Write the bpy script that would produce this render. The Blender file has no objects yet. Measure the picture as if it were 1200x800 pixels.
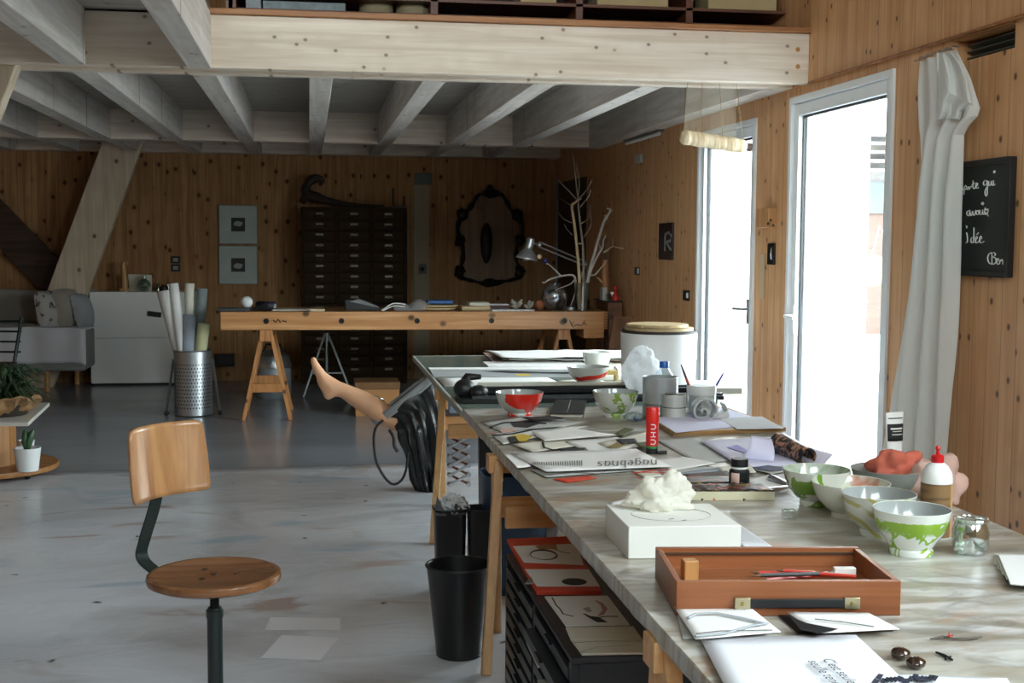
import bpy, bmesh, math, random
from mathutils import Vector, Matrix, noise
random.seed(7)
R = math.radians
SC = bpy.context.scene
COL = SC.collection
# ------------------------------------------------------------------ camera
F, H = 1500.0, 1.45
YAW, PIT, ROL = .1568, .0785, .0059
fw = Vector((math.sin(YAW)*math.cos(PIT), math.cos(YAW)*math.cos(PIT), -math.sin(PIT)))
rt = Vector((math.cos(YAW), -math.sin(YAW), 0)); up = rt.cross(fw)
rt, up = rt*math.cos(ROL)+up*math.sin(ROL), up*math.cos(ROL)-rt*math.sin(ROL)
EYE = Vector((0, 0, H))
cd = bpy.data.cameras.new('camera'); co = bpy.data.objects.new('camera', cd); COL.objects.link(co)
cd.sensor_width = 36; cd.lens = 36*F/1200; cd.clip_start = .05; cd.clip_end = 200
M4 = Matrix.Identity(4)
for i in range(3):
    M4[i][0], M4[i][1], M4[i][2], M4[i][3] = rt[i], up[i], -fw[i], EYE[i]
co.matrix_world = M4
SC.camera = co

def at(x, y, X=None, Y=None, Z=None):
    """point of the room seen in direction (x, y) of the photo, on the given real plane"""
    d = fw+rt*((x-600)/F)+up*((400-y)/F)
    t = X/d.x if X is not None else Y/d.y if Y is not None else (Z-H)/d.z
    return EYE+d*t
def dep(p): return (Vector(p)-EYE).dot(fw)
def m_(n, p): return n*dep(p)/F       # n photo pixels at p, in metres

# ------------------------------------------------------------------ mesh builder
def frame(d):
    d = d.normalized(); a = Vector((0, 0, 1)) if abs(d.z) < .9 else Vector((1, 0, 0))
    u = d.cross(a).normalized(); return u, u.cross(d).normalized()

class MB:
    def __init__(s): s.v = []; s.f = []; s.mi = []; s.k = 0
    def add(s, vs, fs):
        o = len(s.v); s.v += [Vector(v) for v in vs]
        for f in fs: s.f.append([o+i for i in f]); s.mi.append(s.k)
        return s
    def box(s, c, d, rot=None):
        x, y, z = d[0]/2, d[1]/2, d[2]/2
        vs = [Vector((a*x, b*y, e*z)) for e in (-1, 1) for b in (-1, 1) for a in (-1, 1)]
        if rot is not None: vs = [rot @ v for v in vs]
        c = Vector(c)
        return s.add([c+v for v in vs], [(0, 2, 3, 1), (4, 5, 7, 6), (0, 1, 5, 4), (2, 6, 7, 3), (0, 4, 6, 2), (1, 3, 7, 5)])
    def bb(s, x0, x1, y0, y1, z0, z1): return s.box(((x0+x1)/2, (y0+y1)/2, (z0+z1)/2), (x1-x0, y1-y0, z1-z0))
    def beam(s, a, b, w, h, side=Vector((0, 0, 1))):
        a, b = Vector(a), Vector(b); d = (b-a).normalized()
        u = d.cross(side).normalized(); n = u.cross(d).normalized()
        vs = [p+u*(i*w/2)+n*(j*h/2) for p in (a, b) for j in (-1, 1) for i in (-1, 1)]
        return s.add(vs, [(0, 2, 3, 1), (4, 5, 7, 6), (0, 1, 5, 4), (2, 6, 7, 3), (0, 4, 6, 2), (1, 3, 7, 5)])
    def tube(s, pts, r, n=10, closed=False, cap=True, flat=1.0):
        pts = [Vector(p) for p in pts]; N = len(pts)
        rr = r if isinstance(r, (list, tuple)) else [r]*N
        rings = []; pu = None
        for i, p in enumerate(pts):
            a = pts[(i-1) % N] if (closed or i) else p; b = pts[(i+1) % N] if (closed or i < N-1) else p
            d = (b-a).normalized() if (b-a).length > 1e-9 else Vector((0, 0, 1))
            if pu is None: u, w = frame(d)
            else:
                u = pu-d*pu.dot(d); u = u.normalized() if u.length > 1e-6 else frame(d)[0]; w = u.cross(d).normalized()
            pu = u
            rings.append([p+(u*math.cos(2*math.pi*k/n)+w*math.sin(2*math.pi*k/n)*flat)*rr[i] for k in range(n)])
        vs = [v for g in rings for v in g]; fs = []
        for i in range(N if closed else N-1):
            j = (i+1) % N
            for k in range(n):
                q = (k+1) % n; fs.append((i*n+k, i*n+q, j*n+q, j*n+k))
        if cap and not closed: fs += [tuple(range(n))[::-1], tuple((N-1)*n+k for k in range(n))]
        return s.add(vs, fs)
    def lathe(s, prof, c=(0, 0, 0), n=32, rot=None, wob=None, sx=1, sy=1, cap=True):
        c = Vector(c); vs = []; fs = []
        for (r, z) in prof:
            for k in range(n):
                a = 2*math.pi*k/n; w = wob(a, z) if wob else 1
                v = Vector((r*w*sx*math.cos(a), r*w*sy*math.sin(a), z))
                vs.append(c+(rot @ v if rot is not None else v))
        m = len(prof)
        for i in range(m-1):
            for k in range(n):
                q = (k+1) % n; fs.append((i*n+k, i*n+q, (i+1)*n+q, (i+1)*n+k))
        if cap and prof[0][0] > 1e-5: fs.append(tuple(range(n))[::-1])
        if cap and prof[-1][0] > 1e-5: fs.append(tuple((m-1)*n+k for k in range(n)))
        return s.add(vs, fs)
    def cyl(s, a, b, r, n=20, r2=None): return s.tube([a, b], [r, r if r2 is None else r2], n)
    def prism(s, poly, off):
        n = len(poly); poly = [Vector(p) for p in poly]; off = Vector(off)
        return s.add(poly+[p+off for p in poly], [tuple(range(n))[::-1], tuple(range(n, 2*n))]+[(i, (i+1) % n, n+(i+1) % n, n+i) for i in range(n)])
    def grid(s, fn, nu, nv, wrap=False):
        vs = [fn(i/nu, j/nv) for i in range(nu+(0 if wrap else 1)) for j in range(nv+1)]; fs = []
        cu = nu if wrap else nu+1
        for i in range(nu):
            a = i; b = (i+1) % cu
            for j in range(nv): fs.append((a*(nv+1)+j, b*(nv+1)+j, b*(nv+1)+j+1, a*(nv+1)+j+1))
        return s.add(vs, fs)
    def ball(s, c, r, n=16, m=10, sz=1.0, rough=0, seed=0, fq=3):
        c = Vector(c); vs = []; fs = []
        for i in range(m+1):
            t = math.pi*i/m
            for k in range(n):
                a = 2*math.pi*k/n; d = Vector((math.sin(t)*math.cos(a), math.sin(t)*math.sin(a), math.cos(t)))
                w = 1+rough*noise.noise(d*fq+Vector((seed*7.1, seed*3.3, seed))) if rough else 1
                vs.append(c+Vector((d.x*r*w, d.y*r*w, d.z*r*w*sz)))
        for i in range(m):
            for k in range(n):
                q = (k+1) % n; fs.append((i*n+k, (i+1)*n+k, (i+1)*n+q, i*n+q))
        return s.add(vs, fs)
    def build(s, name, mat, parent=None, org=None, bev=0, solid=0, sub=0, ang=35, off=0, smooth=True):
        me = bpy.data.meshes.new(name)
        org = Vector(org) if org is not None else Vector((0, 0, 0))
        me.from_pydata([v-org for v in s.v], [], s.f); me.update()
        for mm in (mat if isinstance(mat, (list, tuple)) else [mat]): me.materials.append(mm)
        for p, k in zip(me.polygons, s.mi): p.material_index = k
        bm = bmesh.new(); bm.from_mesh(me)
        bmesh.ops.remove_doubles(bm, verts=bm.verts, dist=1e-6)
        bmesh.ops.recalc_face_normals(bm, faces=bm.faces); bm.to_mesh(me); bm.free()
        if smooth: me.shade_smooth(); me.set_sharp_from_angle(angle=R(ang))
        o = bpy.data.objects.new(name, me); COL.objects.link(o)
        if parent is not None:
            o.parent = parent
        o.location = org
        if bev:
            b = o.modifiers.new('bevel', 'BEVEL'); b.width = bev; b.segments = 2; b.limit_method = 'ANGLE'; b.angle_limit = R(40); b.harden_normals = False
        if solid:
            b = o.modifiers.new('solid', 'SOLIDIFY'); b.thickness = solid; b.offset = off
        if sub:
            b = o.modifiers.new('sub', 'SUBSURF'); b.levels = sub; b.render_levels = sub
        return o

def tag(o, label, cat, group=None, kind=None):
    o['label'] = label; o['category'] = cat
    if group: o['group'] = group
    if kind: o['kind'] = kind
    return o
def thing(name, label, cat, loc=(0, 0, 0), rz=0, group=None):
    o = bpy.data.objects.new(name, None); COL.objects.link(o); o.empty_display_size = .05
    o.location = loc; o.rotation_euler = (0, 0, rz)
    return tag(o, label, cat, group)
def struct(mb, name, mat, **k):
    o = mb.build(name, mat, **k); o['kind'] = 'structure'; return o
def solo(mb, name, mat, label, cat, group=None, org=None, **k):
    return tag(mb.build(name, mat, org=org, **k), label, cat, group)
def kids(o): return [c for c in bpy.data.objects if c.parent == o]
def dup(o, loc=None, rz=None, label=None):
    def cp(a, par):
        c = a.copy(); COL.objects.link(c)
        if par is not None: c.parent = par
        for k in kids(a): cp(k, c)
        return c
    c = cp(o, None)
    if loc is not None: c.location = loc
    if rz is not None: c.rotation_euler = (0, 0, rz)
    if label: c['label'] = label
    return c

# ------------------------------------------------------------------ materials
def lin(h):
    h = h.lstrip('#'); o = []
    for i in (0, 2, 4):
        c = int(h[i:i+2], 16)/255; o.append(c/12.92 if c <= .04045 else ((c+.055)/1.055)**2.4)
    return (*o, 1)
class NT:
    def __init__(s, name):
        s.m = bpy.data.materials.new(name); s.m.use_nodes = True; s.t = s.m.node_tree; s.t.nodes.clear()
        s.co = s.n('TexCoord').outputs['Object']
    def n(s, ty, ins=None, **pr):
        nd = s.t.nodes.new('ShaderNode'+ty)
        for k, v in pr.items(): setattr(nd, k, v)
        for k, v in (ins or {}).items():
            if isinstance(v, bpy.types.NodeSocket): s.t.links.new(v, nd.inputs[k])
            else: nd.inputs[k].default_value = v
        return nd
    def vm(s, op, a, b): return s.n('VectorMath', {0: a, 1: b}, operation=op).outputs[0]
    def ma(s, op, a, b=0.0, c=0.0, clamp=False): return s.n('Math', {0: a, 1: b, 2: c}, operation=op, use_clamp=clamp).outputs[0]
    def sc(s, v, off=(0, 0, 0), src=None): return s.vm('ADD', s.vm('MULTIPLY', src or s.co, v), off)
    def noise(s, vec, scale=1, detail=3, dist=0, rough=.5): return s.n('TexNoise', {'Vector': vec, 'Scale': scale, 'Detail': detail, 'Distortion': dist, 'Roughness': rough}).outputs[0]
    def mix(s, f, a, b, mode='MIX'): return s.n('MixRGB', {0: f, 1: a, 2: b}, blend_type=mode).outputs[0]
    def step(s, v, a, b): return s.n('MapRange', {0: v, 1: a, 2: b, 3: 0.0, 4: 1.0}).outputs[0]
    def xyz(s, v=None):
        o = s.n('SeparateXYZ', {0: v or s.co}).outputs; return o[0], o[1], o[2]
    def done(s, col, rough=.5, metal=0.0, bump=None, bs=.2, bd=.01, **ex):
        ins = {'Base Color': col, 'Roughness': rough, 'Metallic': metal}; ins.update(ex)
        if bump is not None: ins['Normal'] = s.n('Bump', {'Strength': bs, 'Distance': bd, 'Height': bump}).outputs[0]
        b = s.n('BsdfPrincipled', ins); o = s.n('OutputMaterial'); s.t.links.new(b.outputs[0], o.inputs[0]); return s.m
_mc = {}
def pm(name, c, rough=.5, metal=0.0, var=.08, vs=8, bump=0, **ex):
    if name in _mc: return _mc[name]
    t = NT(name); c = lin(c); nz = t.noise(t.co, vs, 3)
    dk = tuple(x*(1-var*2) for x in c[:3])+(1,); lt = tuple(min(1, x*(1+var)) for x in c[:3])+(1,)
    m = t.done(t.mix(nz, dk, lt), rough, metal, bump=t.noise(t.co, vs*6, 3) if bump else None, bs=bump, bd=.003, **ex)
    _mc[name] = m; return m
def wood(name, light, dark, grain='Z', across='X', plank=0, knots=0, gs=1.0, rough=.45, knotc='#3a2213', stag=0, seam=1, kr=1.0, spec=.5):
    if name in _mc: return _mc[name]
    t = NT(name); ax = {'X': 0, 'Y': 1, 'Z': 2}
    X = t.xyz(); g = X[ax[grain]]; a = X[ax[across]]; o = X[3-ax[grain]-ax[across]]
    if plank:
        q = t.ma('DIVIDE', a, plank); idx = t.ma('FLOOR', q)
        rnd = t.n('TexWhiteNoise', {'W': idx}, noise_dimensions='1D').outputs[0]
        fr = t.ma('ABSOLUTE', t.ma('SUBTRACT', t.ma('FRACT', q), .5))
        sm = t.step(fr, .5-.0035/plank, .5)
        goff = t.ma('MULTIPLY', rnd, 37.0)
    else: rnd = None; goff = 0.0
    v = t.n('CombineXYZ', {0: t.ma('ADD', t.ma('MULTIPLY', g, 1.3*gs), goff), 1: t.ma('MULTIPLY', a, 22*gs), 2: t.ma('MULTIPLY', o, 22*gs)}).outputs[0]
    n1 = t.noise(v, 1, 4, .6); v2 = t.vm('MULTIPLY', v, (1.5, 5, 5)); n2 = t.noise(v2, 1, 3, .3)
    f = t.ma('ADD', t.ma('MULTIPLY', n1, .75), t.ma('MULTIPLY', n2, .25)); f = t.step(f, .34, .66)
    c = t.mix(f, lin(dark), lin(light))
    if rnd is not None: c = t.mix(t.ma('MULTIPLY', rnd, .38), c, t.mix(.55, c, lin(dark)))
    if knots:
        kv = t.n('CombineXYZ', {0: t.ma('ADD', t.ma('MULTIPLY', g, 6.2*knots), goff), 1: t.ma('MULTIPLY', a, 7.5*knots), 2: t.ma('MULTIPLY', o, 7.5*knots)}).outputs[0]
        vo = t.n('TexVoronoi', {'Vector': kv, 'Scale': 1.0, 'Randomness': 1.0}, voronoi_dimensions='2D'); d = vo.outputs[0]
        pick = t.step(t.n('SeparateColor', {0: vo.outputs[1]}).outputs[0], .5, .55)
        kk = t.ma('MULTIPLY', t.ma('SUBTRACT', 1.0, t.step(d, .04*kr, .09*kr)), pick)
        halo = t.ma('MULTIPLY', t.ma('SUBTRACT', 1.0, t.step(d, .08, .4)), .35)
        c = t.mix(halo, c, lin(dark)); c = t.mix(t.ma('MULTIPLY', kk, .85), c, lin(knotc))
    if rnd is not None and seam: c = t.mix(t.ma('MULTIPLY', sm, .6), c, lin(knotc))
    m = t.done(c, rough, bump=f, bs=.08, bd=.002, **{'Specular IOR Level': spec}); _mc[name] = m; return m

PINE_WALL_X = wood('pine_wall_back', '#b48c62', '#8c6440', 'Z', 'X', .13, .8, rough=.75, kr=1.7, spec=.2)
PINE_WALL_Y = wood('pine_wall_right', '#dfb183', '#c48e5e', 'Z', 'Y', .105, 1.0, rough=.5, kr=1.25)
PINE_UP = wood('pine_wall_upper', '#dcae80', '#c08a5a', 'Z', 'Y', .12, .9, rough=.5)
WHITEWOOD_X = wood('whitewashed_spruce_x', '#e3d6c6', '#c6b39e', 'X', 'Z', 0, .8, rough=.6, knotc='#6e5a48')
WHITEWOOD_Y = wood('whitewashed_spruce_y', '#dfd9d2', '#bfb5aa', 'Y', 'X', 0, .8, rough=.6, knotc='#776a5c')
WHITEWOOD_Z = wood('whitewashed_spruce_z', '#d8ccbe', '#b8a796', 'Z', 'X', 0, .8, rough=.6, knotc='#6e5a48')
CEILW = wood('whitewashed_ceiling', '#c4beb6', '#a59e96', 'X', 'Y', .15, .7, rough=.7, knotc='#776a5c')
BEECH = wood('beech_plywood', '#bd8f60', '#946440', 'Z', 'X', 0, 0, gs=.9, rough=.28)
BEECH_H = wood('beech_seat', '#8e6140', '#664126', 'X', 'Y', 0, 0, gs=.9, rough=.26)
PINE_X = wood('pine_lumber_x', '#e2b27c', '#c48d55', 'X', 'Z', 0, .6, rough=.4)
PINE_Y = wood('pine_lumber_y', '#dcae7a', '#c08a54', 'Y', 'Z', 0, .6, rough=.45)
PINE_Z = wood('pine_lumber_z', '#e0b480', '#c59460', 'Z', 'X', 0, .6, rough=.45)
OAKX = wood('cedar_box_x', '#9c5f38', '#784325', 'X', 'Z', 0, 0, rough=.38)
OAKY = wood('cedar_box_y', '#9c5f38', '#784325', 'Y', 'Z', 0, 0, rough=.38)
DKWOOD = wood('dark_wood', '#4a3423', '#2b1c12', 'X', 'Z', 0, 0, rough=.5)
TRIMW = wood('loft_edge_wood', '#b07a4c', '#8a5630', 'X', 'Y', 0, 0, rough=.5)
WHITE = pm('white_paint', '#e9ebec', .35, var=.02)
PAPER = pm('white_paper', '#eceae6', .8, var=.02)
PAPER2 = pm('cream_paper', '#e2ddcd', .8, var=.03)
PAPER3 = pm('grey_paper', '#b9b9b4', .8, var=.05)
LILAC = pm('lilac_paper', '#dcdaf0', .7, var=.03)
BLACK = pm('black_plastic', '#17181a', .42, var=.05)
BLACKM = pm('black_metal', '#1b1d1e', .35, .3, var=.05)
INK = pm('black_ink', '#141416', .7)
GREYINK = pm('grey_ink', '#6e6e6c', .8)
RED = pm('red_paint', '#d8281c', .3)
CORAL = pm('coral_red_card', '#d6472c', .6)
YELLOW = pm('yellow_paint', '#d4b53a', .6)
OLIVE = pm('olive_paint', '#5e6238', .7)
BLUE = pm('blue_plastic', '#2c4f9e', .4)
STEEL = pm('brushed_steel', '#b8bcc0', .3, .9, var=.08)
ZINC = pm('galvanised_metal', '#9aa0a4', .35, .8, var=.15, vs=20)
CHROME = pm('chrome', '#d8dadc', .12, 1.0, var=.03)
WHITEPL = pm('white_plastic', '#ecece8', .4, var=.02)
CLOTHW = pm('white_cloth', '#dcdcd6', .9, var=.04)
def glass(name, tint='#f4faf8', fr=.12):
    t = NT(name); f = t.n('LayerWeight', {'Blend': .35}).outputs['Facing']
    tr = t.n('BsdfTransparent', {'Color': lin(tint)}); g = t.n('BsdfGlossy', {'Color': (1, 1, 1, 1), 'Roughness': .03})
    mx = t.n('MixShader', {0: t.ma('ADD', t.ma('MULTIPLY', t.ma('POWER', f, 3.0), .6), fr*.4), 1: tr.outputs[0], 2: g.outputs[0]})
    o = t.n('OutputMaterial'); t.t.links.new(mx.outputs[0], o.inputs[0]); return t.m
GLASS = glass('window_glass'); GLASSW = glass('clear_glassware', '#dfe9e6', .35)
def sheer(name, c, alpha):
    t = NT(name); d = t.n('BsdfDiffuse', {'Color': lin(c)}); l = t.n('BsdfTranslucent', {'Color': lin(c)}); tr = t.n('BsdfTransparent')
    m1 = t.n('MixShader', {0: .45, 1: d.outputs[0], 2: l.outputs[0]}); m2 = t.n('MixShader', {0: alpha, 1: tr.outputs[0], 2: m1.outputs[0]})
    o = t.n('OutputMaterial'); t.t.links.new(m2.outputs[0], o.inputs[0]); return t.m
SHEER = sheer('curtain_cotton', '#f6f6f2', .96); NET = sheer('fine_net', '#cfc4ae', .28); FILM = sheer('clear_film', '#f2f4f4', .42)
TISSUE = sheer('tissue', '#f4f1e6', .97)

# ------------------------------------------------------------------ paper helpers
def sheet(px, Z, name, mat, label, cat='paper', t=.0012, wav=.002, group=None, seed=0, curl=0, nu=8, nv=6):
    """a sheet whose four corners a,b,c,d (back-left, back-right, front-right, front-left) lie on the plane Z"""
    a, b, c, d = [at(*p, Z=Z) for p in px]; ce = (a+b+c+d)/4; ce.z = Z
    mb = MB()
    def fn(u, v):
        p = (a*(1-u)+b*u)*(1-v)+(d*(1-u)+c*u)*v
        e = wav*(1+noise.noise(Vector((p.x*7+seed, p.y*5, seed*1.7)))) + curl*(abs(u-.5)*2)**3
        return Vector((p.x, p.y, Z+t/2+e))
    mb.grid(fn, nu, nv)
    return solo(mb, name, mat, label, cat, group, org=ce, solid=t)
def slab(px, Z, t, name, mat, label, cat, group=None, bev=.0008, parent=None):
    ps = [at(*p, Z=Z) for p in px]; ce = sum(ps, Vector())/len(ps); ce.z = Z
    mb = MB().prism(ps, (0, 0, t))
    return solo(mb, name, mat, label, cat, group, org=ce, bev=bev)
def on(o, px, Z, name, mat, t=.0006):
    """flat mark on thing o"""
    g = Vector(o.location); ps = [at(*p, Z=Z)-g for p in px]
    return MB().prism(ps, (0, 0, t)).build(name, mat, parent=o, org=(0, 0, 0))
def line(o, px, Z, name, mat, r=.0015, n=5):
    g = Vector(o.location); return MB().tube([at(*p, Z=Z)-g for p in px], r, n, flat=.5).build(name, mat, parent=o)
# ------------------------------------------------------------------ the room
WX, BY, FY, LX, TOPZ = 2.6, 13.4, -4.0, -6.5, 5.2      # right wall, back wall, wall behind the camera, left wall, studio ceiling
BZ0, BZ1, BMY, BBY = 2.28, 2.537, 6.47, 11.2           # loft beam underside/top, its face, back beam
# floor
t = NT('painted_concrete'); v = t.co
n1 = t.noise(t.sc((.5, .9, 1)), 1.2, 5, .5); n2 = t.noise(v, 9, 5, .5); n3 = t.noise(t.sc((1.3, 3.2, 1), (3, 1, 0)), 1.6, 5, 1.8)
c = t.mix(t.step(n1, .3, .7), lin('#888c92'), lin('#a3a8af')); c = t.mix(t.ma('MULTIPLY', n2, .3), c, lin('#7f7f84'))
FLOORM = t.done(c, t.ma('ADD', .13, t.ma('MULTIPLY', n2, .12)), bump=n2, bs=.03, bd=.002)
t = NT('paint_spotted_film'); v = t.co
n1 = t.noise(t.sc((.7, .9, 1)), 1.1, 6, .6); n2 = t.noise(v, 14, 5, .5); n4 = t.noise(t.sc((1.0, .9, 1), (4, 7, 0)), 1.3, 5, 1.2)
c = t.mix(t.step(n1, .3, .7), lin('#c6c8cd'), lin('#eaedf4'))
c = t.mix(t.ma('MULTIPLY', t.step(n4, .58, .66), .35), c, lin('#a8a4a0'))
cr = t.noise(t.sc((1.1, 1.1, 1), (9, 2, 0)), 1.3, 2, 2.5); cl = t.ma('SUBTRACT', 1.0, t.step(t.ma('ABSOLUTE', t.ma('SUBTRACT', cr, .5)), .0, .012))
c = t.mix(t.ma('MULTIPLY', cl, .4), c, lin('#dcdcdc'))
rs = t.noise(t.sc((1, 2.2, 1), (5, 5, 0)), 1.15, 3, .8); c = t.mix(t.ma('MULTIPLY', t.step(rs, .62, .68), .55), c, lin('#9c6a48'))
bs = t.noise(t.sc((.8, 2.6, 1), (1, 8, 0)), .9, 3, .8); c = t.mix(t.ma('MULTIPLY', t.step(bs, .6, .67), .5), c, lin('#8fb4cc'))
vo = t.n('TexVoronoi', {'Vector': t.vm('ADD', v, t.vm('MULTIPLY', t.n('TexNoise', {'Vector': v, 'Scale': 20.0}).outputs['Color'], (.06, .06, 0))), 'Scale': 2.6}, voronoi_dimensions='2D'); pk = t.step(t.n('SeparateColor', {0: vo.outputs[1]}).outputs[0], .72, .73)
c = t.mix(t.ma('MULTIPLY', t.ma('MULTIPLY', t.ma('SUBTRACT', 1.0, t.step(vo.outputs[0], .012, .05)), pk), .85), c, lin('#40382f'))
wr = t.noise(t.sc((.9, 2.0, 1), (2, 2, 0)), 2.2, 4, 1.2)
FILMF = t.done(c, .27, bump=wr, bs=.5, bd=.02)
struct(MB().bb(LX, 8.0, FY, BY, -.1, 0), 'floor', FLOORM)
mb = MB(); f0 = lambda u, v: Vector((-5.5+u*7.6, -3.5+v*11.72+.03*noise.noise(Vector((u*9, v*3, 0))), .0012+.0006*noise.noise(Vector((u*30, v*40, 2)))))
mb.grid(f0, 60, 80)
solo(mb, 'floor_sheet', FILMF, 'large pale protective sheet with paint spots covering the floor around the work tables', 'floor sheet', solid=.001)
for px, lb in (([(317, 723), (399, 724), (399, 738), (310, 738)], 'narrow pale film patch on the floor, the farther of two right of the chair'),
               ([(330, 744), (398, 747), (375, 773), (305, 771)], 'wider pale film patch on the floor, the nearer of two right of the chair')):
    slab(px, .0035, .0006, 'film_patch', pm('pale_film', '#f2f3f8', .3, var=.02), lb, 'patch', group='pale film patches on the floor', bev=0)  # two lighter areas of the floor, added as thin pale slabs
# right wall, built around its openings
D1 = (5.474, 6.732, 2.23); D2 = (7.27, 8.40, 2.178); W3 = (-.6, 1.9, 3.8); SL = (4.49, 4.94, 2.178, 2.268)
def wallpieces(mb, x0, x1, y0, y1, z0, z1, holes):
    ys = sorted(set([y0, y1]+[h[i] for h in holes for i in (0, 1)]))
    for a, b in zip(ys, ys[1:]):
        hs = sorted([(h[2], h[3]) for h in holes if h[0] <= a and h[1] >= b]); z = z0
        for p, q in hs:
            if p > z: mb.bb(x0, x1, a, b, z, p)
            z = q
        if z < z1: mb.bb(x0, x1, a, b, z, z1)
mb = MB(); wallpieces(mb, WX, WX+.16, FY, BY, 0, BZ0, [(D1[0], D1[1], 0, D1[2]), (D2[0], D2[1], 0, D2[2]), (W3[0], W3[1], 1.5, BZ0), (SL[0], SL[1], SL[2], SL[3])])
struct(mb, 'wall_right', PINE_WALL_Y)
mb = MB(); wallpieces(mb, WX-.012, WX+.16, FY, BY, BZ0, TOPZ, [(W3[0], W3[1], BZ0, 3.8)])
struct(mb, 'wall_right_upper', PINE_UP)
mb = MB().bb(WX-.02, WX, 8.0, 9.0, 0.0, 0.0001)
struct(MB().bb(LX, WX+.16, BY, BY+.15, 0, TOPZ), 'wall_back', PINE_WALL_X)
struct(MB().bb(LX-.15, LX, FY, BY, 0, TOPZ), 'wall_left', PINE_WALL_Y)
mb = MB()
mb.bb(LX, -4.5, FY-.15, FY, 0, TOPZ); mb.bb(1.6, WX+.16, FY-.15, FY, 0, TOPZ); mb.bb(-4.5, 1.6, FY-.15, FY, 0, 3.4); mb.bb(-4.5, 1.6, FY-.15, FY, 4.9, TOPZ)
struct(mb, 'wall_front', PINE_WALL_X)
struct(MB().bb(LX, WX+.16, FY, BY, TOPZ, TOPZ+.15), 'ceiling', CEILW)
# window behind the camera and big side window, both out of frame
def window(n, ax, c0, c1, z0, z1, pos):
    mb = MB(); w = .06
    def q(a0, a1, b0, b1, dd=.03):
        if ax == 'X': mb.bb(a0, a1, pos-dd, pos+dd, b0, b1)
        else: mb.bb(pos-dd, pos+dd, a0, a1, b0, b1)
    q(c0, c1, z0, z0+w); q(c0, c1, z1-w, z1)
    k = max(1, round((c1-c0)/1.4))
    for i in range(k+1): x = c0+(c1-c0-w)*i/k; q(x, x+w, z0+w, z1-w)
    o = struct(mb, 'window_%d' % n, WHITE, bev=.003)
    mg = MB(); mbk = mb; mb2 = mb
    if ax == 'X': mg.bb(c0+w, c1-w, pos-.003, pos+.003, z0+w, z1-w)
    else: mg.bb(pos-.003, pos+.003, c0+w, c1-w, z0+w, z1-w)
    mg.build('pane', GLASS, parent=o)
window(1, 'X', -4.5, 1.6, 3.4, 4.9, FY-.08)
window(2, 'Y', W3[0], W3[1], 1.5, 3.8, WX+.1)
# ---- glazed doors in the right wall
def door(n, y0, y1, z1, hy, side):
    mb = MB(); x0, x1 = WX-.015, WX+.18
    mb.bb(x0, x1, y0, y0+.035, 0, z1); mb.bb(x0, x1, y1-.035, y1, 0, z1); mb.bb(x0, x1, y0+.035, y1-.035, z1-.035, z1); mb.bb(x0, x1, y0, y1, -.0, .03)
    o = struct(mb, 'door_%d' % n, WHITE, bev=.003)
    mb = MB(); a, b = y0+.038, y1-.038; x0, x1 = WX+.004, WX+.07; s_ = .062
    mb.bb(x0, x1, a, a+s_, .035, z1-.038); mb.bb(x0, x1, b-s_, b, .035, z1-.038); mb.bb(x0, x1, a+s_, b-s_, z1-.038-s_, z1-.038); mb.bb(x0, x1, a+s_, b-s_, .035, .16)
    l = mb.build('door_leaf', WHITE, parent=o, bev=.004)
    mb = MB(); g0, g1, gz0, gz1 = a+s_, b-s_, .16, z1-.038-s_; e = .012
    for (p, q, r, s) in ((g0, g0+e, gz0, gz1), (g1-e, g1, gz0, gz1), (g0+e, g1-e, gz0, gz0+e), (g0+e, g1-e, gz1-e, gz1)): mb.bb(WX+.028, WX+.05, p, q, r, s)
    mb.build('gasket', BLACK, parent=l)
    MB().bb(WX+.034, WX+.044, g0+e, g1-e, gz0+e, gz1-e).build('pane', GLASS, parent=l)
    mb = MB(); hz = 1.05; yy = hy
    mb.bb(WX-.006, WX+.004, yy-.018, yy+.018, hz-.09, hz+.06); mb.cyl((WX-.006, yy, hz), (WX-.055, yy, hz), .009); mb.tube([(WX-.05, yy, hz), (WX-.052, yy+side*.02, hz), (WX-.05, yy+side*.13, hz-.004)], .009)
    mb.build('door_handle', WHITE if n == 1 else STEEL, parent=l, bev=.001)
door(1, D1[0], D1[1], D1[2], D1[1]-.095, -1)
door(2, D2[0], D2[1], D2[2], D2[0]+.095, 1)
# dark doorway in the far right wall
mb = MB(); y0, y1, zt = 11.95, 13.36, 2.06
mb.bb(WX-.012, WX-.0, y0, y1-.05, 0, zt); l = struct(mb, 'door_3', DKWOOD)
MB().bb(WX-.03, WX-.0, y1-.05, y1, 0, zt+.03).build('door_frame', pm('grey_frame', '#8a8a84', .6), parent=l)
# recessed slot high in the right wall
mb = MB(); mb.bb(WX+.1, WX+.14, SL[0], SL[1], SL[2], SL[3])
for k in range(3): mb.beam((WX+.06, SL[0]+.01, SL[2]+.015+k*.026), (WX+.06, SL[1]-.01, SL[2]+.015+k*.026), .03, .006, side=Vector((.5, 0, 1)))
struct(mb, 'window_3', pm('slot_metal', '#5d645f', .5, .3))
mb = MB(); e = .006
mb.bb(WX-.014, WX-.002, SL[0]-.01, SL[1]+.012, SL[3]-.0, SL[3]+.008)
struct(mb, 'trim_1', pm('slot_trim', '#b07c46', .5))
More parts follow.
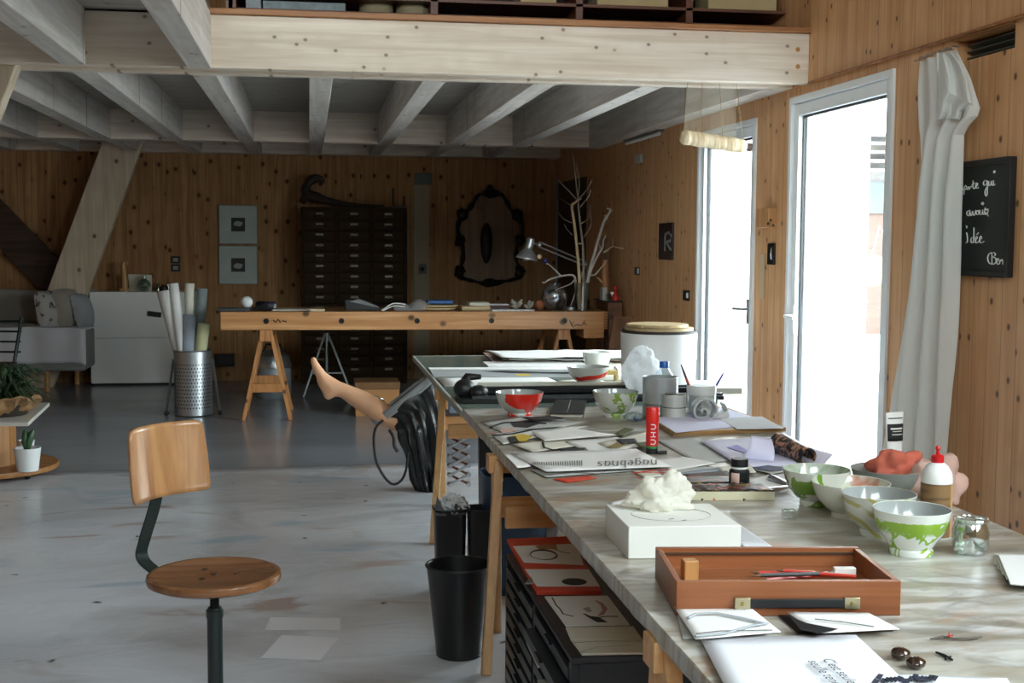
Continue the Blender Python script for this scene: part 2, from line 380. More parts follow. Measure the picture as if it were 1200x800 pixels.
# ---- timber loft
def tb(name, mat, *b, **k): return struct(MB().bb(*b), name, mat, bev=k.get('bev', .004))
WW = wood('beam_spruce', '#ebdfd0', '#d2c0aa', 'X', 'Z', 0, 1.1, rough=.6, knotc='#7a6450')
tb('trim_2', WW, LX, WX-.012, BMY, BMY+.08, BZ0, BZ1)                      # face board of the front beam
tb('trim_3', WW, LX, WX-.012, BMY+.08, BMY+.22, BZ0+.04, BZ1)
tb('trim_4', WW, LX, WX-.012, BMY+.22, BMY+.3, BZ0, BZ1)
tb('trim_5', TRIMW, -.49, WX-.012, BMY-.03, BMY+.34, BZ1, BZ1+.028)
tb('trim_6', WHITEWOOD_X, LX, WX-.012, BBY, BBY+.2, BZ0, BZ1)
tb('trim_7', WHITEWOOD_X, LX, WX-.012, BY-.2, BY, BZ0+.03, BZ1)
struct(MB().bb(LX, WX-.012, BMY+.34, BY, BZ1, BZ1+.08), 'ceiling_loft', CEILW)
struct(MB().bb(LX, -.49, FY+.6, BMY+.34, BZ1+.012, BZ1+.09), 'ceiling_left', CEILW)
k = 8
for i in range(-9, 4):
    x = .0636+i*.5876
    y0 = BMY+.3; 
    tb('trim_%d' % k, WHITEWOOD_Y, x-.061, x+.061, y0, BBY, BZ0-.001, BZ1-.001); k += 1
    tb('trim_%d' % k, WHITEWOOD_Y, x-.058, x+.058, BBY+.2, BY-.2, BZ0+.02, BZ1-.002); k += 1
    if i <= -1 and x > LX and i % 1 == 0:
        tb('trim_%d' % k, WHITEWOOD_Y, x-.056, x+.056, FY+.6, BMY, BZ0-.002, BZ1+.01); k += 1
tb('trim_%d' % k, WHITEWOOD_Y, WX-.15, WX-.012, BMY+.3, BBY, BZ0-.001, BZ1-.001); k += 1
tb('trim_%d' % k, TRIMW, WX-.03, WX-.012, FY, BMY-.03, BZ0-.006, BZ0+.006); k += 1
# timber pegs in the beam end
for z in (.055, .13):
    p = at(935, 58 if z > .1 else 78, Y=BMY)
    struct(MB().cyl((p.x, BMY-.002, p.z), (p.x, BMY+.02, p.z), .012), 'trim_%d' % k, pm('peg', '#b9854c', .6)); k += 1
# diagonal braces
def brace(a, b, w, h, n): return struct(MB().beam(a, b, w, h, side=Vector((0, 1, 0))), 'trim_%d' % n, wood('brace_wood', '#d4c4ae', '#b6a288', 'Z', 'X', 0, .5, rough=.6), bev=.006)
pa, pb = at(151, 150, Y=13.0), at(79, 345, Y=13.0); d = (pb-pa).normalized(); pe = pa+d*((pa.z-0)/-d.z)
brace(pa, pe, .36, .12, k); k += 1
pa, pb = at(14, 60, Y=BMY+.2), at(-22, 152, Y=BMY+.2); d = (pb-pa).normalized(); pe = pa+d*((pa.z-0)/-d.z)
brace(pa-d*.0, pe, .115, .12, k); k += 1
# stair stringer, a darker board on the back wall at the far left
pa, pb = at(-60, 200, Y=13.33), at(66, 330, Y=13.33)
struct(MB().beam(pa, pb, .34, .05, side=Vector((0, 1, 0))), 'trim_%d' % k, DKWOOD); k += 1
# service panel on the back wall between cabinet and mirror
pa, pb = at(486, 203, Y=13.38), at(506, 216, Y=13.38)
tag(struct(MB().bb(pa.x, pb.x, 13.34, 13.399, pb.z, pa.z), 'trim_%d' % k, pm('grey_box', '#5f6664', .6), bev=.004), 'grey cable box on back wall', 'box'); k += 1
pa, pb = at(485, 217, Y=13.38), at(503, 340, Y=13.38)
struct(MB().bb(pa.x, pb.x, 13.375, 13.399, 0, pa.z), 'trim_%d' % k, pm('duct_board', '#9a8a6c', .6)); k += 1

# ------------------------------------------------------------------ outside
struct(MB().bb(WX+.16, 60, -30, 60, -.2, -.06), 'ground_outside', pm('pale_paving', '#c9c8c4', .8))
mb = MB().bb(WX+.3, at(1010, 300, Y=10.4).x, 10.4, 10.6, -.06, 3.6)
solo(mb, 'garden_wall', pm('white_render', '#f2f3f4', .8, var=.01), 'white rendered wall outside, seen through both glazed doors', 'wall', org=(3.2, 10.5, -.06))
p = at(997, 300, Y=10.1)
solo(MB().bb(p.x-.1, p.x+.1, 10.0, 10.2, -.06, 3.4), 'porch_post', pm('post_white', '#e6e9ee', .7, var=.01), 'square white post outside in front of the white wall', 'post', org=(p.x, 10.1, -.06))
# neighbour's outbuilding
h = thing('neighbour_house', 'small house with tiled roof and grey boards outside behind the near glass door', 'house', (9.5, 20, -.06))
hx = at(1008, 300, Y=20).x-9.5-.1; L = lambda y: at(1020, y, Y=20).z+.06
MB().bb(hx, hx+5, 0, 4, 0, L(250)).build('wood_wall', pm('pinkish_boards', '#5e4c44', .8), parent=h)
MB().bb(hx-.02, hx+5, -.05, 4, L(250), L(207)).build('siding', pm('blue_grey_boards', '#545b64', .7), parent=h)
mb = MB()
for i in range(5): mb.beam((hx-.3, -.4+i*.35, L(207)+i*.17), (hx+5, -.4+i*.35, L(207)+i*.17), .4, .06, side=Vector((0, .4, 1)))
mb.build('roof', pm('roof_tiles', '#6e6b69', .8, var=.3, vs=6), parent=h)
p = at(1021, 317, Y=12)
o = thing('paper_lantern', 'pale yellow round lantern on a thin pole outside the near glass door', 'lantern', (p.x, 12, p.z))
MB().ball((0, 0, 0), m_(19, p), 20, 12).build('shade', pm('yellow_lantern', '#f0cf78', .8), parent=o)
MB().tube([(0, 0, m_(19, p)), (.03, 0, m_(30, p)), (.07, 0, m_(52, p)), (.14, 0, m_(40, p)), (.16, 0, -p.z-.06)], .006).build('hook', WHITE, parent=o)


# ------------------------------------------------------------------ daylight
w = bpy.data.worlds.new('sky'); SC.world = w; w.use_nodes = True; nt = w.node_tree; nt.nodes.clear()
tc = nt.nodes.new('ShaderNodeTexCoord'); sp = nt.nodes.new('ShaderNodeSeparateXYZ'); mr = nt.nodes.new('ShaderNodeMapRange'); mx = nt.nodes.new('ShaderNodeMixRGB'); bg = nt.nodes.new('ShaderNodeBackground'); ou = nt.nodes.new('ShaderNodeOutputWorld')
nt.links.new(tc.outputs['Generated'], sp.inputs[0]); nt.links.new(sp.outputs[2], mr.inputs[0]); mr.inputs[1].default_value = -.05; mr.inputs[2].default_value = .8
nt.links.new(mr.outputs[0], mx.inputs[0]); mx.inputs[1].default_value = (.95, .97, 1, 1); mx.inputs[2].default_value = (.80, .87, 1, 1)
nt.links.new(mx.outputs[0], bg.inputs[0]); bg.inputs[1].default_value = 16.0; nt.links.new(bg.outputs[0], ou.inputs[0])
def portal(c, rot, sx, sy):
    l = bpy.data.lights.new('portal', 'AREA'); l.shape = 'RECTANGLE'; l.size = sx; l.size_y = sy; l.cycles.is_portal = True
    o = bpy.data.objects.new('portal', l); COL.objects.link(o); o.location = c; o.rotation_euler = rot
for (y0, y1, z1) in (D1, D2): portal((WX+.2, (y0+y1)/2, z1/2), (0, R(90), 0), z1, y1-y0)
portal((WX+.2, (W3[0]+W3[1])/2, 2.65), (0, R(90), 0), 2.3, W3[1]-W3[0])
portal((-1.45, FY-.2, 4.15), (R(90), 0, 0), 6.1, 1.5)
SC.view_settings.view_transform = 'Standard'; SC.view_settings.look = 'None'; SC.view_settings.gamma = 1; SC.view_settings.use_curve_mapping = False
SC.view_settings.exposure = 0.5
SC.cycles.use_denoising = True
SC.cycles.max_bounces = 10; SC.cycles.transparent_max_bounces = 24; SC.cycles.sample_clamp_indirect = 8
SC.cycles.caustics_reflective = False; SC.cycles.caustics_refractive = False
# ================================================================== far half of the room
# ---- drawing chair
TH = .52
sc_ = at(251, 670, Z=TH); D_ = dep(sc_)
ch = thing('swivel_stool', 'wooden stool chair with curved plywood back and round seat on a dark screw post', 'chair', (sc_.x, sc_.y, 0), R(0))
rs = 78*D_/F
mb = MB().lathe([(0, TH-.03), (rs*.9, TH-.03), (rs*.985, TH-.022), (rs, TH-.012), (rs*.985, TH-.003), (rs*.95, TH), (rs*.9, TH-.001), (rs*.86, TH-.004), (0, TH-.006)], n=56)
st = mb.build('seat', BEECH_H, parent=ch)
for a in range(4):
    r_ = .06 if a else 0; MB().cyl((r_*math.cos(a*2.1), r_*math.sin(a*2.1), TH-.006), (r_*math.cos(a*2.1), r_*math.sin(a*2.1), TH-.0035), .008).build('screw', pm('screw_dark', '#3b2c1e', .4, .5), parent=st)
GRM = pm('green_black_paint', '#26302e', .4, .3, var=.1)
mb = MB(); pts = []
for i in range(60): z = TH-.03-i*.0016; pts.append((0, 0, z, .0135 if i % 3 else .011))
mb.tube([p[:3] for p in pts], [p[3] for p in pts], 16); mb.build('screw_post', BLACKM, parent=ch)
mb = MB().tube([(0, 0, .06), (0, 0, TH-.115), (0, 0, TH-.1)], [.0215, .0215, .019], 20)
mb.tube([(0, 0, TH-.128), (0, 0, TH-.108)], .024, 20); mb.build('column', GRM, parent=ch)
for k in range(4):
    a = R(35+90*k); e = Vector((math.cos(a), math.sin(a), 0))
    mb = MB().tube([e*.015+Vector((0, 0, .1)), e*.09+Vector((0, 0, .085)), e*.19+Vector((0, 0, .045)), e*.235+Vector((0, 0, .012))], [.013, .013, .013, .014], 10)
    mb.build('leg', GRM, parent=ch)
# backrest stands on the far left of the seat and faces the near right
p1, p2 = at(146, 549, Y=sc_.y+.05), at(236, 531, Y=sc_.y+.27)
cb = (p1+p2)/2-ch.location; dx = (p2-p1); dx.z = 0; Wd = dx.length; dx.normalize(); nn = Vector((dx.y, -dx.x, 0))
hh = 88*D_/F
def bk(u, v):
    a = u*2-1; w = (v*2-1)
    taper = 1-.05*max(0, w)+.0*w
    cx = a*Wd/2*taper; z = w*hh/2*(1-.05*(abs(a)**14))*(1+.05*a*0)
    cx *= 1-.04*abs(w)**14
    bow = .045*(a*a)-.02
    return cb+dx*cx+nn*bow+Vector((0, 0, z))-nn*.012*w
br = MB().grid(bk, 24, 16).build('backrest', BEECH, parent=ch, solid=.011, bev=.003)
bt = cb-nn*.03; bw = Vector((0, 0, 1))
bot = at(188, 600, Y=sc_.y+.17)-ch.location
pth = [cb-nn*.033+bw*.03, cb-nn*.034-bw*hh*.5, at(170, 630, Y=sc_.y+.16)-ch.location-nn*.0, at(166, 650, Y=sc_.y+.16)-ch.location, at(176, 664, Y=sc_.y+.13)-ch.location, Vector((-rs*.62, .06, TH-.036)), Vector((0, .0, TH-.036))]
def smooth_path(p, k=8):
    o = []; p = [Vector(q) for q in p]
    for i in range(len(p)-1):
        a = p[max(0, i-1)]; b = p[i]; c = p[i+1]; d = p[min(len(p)-1, i+2)]
        for j in range(k):
            t_ = j/k; o.append(.5*((2*b)+(c-a)*t_+(2*a-5*b+4*c-d)*t_*t_+(3*b-a-3*c+d)*t_**3))
    return o+[p[-1]]
sp_ = smooth_path(pth)
def strap(mb, pts, side, w, th):
    n = len(pts); vs = []
    for i, p in enumerate(pts):
        d = (pts[min(n-1, i+1)]-pts[max(0, i-1)]).normalized(); s_ = (side-d*side.dot(d)).normalized(); q = s_.cross(d)
        vs += [p-s_*w/2-q*th/2, p+s_*w/2-q*th/2, p+s_*w/2+q*th/2, p-s_*w/2+q*th/2]
    fs = [(i*4+k, i*4+(k+1) % 4, i*4+4+(k+1) % 4, i*4+4+k) for i in range(n-1) for k in range(4)]
    mb.add(vs, fs+[(0, 1, 2, 3), tuple((n-1)*4+k for k in (3, 2, 1, 0))]); return mb
strap(MB(), sp_, dx, .042, .006).build('back_bar', GRM, parent=ch, bev=.001)

# ---- workbench
BZ = .872; bl = at(259, 365, Z=BZ); Yb = bl.y-.05; xr = min(WX-.2, at(711, 375, Y=Yb-.06).x-.03); xl = bl.x+.0
AX = PINE_X
wb = thing('workbench', 'long wooden workbench with dog holes standing across the middle of the room', 'workbench', ((xl+xr)/2, Yb, 0), R(-1.6)); L2 = (xr-xl)/2
ap = .145
MB().bb(-L2, L2, -.02, .62, BZ-.06, BZ).build('worktop', wood('bench_top', '#b98a58', '#8f6437', 'X', 'Y', .1, 0, rough=.4), parent=wb, bev=.003)
BEN = wood('bench_beech', '#dfa873', '#bf834e', 'X', 'Z', 0, .4, rough=.3)
MB().bb(-L2, L2, -.06, -.02, BZ-ap, BZ+.001).build('apron', BEN, parent=wb, bev=.003)
MB().bb(-L2, L2, .62, .66, BZ-ap, BZ+.001).build('apron', BEN, parent=wb, bev=.003)
MB().bb(L2-.17, L2, -.062, .3, BZ-ap-.075, BZ-ap).build('vice_block', BEN, parent=wb, bev=.003)
MB().bb(L2, L2+.03, -.06, .66, BZ-ap, BZ+.001).build('end_cap', wood('bench_end', '#c58a50', '#a66c36', 'Y', 'Z', 0, 0, rough=.35), parent=wb, bev=.002)
mb = MB()
for i in range(6): mb.bb(L2-.004, L2+.031, -.0615, -.058, BZ-ap+.012+i*.022, BZ-ap+.022+i*.022)
mb.build('dovetail', pm('dovetail_dark', '#7d4e28', .5), parent=wb)
for px in (312, 400.5, 489, 576, 661):
    p = at(px, 378.5, Y=Yb-.065); mb = MB(); x = p.x-wb.location.x
    mb.lathe([(0, 0), (.022, 0), (.022, .004), (.014, .004), (.012, -.001), (0, -.001)], (x, -.061+x*math.tan(R(0)), BZ-ap*.5), 20, rot=Matrix.Rotation(R(90), 3, 'X')); mb.build('dog_hole', BLACKM, parent=wb)
for q in ([(667, 375), (669, 381), (672, 376), (668, 378), (671, 383)], [(672, 381), (676, 380), (680, 381)], [(681, 381), (684, 375), (686, 381), (683, 378)], [(320, 375), (323, 378), (326, 374), (329, 378)], [(331, 376), (336, 377)]):
    pts = [at(a, b, Y=Yb-.062) - wb.location for a, b in q]; pts = [Vector((p.x, -.062, p.z)) for p in pts]
    MB().tube(pts, .004, 6).build('burn_mark', INK, parent=wb)
def aframe(name, label, cx, cy, w, top, rise, spread, mat=PINE_Z, rz=0, group=None, bars=((.2, 'x'),), th=.03):
    """saw-horse: legs lean along local X (spread) at both ends of local Y"""
    t_ = thing(name, label, 'trestle', (cx, cy, 0), rz, group)
    for sy in (-1, 1):
        for sx in (-1, 1):
            MB().beam((sx*.03, sy*w/2, top), (sx*spread, sy*(w/2+.02), 0), .07, th, side=Vector((1, 0, 0))).build('leg', mat, parent=t_, bev=.003)
        for (zf, _) in bars:
            s_ = .03+(spread-.03)*(1-zf); mb = MB().bb(-s_, s_, sy*(w/2+.01)-.035, sy*(w/2+.01)-.015, zf*top-.035, zf*top+.035); mb.build('cross_bar', mat, parent=t_, bev=.003)
    MB().bb(-.05, .05, -w/2-.06, w/2+.06, top-.09, top).build('top_rail', mat, parent=t_, bev=.003)
    return t_
TW = wood('trestle_wood', '#d2955c', '#a96c38', 'Z', 'X', 0, .6, rough=.4)
fl, fr = at(287, 492, Z=0), at(339, 492, Z=0)
a1 = aframe('sawhorse', 'wooden A-frame sawhorse under the left end of the workbench', (fl.x+fr.x)/2, Yb+.33, .62, BZ-ap, 0, (fr.x-fl.x)/2+.01, TW, bars=((.36, 0), (.0, 0))[:1], group='sawhorses carrying the workbench')
tag(dup(a1, loc=(at(660, 400, Y=Yb).x+.0, Yb+.33, 0)), 'wooden A-frame sawhorse under the right end of the workbench', 'trestle', 'sawhorses carrying the workbench')
# grey iron tripod under the bench
p = at(383, 465, Z=0); th_ = at(381, 392, Y=p.y+.1).z
tp = thing('iron_tripod', 'grey iron tripod stand under the middle of the workbench', 'stand', (p.x, p.y+.1, 0))
GI = pm('grey_iron', '#8b9290', .45, .5)
s_ = m_(27, p)
for k, (x, y) in enumerate(((-s_, -.1), (s_*1.1, -.05), (.02, .28))): MB().beam((x*.08, y*.08, th_), (x, y, 0), .035, .018, side=Vector((1, 0, 0))).build('leg', GI, parent=tp, bev=.002)
MB().cyl((0, 0, th_-.06), (0, 0, th_+.015), .03).cyl((0, 0, .2), (0, 0, th_), .012).build('spindle', GI, parent=tp)
MB().beam((-s_*.6, -.06, th_*.38), (s_*.66, -.03, th_*.38), .03, .012).build('brace', GI, parent=tp)
# metal bucket behind the sawhorse
p = at(318, 478, Z=0)
bq = thing('metal_canister', 'grey metal vacuum canister on the floor behind the left sawhorse', 'canister', (p.x, p.y+.75, 0))
MB().lathe([(0, .0), (.15, 0), (.16, .02), (.16, .26), (.15, .28), (.15, .3)], n=32).build('drum', pm('pale_metal', '#9aa2a6', .4, .3), parent=bq)
MB().lathe([(.165, .28), (.165, .31), (.14, .39), (.07, .44), (0, .45)], n=32).build('lid', STEEL, parent=bq)
MB().tube([(-.1, 0, .4), (-.06, 0, .49), (.06, 0, .49), (.1, 0, .4)], .011).build('handle', BLACK, parent=bq)
for a in (0, 90, 180, 270): MB().ball((.14*math.cos(R(a+45)), .14*math.sin(R(a+45)), -.0+.02), .02).build('caster', BLACK, parent=bq)
# cardboard box with metal handle
p = at(417, 489, Z=0); q = at(469, 489, Z=0); zt = at(440, 444, Y=p.y+.3).z
cb_ = thing('cardboard_box', 'brown cardboard archive box on the floor under the workbench', 'box', ((p.x+q.x)/2, p.y+.2, 0)); w = (q.x-p.x)/2
KR = pm('kraft_card', '#b5814e', .75, var=.06)
MB().bb(-w, w, -.15, .2, 0, zt-.03).build('box_body', KR, parent=cb_, bev=.003)
MB().bb(-w-.006, w+.006, -.156, .206, zt-.06, zt).build('lid', pm('kraft_dark', '#7d5834', .75), parent=cb_, bev=.003)
MB().tube([(-.05, -.156, zt*.42), (-.05, -.17, zt*.5), (-.03, -.172, zt*.53), (.04, -.172, zt*.53), (.055, -.165, zt*.48)], .006).build('handle', CHROME, parent=cb_)
# ---- card catalogue
pa, pb = at(352, 242, Y=12.95), at(477, 242, Y=12.95)
cc = thing('card_catalogue', 'tall dark wooden card catalogue of many small drawers against the back wall', 'cabinet', ((pa.x+pb.x)/2, 12.95, 0)); w = (pb.x-pa.x)/2; ct = pa.z
CW = wood('catalogue_wood', '#3a2b1b', '#261b11', 'X', 'Z', 0, 0, rough=.7, spec=.1)
mb = MB().bb(-w, w, .03, .42, 0, ct).bb(-w, w, 0, .03, ct-.03, ct).bb(-w, w, 0, .03, 0, .08)
for i in range(4): x = -w+(2*w-.03)*i/3; mb.bb(x, x+.03, .0, .03, .08, ct-.03)
mb.build('carcass', CW, parent=cc, bev=.003)
nr = 16; cwid = (2*w-.03)/3-.03; rh = (ct-.11)/nr
mbd = MB().bb(-cwid/2+.002, cwid/2-.002, 0, .028, 0, rh-.008)
mbh = MB().bb(-.038, .038, -.006, 0, rh*.5-.0, rh*.5+.022).tube([(-.045, -.004, rh*.42), (-.03, -.022, rh*.3), (.03, -.022, rh*.3), (.045, -.004, rh*.42)], .005, 6)
d0 = mbd.build('drawer', wood('drawer_wood', '#3d2e1e', '#281d13', 'X', 'Z', 0, 0, rough=.7, spec=.1), parent=cc, bev=.002); h0 = mbh.build('card_pull', pm('dull_brass', '#6e695c', .4, .7, var=.35, vs=30), parent=d0)
first = True
for i in range(3):
    for j in range(nr):
        x = -w+.03+(2*w-.03)*i/3+cwid/2; z = .084+j*rh
        if first: d_ = d0; first = False
        else:
            d_ = d0.copy(); COL.objects.link(d_); h_ = h0.copy(); COL.objects.link(h_); h_.parent = d_
        d_.location = (x, .0, z)
# carved curl lying on the catalogue
mb = MB(); Y_ = 13.1
P_ = [at(a, b, Y=Y_) for a, b in ((374, 217), (378, 212), (374, 209), (366, 210), (360, 217), (358, 226), (366, 232), (385, 235), (405, 239), (430, 241), (450, 241))]
mb.tube(smooth_path(P_, 5), [.015+.03*min(1, i/14) if i < 22 else max(.012, .055-.0016*(i-22)) for i in range(len(smooth_path(P_, 5)))], 10)
mb.tube([at(353, 238, Y=Y_), at(358, 228, Y=Y_), at(372, 231, Y=Y_), at(392, 238, Y=Y_)], [.03, .07, .05, .02], 10)
pq = at(400, 241, Y=Y_)
solo(mb, 'carved_ornament', pm('dark_carving', '#2b1e14', .55), 'dark carved scroll ornament lying on top of the card catalogue', 'ornament', org=(pq.x, Y_, ct))
p = at(467, 238, Y=Y_); mb = MB(); w_ = m_(7, p)
mb.bb(p.x-w_, p.x+w_, Y_-.05, Y_+.05, ct, ct+.02).cyl((p.x-w_*.9, Y_, ct), (p.x-w_*.9, Y_, ct+.2), .008, 8).cyl((p.x+w_*.9, Y_, ct), (p.x+w_*.9, Y_, ct+.12), .008, 8)
solo(mb, 'metal_rack', BLACKM, 'small dark rack standing on the right of the card catalogue', 'rack', org=(p.x, Y_, ct))
# ---- baroque mirror frame on the back wall
Y_ = BY-.03
half = [(574, 222), (580, 227), (588, 229), (594, 238), (600, 248), (606, 252), (611, 263), (611, 274), (607, 284), (605, 296), (606, 308), (611, 316), (609, 324), (598, 328), (588, 330), (574, 334)]
half = [Vector((at(x, y, Y=Y_).x-at(574, 280, Y=Y_).x, 0, at(x, y, Y=Y_).z)) for x, y in half]
loop = smooth_path(half, 4); cx = at(574, 280, Y=Y_).x
full = loop+[Vector((-p.x, 0, p.z)) for p in reversed(loop[1:-1])]
fr_ = thing('baroque_frame', 'black carved baroque wall frame hanging on the back wall', 'frame', (cx, Y_, min(p.z for p in full)))
z0 = fr_.location.z; pts = [Vector((p.x, 0, p.z-z0)) for p in full]
mb = MB().tube(pts, [.035+.018*math.sin(i*.9)*math.sin(i*.37) for i in range(len(pts))], 8, closed=True, flat=.6)
zt_ = max(p.z for p in pts); mb.ball((0, 0, zt_-.04), .09, 14, 8, sz=.55, rough=.4).ball((0, 0, zt_+.02), .035, 10, 6).ball((0, 0, .03), .08, 14, 8, sz=.5, rough=.4)
for s_ in (-1, 1):
    for (a, b) in ((606, 252), (609, 282), (609, 318)): q = at(a, b, Y=Y_); mb.ball((s_*(q.x-cx), 0, q.z-z0), .06, 12, 8, rough=.5, seed=a)
mb.build('carved_rim', pm('black_lacquer', '#141210', .4), parent=fr_)
mb = MB(); mb.prism([p*1.0+Vector((0, .008, 0)) for p in pts], (0, .012, 0)); mb.build('panel', wood('mirror_panel', '#8a6840', '#65492a', 'Z', 'X', .12, .8, rough=.45), parent=fr_)
q = at(570, 285, Y=Y_); mb = MB().ball((q.x-cx, .0, q.z-z0), m_(7, q), 16, 10, sz=3.4); 
mb.build('oval_motif', pm('dark_motif', '#2a1e15', .5), parent=fr_)  # dark oval body stands in for a reflection inside the mirror
# ---- two matted pictures
for i, (y0, y1, lb) in enumerate(((240, 286, 'square grey-matted picture on back wall, the upper of two'), (287.5, 333, 'square grey-matted picture on back wall, the lower of two'))):
    a, b = at(256, y0, Y=BY-.03), at(302, y1, Y=BY-.03)
    t_ = thing('framed_picture', lb, 'picture', ((a.x+b.x)/2, BY, b.z), group='pictures on the back wall'); w = (b.x-a.x)/2; h_ = a.z-b.z
    MB().bb(-w, w, -.03, -.003, 0, h_).build('frame', pm('grey_frame_b', '#7b8480', .5), parent=t_, bev=.003)
    mt = MB().bb(-w+.008, w-.008, -.033, -.03, .008, h_-.008).build('mat_board', pm('grey_mat', '#b0b9b4', .8), parent=t_)
    s_ = m_(8, a); MB().bb(-s_, s_, -.0345, -.033, h_/2-s_, h_/2+s_).build('print', pm('photo_dark', '#262626', .5, var=.5, vs=12), parent=mt)
    MB().ball((0, -.034, h_/2+(.01 if i == 0 else 0)), s_*.62, 12, 8, sz=.5).build('print_highlight', pm('photo_light', '#8e8e8a', .6), parent=mt) if False else None
    mb = MB().prism([(s_*.68*math.cos(a*.5236), -.0346, h_/2+s_*(.12 if i == 0 else -.15)+s_*.42*math.sin(a*.5236+.3*math.cos(a*1.1))) for a in range(12)], (0, -.0008, 0)); mb.build('pale_figure', pm('photo_light', '#9a9a96', .6), parent=mt)
# double wall switch
for (y0, y1, lb) in ((300, 308.5, 'upper'), (309.5, 318, 'lower')):
    a, b = at(200.5, y0, Y=BY-.01), at(211, y1, Y=BY-.01); t_ = thing('wall_switch', lb+' of the two black switches on the back wall above the sideboard', 'switch', ((a.x+b.x)/2, BY, b.z), group='switches above the sideboard')
    w = (b.x-a.x)/2; h_ = a.z-b.z; MB().bb(-w, w, -.015, -.002, 0, h_).build('plate', BLACK, parent=t_, bev=.003); MB().bb(-w*.6, w*.6, -.02, -.015, h_*.25, h_*.75).build('rocker', pm('grey_rocker', '#8a908e', .5), parent=t_, bev=.002)
p = at(495, 315, Y=BY-.01)
solo(MB().bb(p.x-.04, p.x+.04, BY-.03, BY-.024, p.z-.05, p.z+.05).ball((p.x, BY-.035, p.z), .02), 'wall_socket', BLACK, 'small black socket on the pale strip of the back wall', 'socket', org=(p.x, BY-.024, p.z))
# ---- white sideboard
a, b = at(107, 452, Z=0), at(228, 452, Z=0); zt = at(108, 342, Y=a.y).z
sb = thing('sideboard', 'plain white two-front sideboard standing on the floor at the back left', 'sideboard', ((a.x+b.x)/2, a.y, 0)); w = (b.x-a.x)/2
SBW = pm('sideboard_white', '#eeeeea', .45, var=.02)
MB().bb(-w, w, .02, .33, .02, zt).build('carcass', SBW, parent=sb, bev=.002)
zm = at(108, 396, Y=a.y).z
MB().bb(-w, w, 0, .019, .03, zm-.003).build('drawer_front', SBW, parent=sb, bev=.002); MB().bb(-w, w, 0, .019, zm+.003, zt).build('drawer_front', SBW, parent=sb, bev=.002)
MB().bb(-w+.02, w-.02, .03, .32, 0, .02).build('plinth', BLACK, parent=sb)
Ys = a.y+.17
p = at(146, 341, Y=Ys); mb = MB()
P_ = smooth_path([at(x, y, Y=Ys) for x, y in ((146, 342), (146, 330), (145, 318), (144, 311), (146, 307), (149, 309), (147, 312))], 5); n_ = len(P_)
mb.tube([Vector((q.x, q.y, max(q.z, zt+.012))) for q in P_], [.036-.026*i/n_ for i in range(n_)], 10)
mb.bb(P_[0].x-.045, P_[0].x+.045, Ys-.03, Ys+.03, zt, zt+.03)
solo(mb, 'violin_scroll', wood('scroll_wood', '#c99a62', '#9a6c3a', 'Z', 'X', 0, 0), 'carved wooden violin scroll standing on the white sideboard', 'carving', org=(p.x, Ys, zt))
p = at(165, 341, Y=Ys); mb = MB(); a_, b_ = m_(12, p), m_(20, p)
mb.prism([(p.x-a_*1.1, Ys+.04, zt), (p.x+a_, Ys+.04, zt), (p.x+a_*1.05, Ys+.02, zt+b_*.95), (p.x-a_*1.2, Ys+.02, zt+b_)], (0, .012, 0))
solo(mb, 'small_canvas', pm('canvas_cream', '#c9c3b2', .8), 'small cream canvas leaning on the sideboard behind the glass bottle', 'canvas', org=(p.x, Ys+.04, zt))
p = at(169, 341, Y=Ys-.05); r_ = m_(8, p)
solo(MB().lathe([(0, 0), (r_*.5, 0), (r_*.95, r_*.6), (r_, r_), (r_*.8, r_*1.6), (r_*.35, r_*1.9), (r_*.35, r_*2.3), (r_*.25, r_*2.3), (r_*.25, r_*1.9), (r_*.7, r_*1.5), (r_*.9, r_), (0, .01)], (p.x, Ys-.06, zt), 20), 'glass_flask', GLASSW, 'round clear glass flask on the sideboard before the small canvas', 'flask', org=(p.x, Ys-.06, zt))
for i, (x, h_, r_, mt_, lb) in enumerate(((185, 12, 2.6, GLASSW, 'thin clear bottle on the sideboard beside the paper rolls'), (192, 8, 5, BLACKM, 'low dark tin on the sideboard behind the paper rolls'), (197, 16, 1.6, GLASSW, 'slim glass vial on the right of the sideboard'))):
    p = at(x, 341, Y=Ys); r = m_(r_, p); h_ = m_(h_, p)
    solo(MB().lathe([(0, 0), (r, 0), (r, h_*.6), (r*.5, h_*.8), (r*.5, h_), (0, h_)], (p.x, Ys, zt), 16), ('bottle', 'round_tin', 'vial')[i], mt_, lb, ('bottle', 'tin', 'vial')[i], org=(p.x, Ys, zt))
# ---- sofa bed
a = at(106, 448, Y=12.75); a.z = 0
sx0, sx1 = a.x-2.0, a.x; sy0 = 12.35
so = thing('sofa', 'low sofa bed under a white cloth against the back wall at the left', 'sofa', ((sx0+sx1)/2, 12.9, 0)); w = (sx1-sx0)/2; seatz = at(50, 384, Y=12.5).z; bt_ = at(50, 341, Y=13.1).z
MB().bb(-w, w, -.4, .38, .2, seatz-.03).build('mattress', pm('sofa_grey', '#8f908e', .9), parent=so, bev=.03)
mb = MB()
def drape(u, v):
    x = -w*.9+u*(w*1.91); f = v*1.15
    if f < .62: y, z = .3-f*1.12, seatz
    else: y, z = -.395-.012*(1+math.sin(u*40))-.01, seatz-(f-.62)*.62
    z += .012*noise.noise(Vector((u*9, v*7, 1)))-.02*(abs(u-.5)*2)**8
    return Vector((x, y, max(z, .15)))
mb.grid(drape, 50, 24); mb.build('throw', pm('throw_white', '#dcdce2', .9, var=.03), parent=so, solid=.012)
mb = MB().grid(lambda u, v: Vector((-w+2*w*u, .30+.03*noise.noise(Vector((u*5, v*3, 4)))+.1*v, seatz+(bt_-seatz)*v)), 20, 6); mb.build('back_cushion', pm('back_cover', '#9a9a94', .9, var=.05), parent=so, solid=.1)
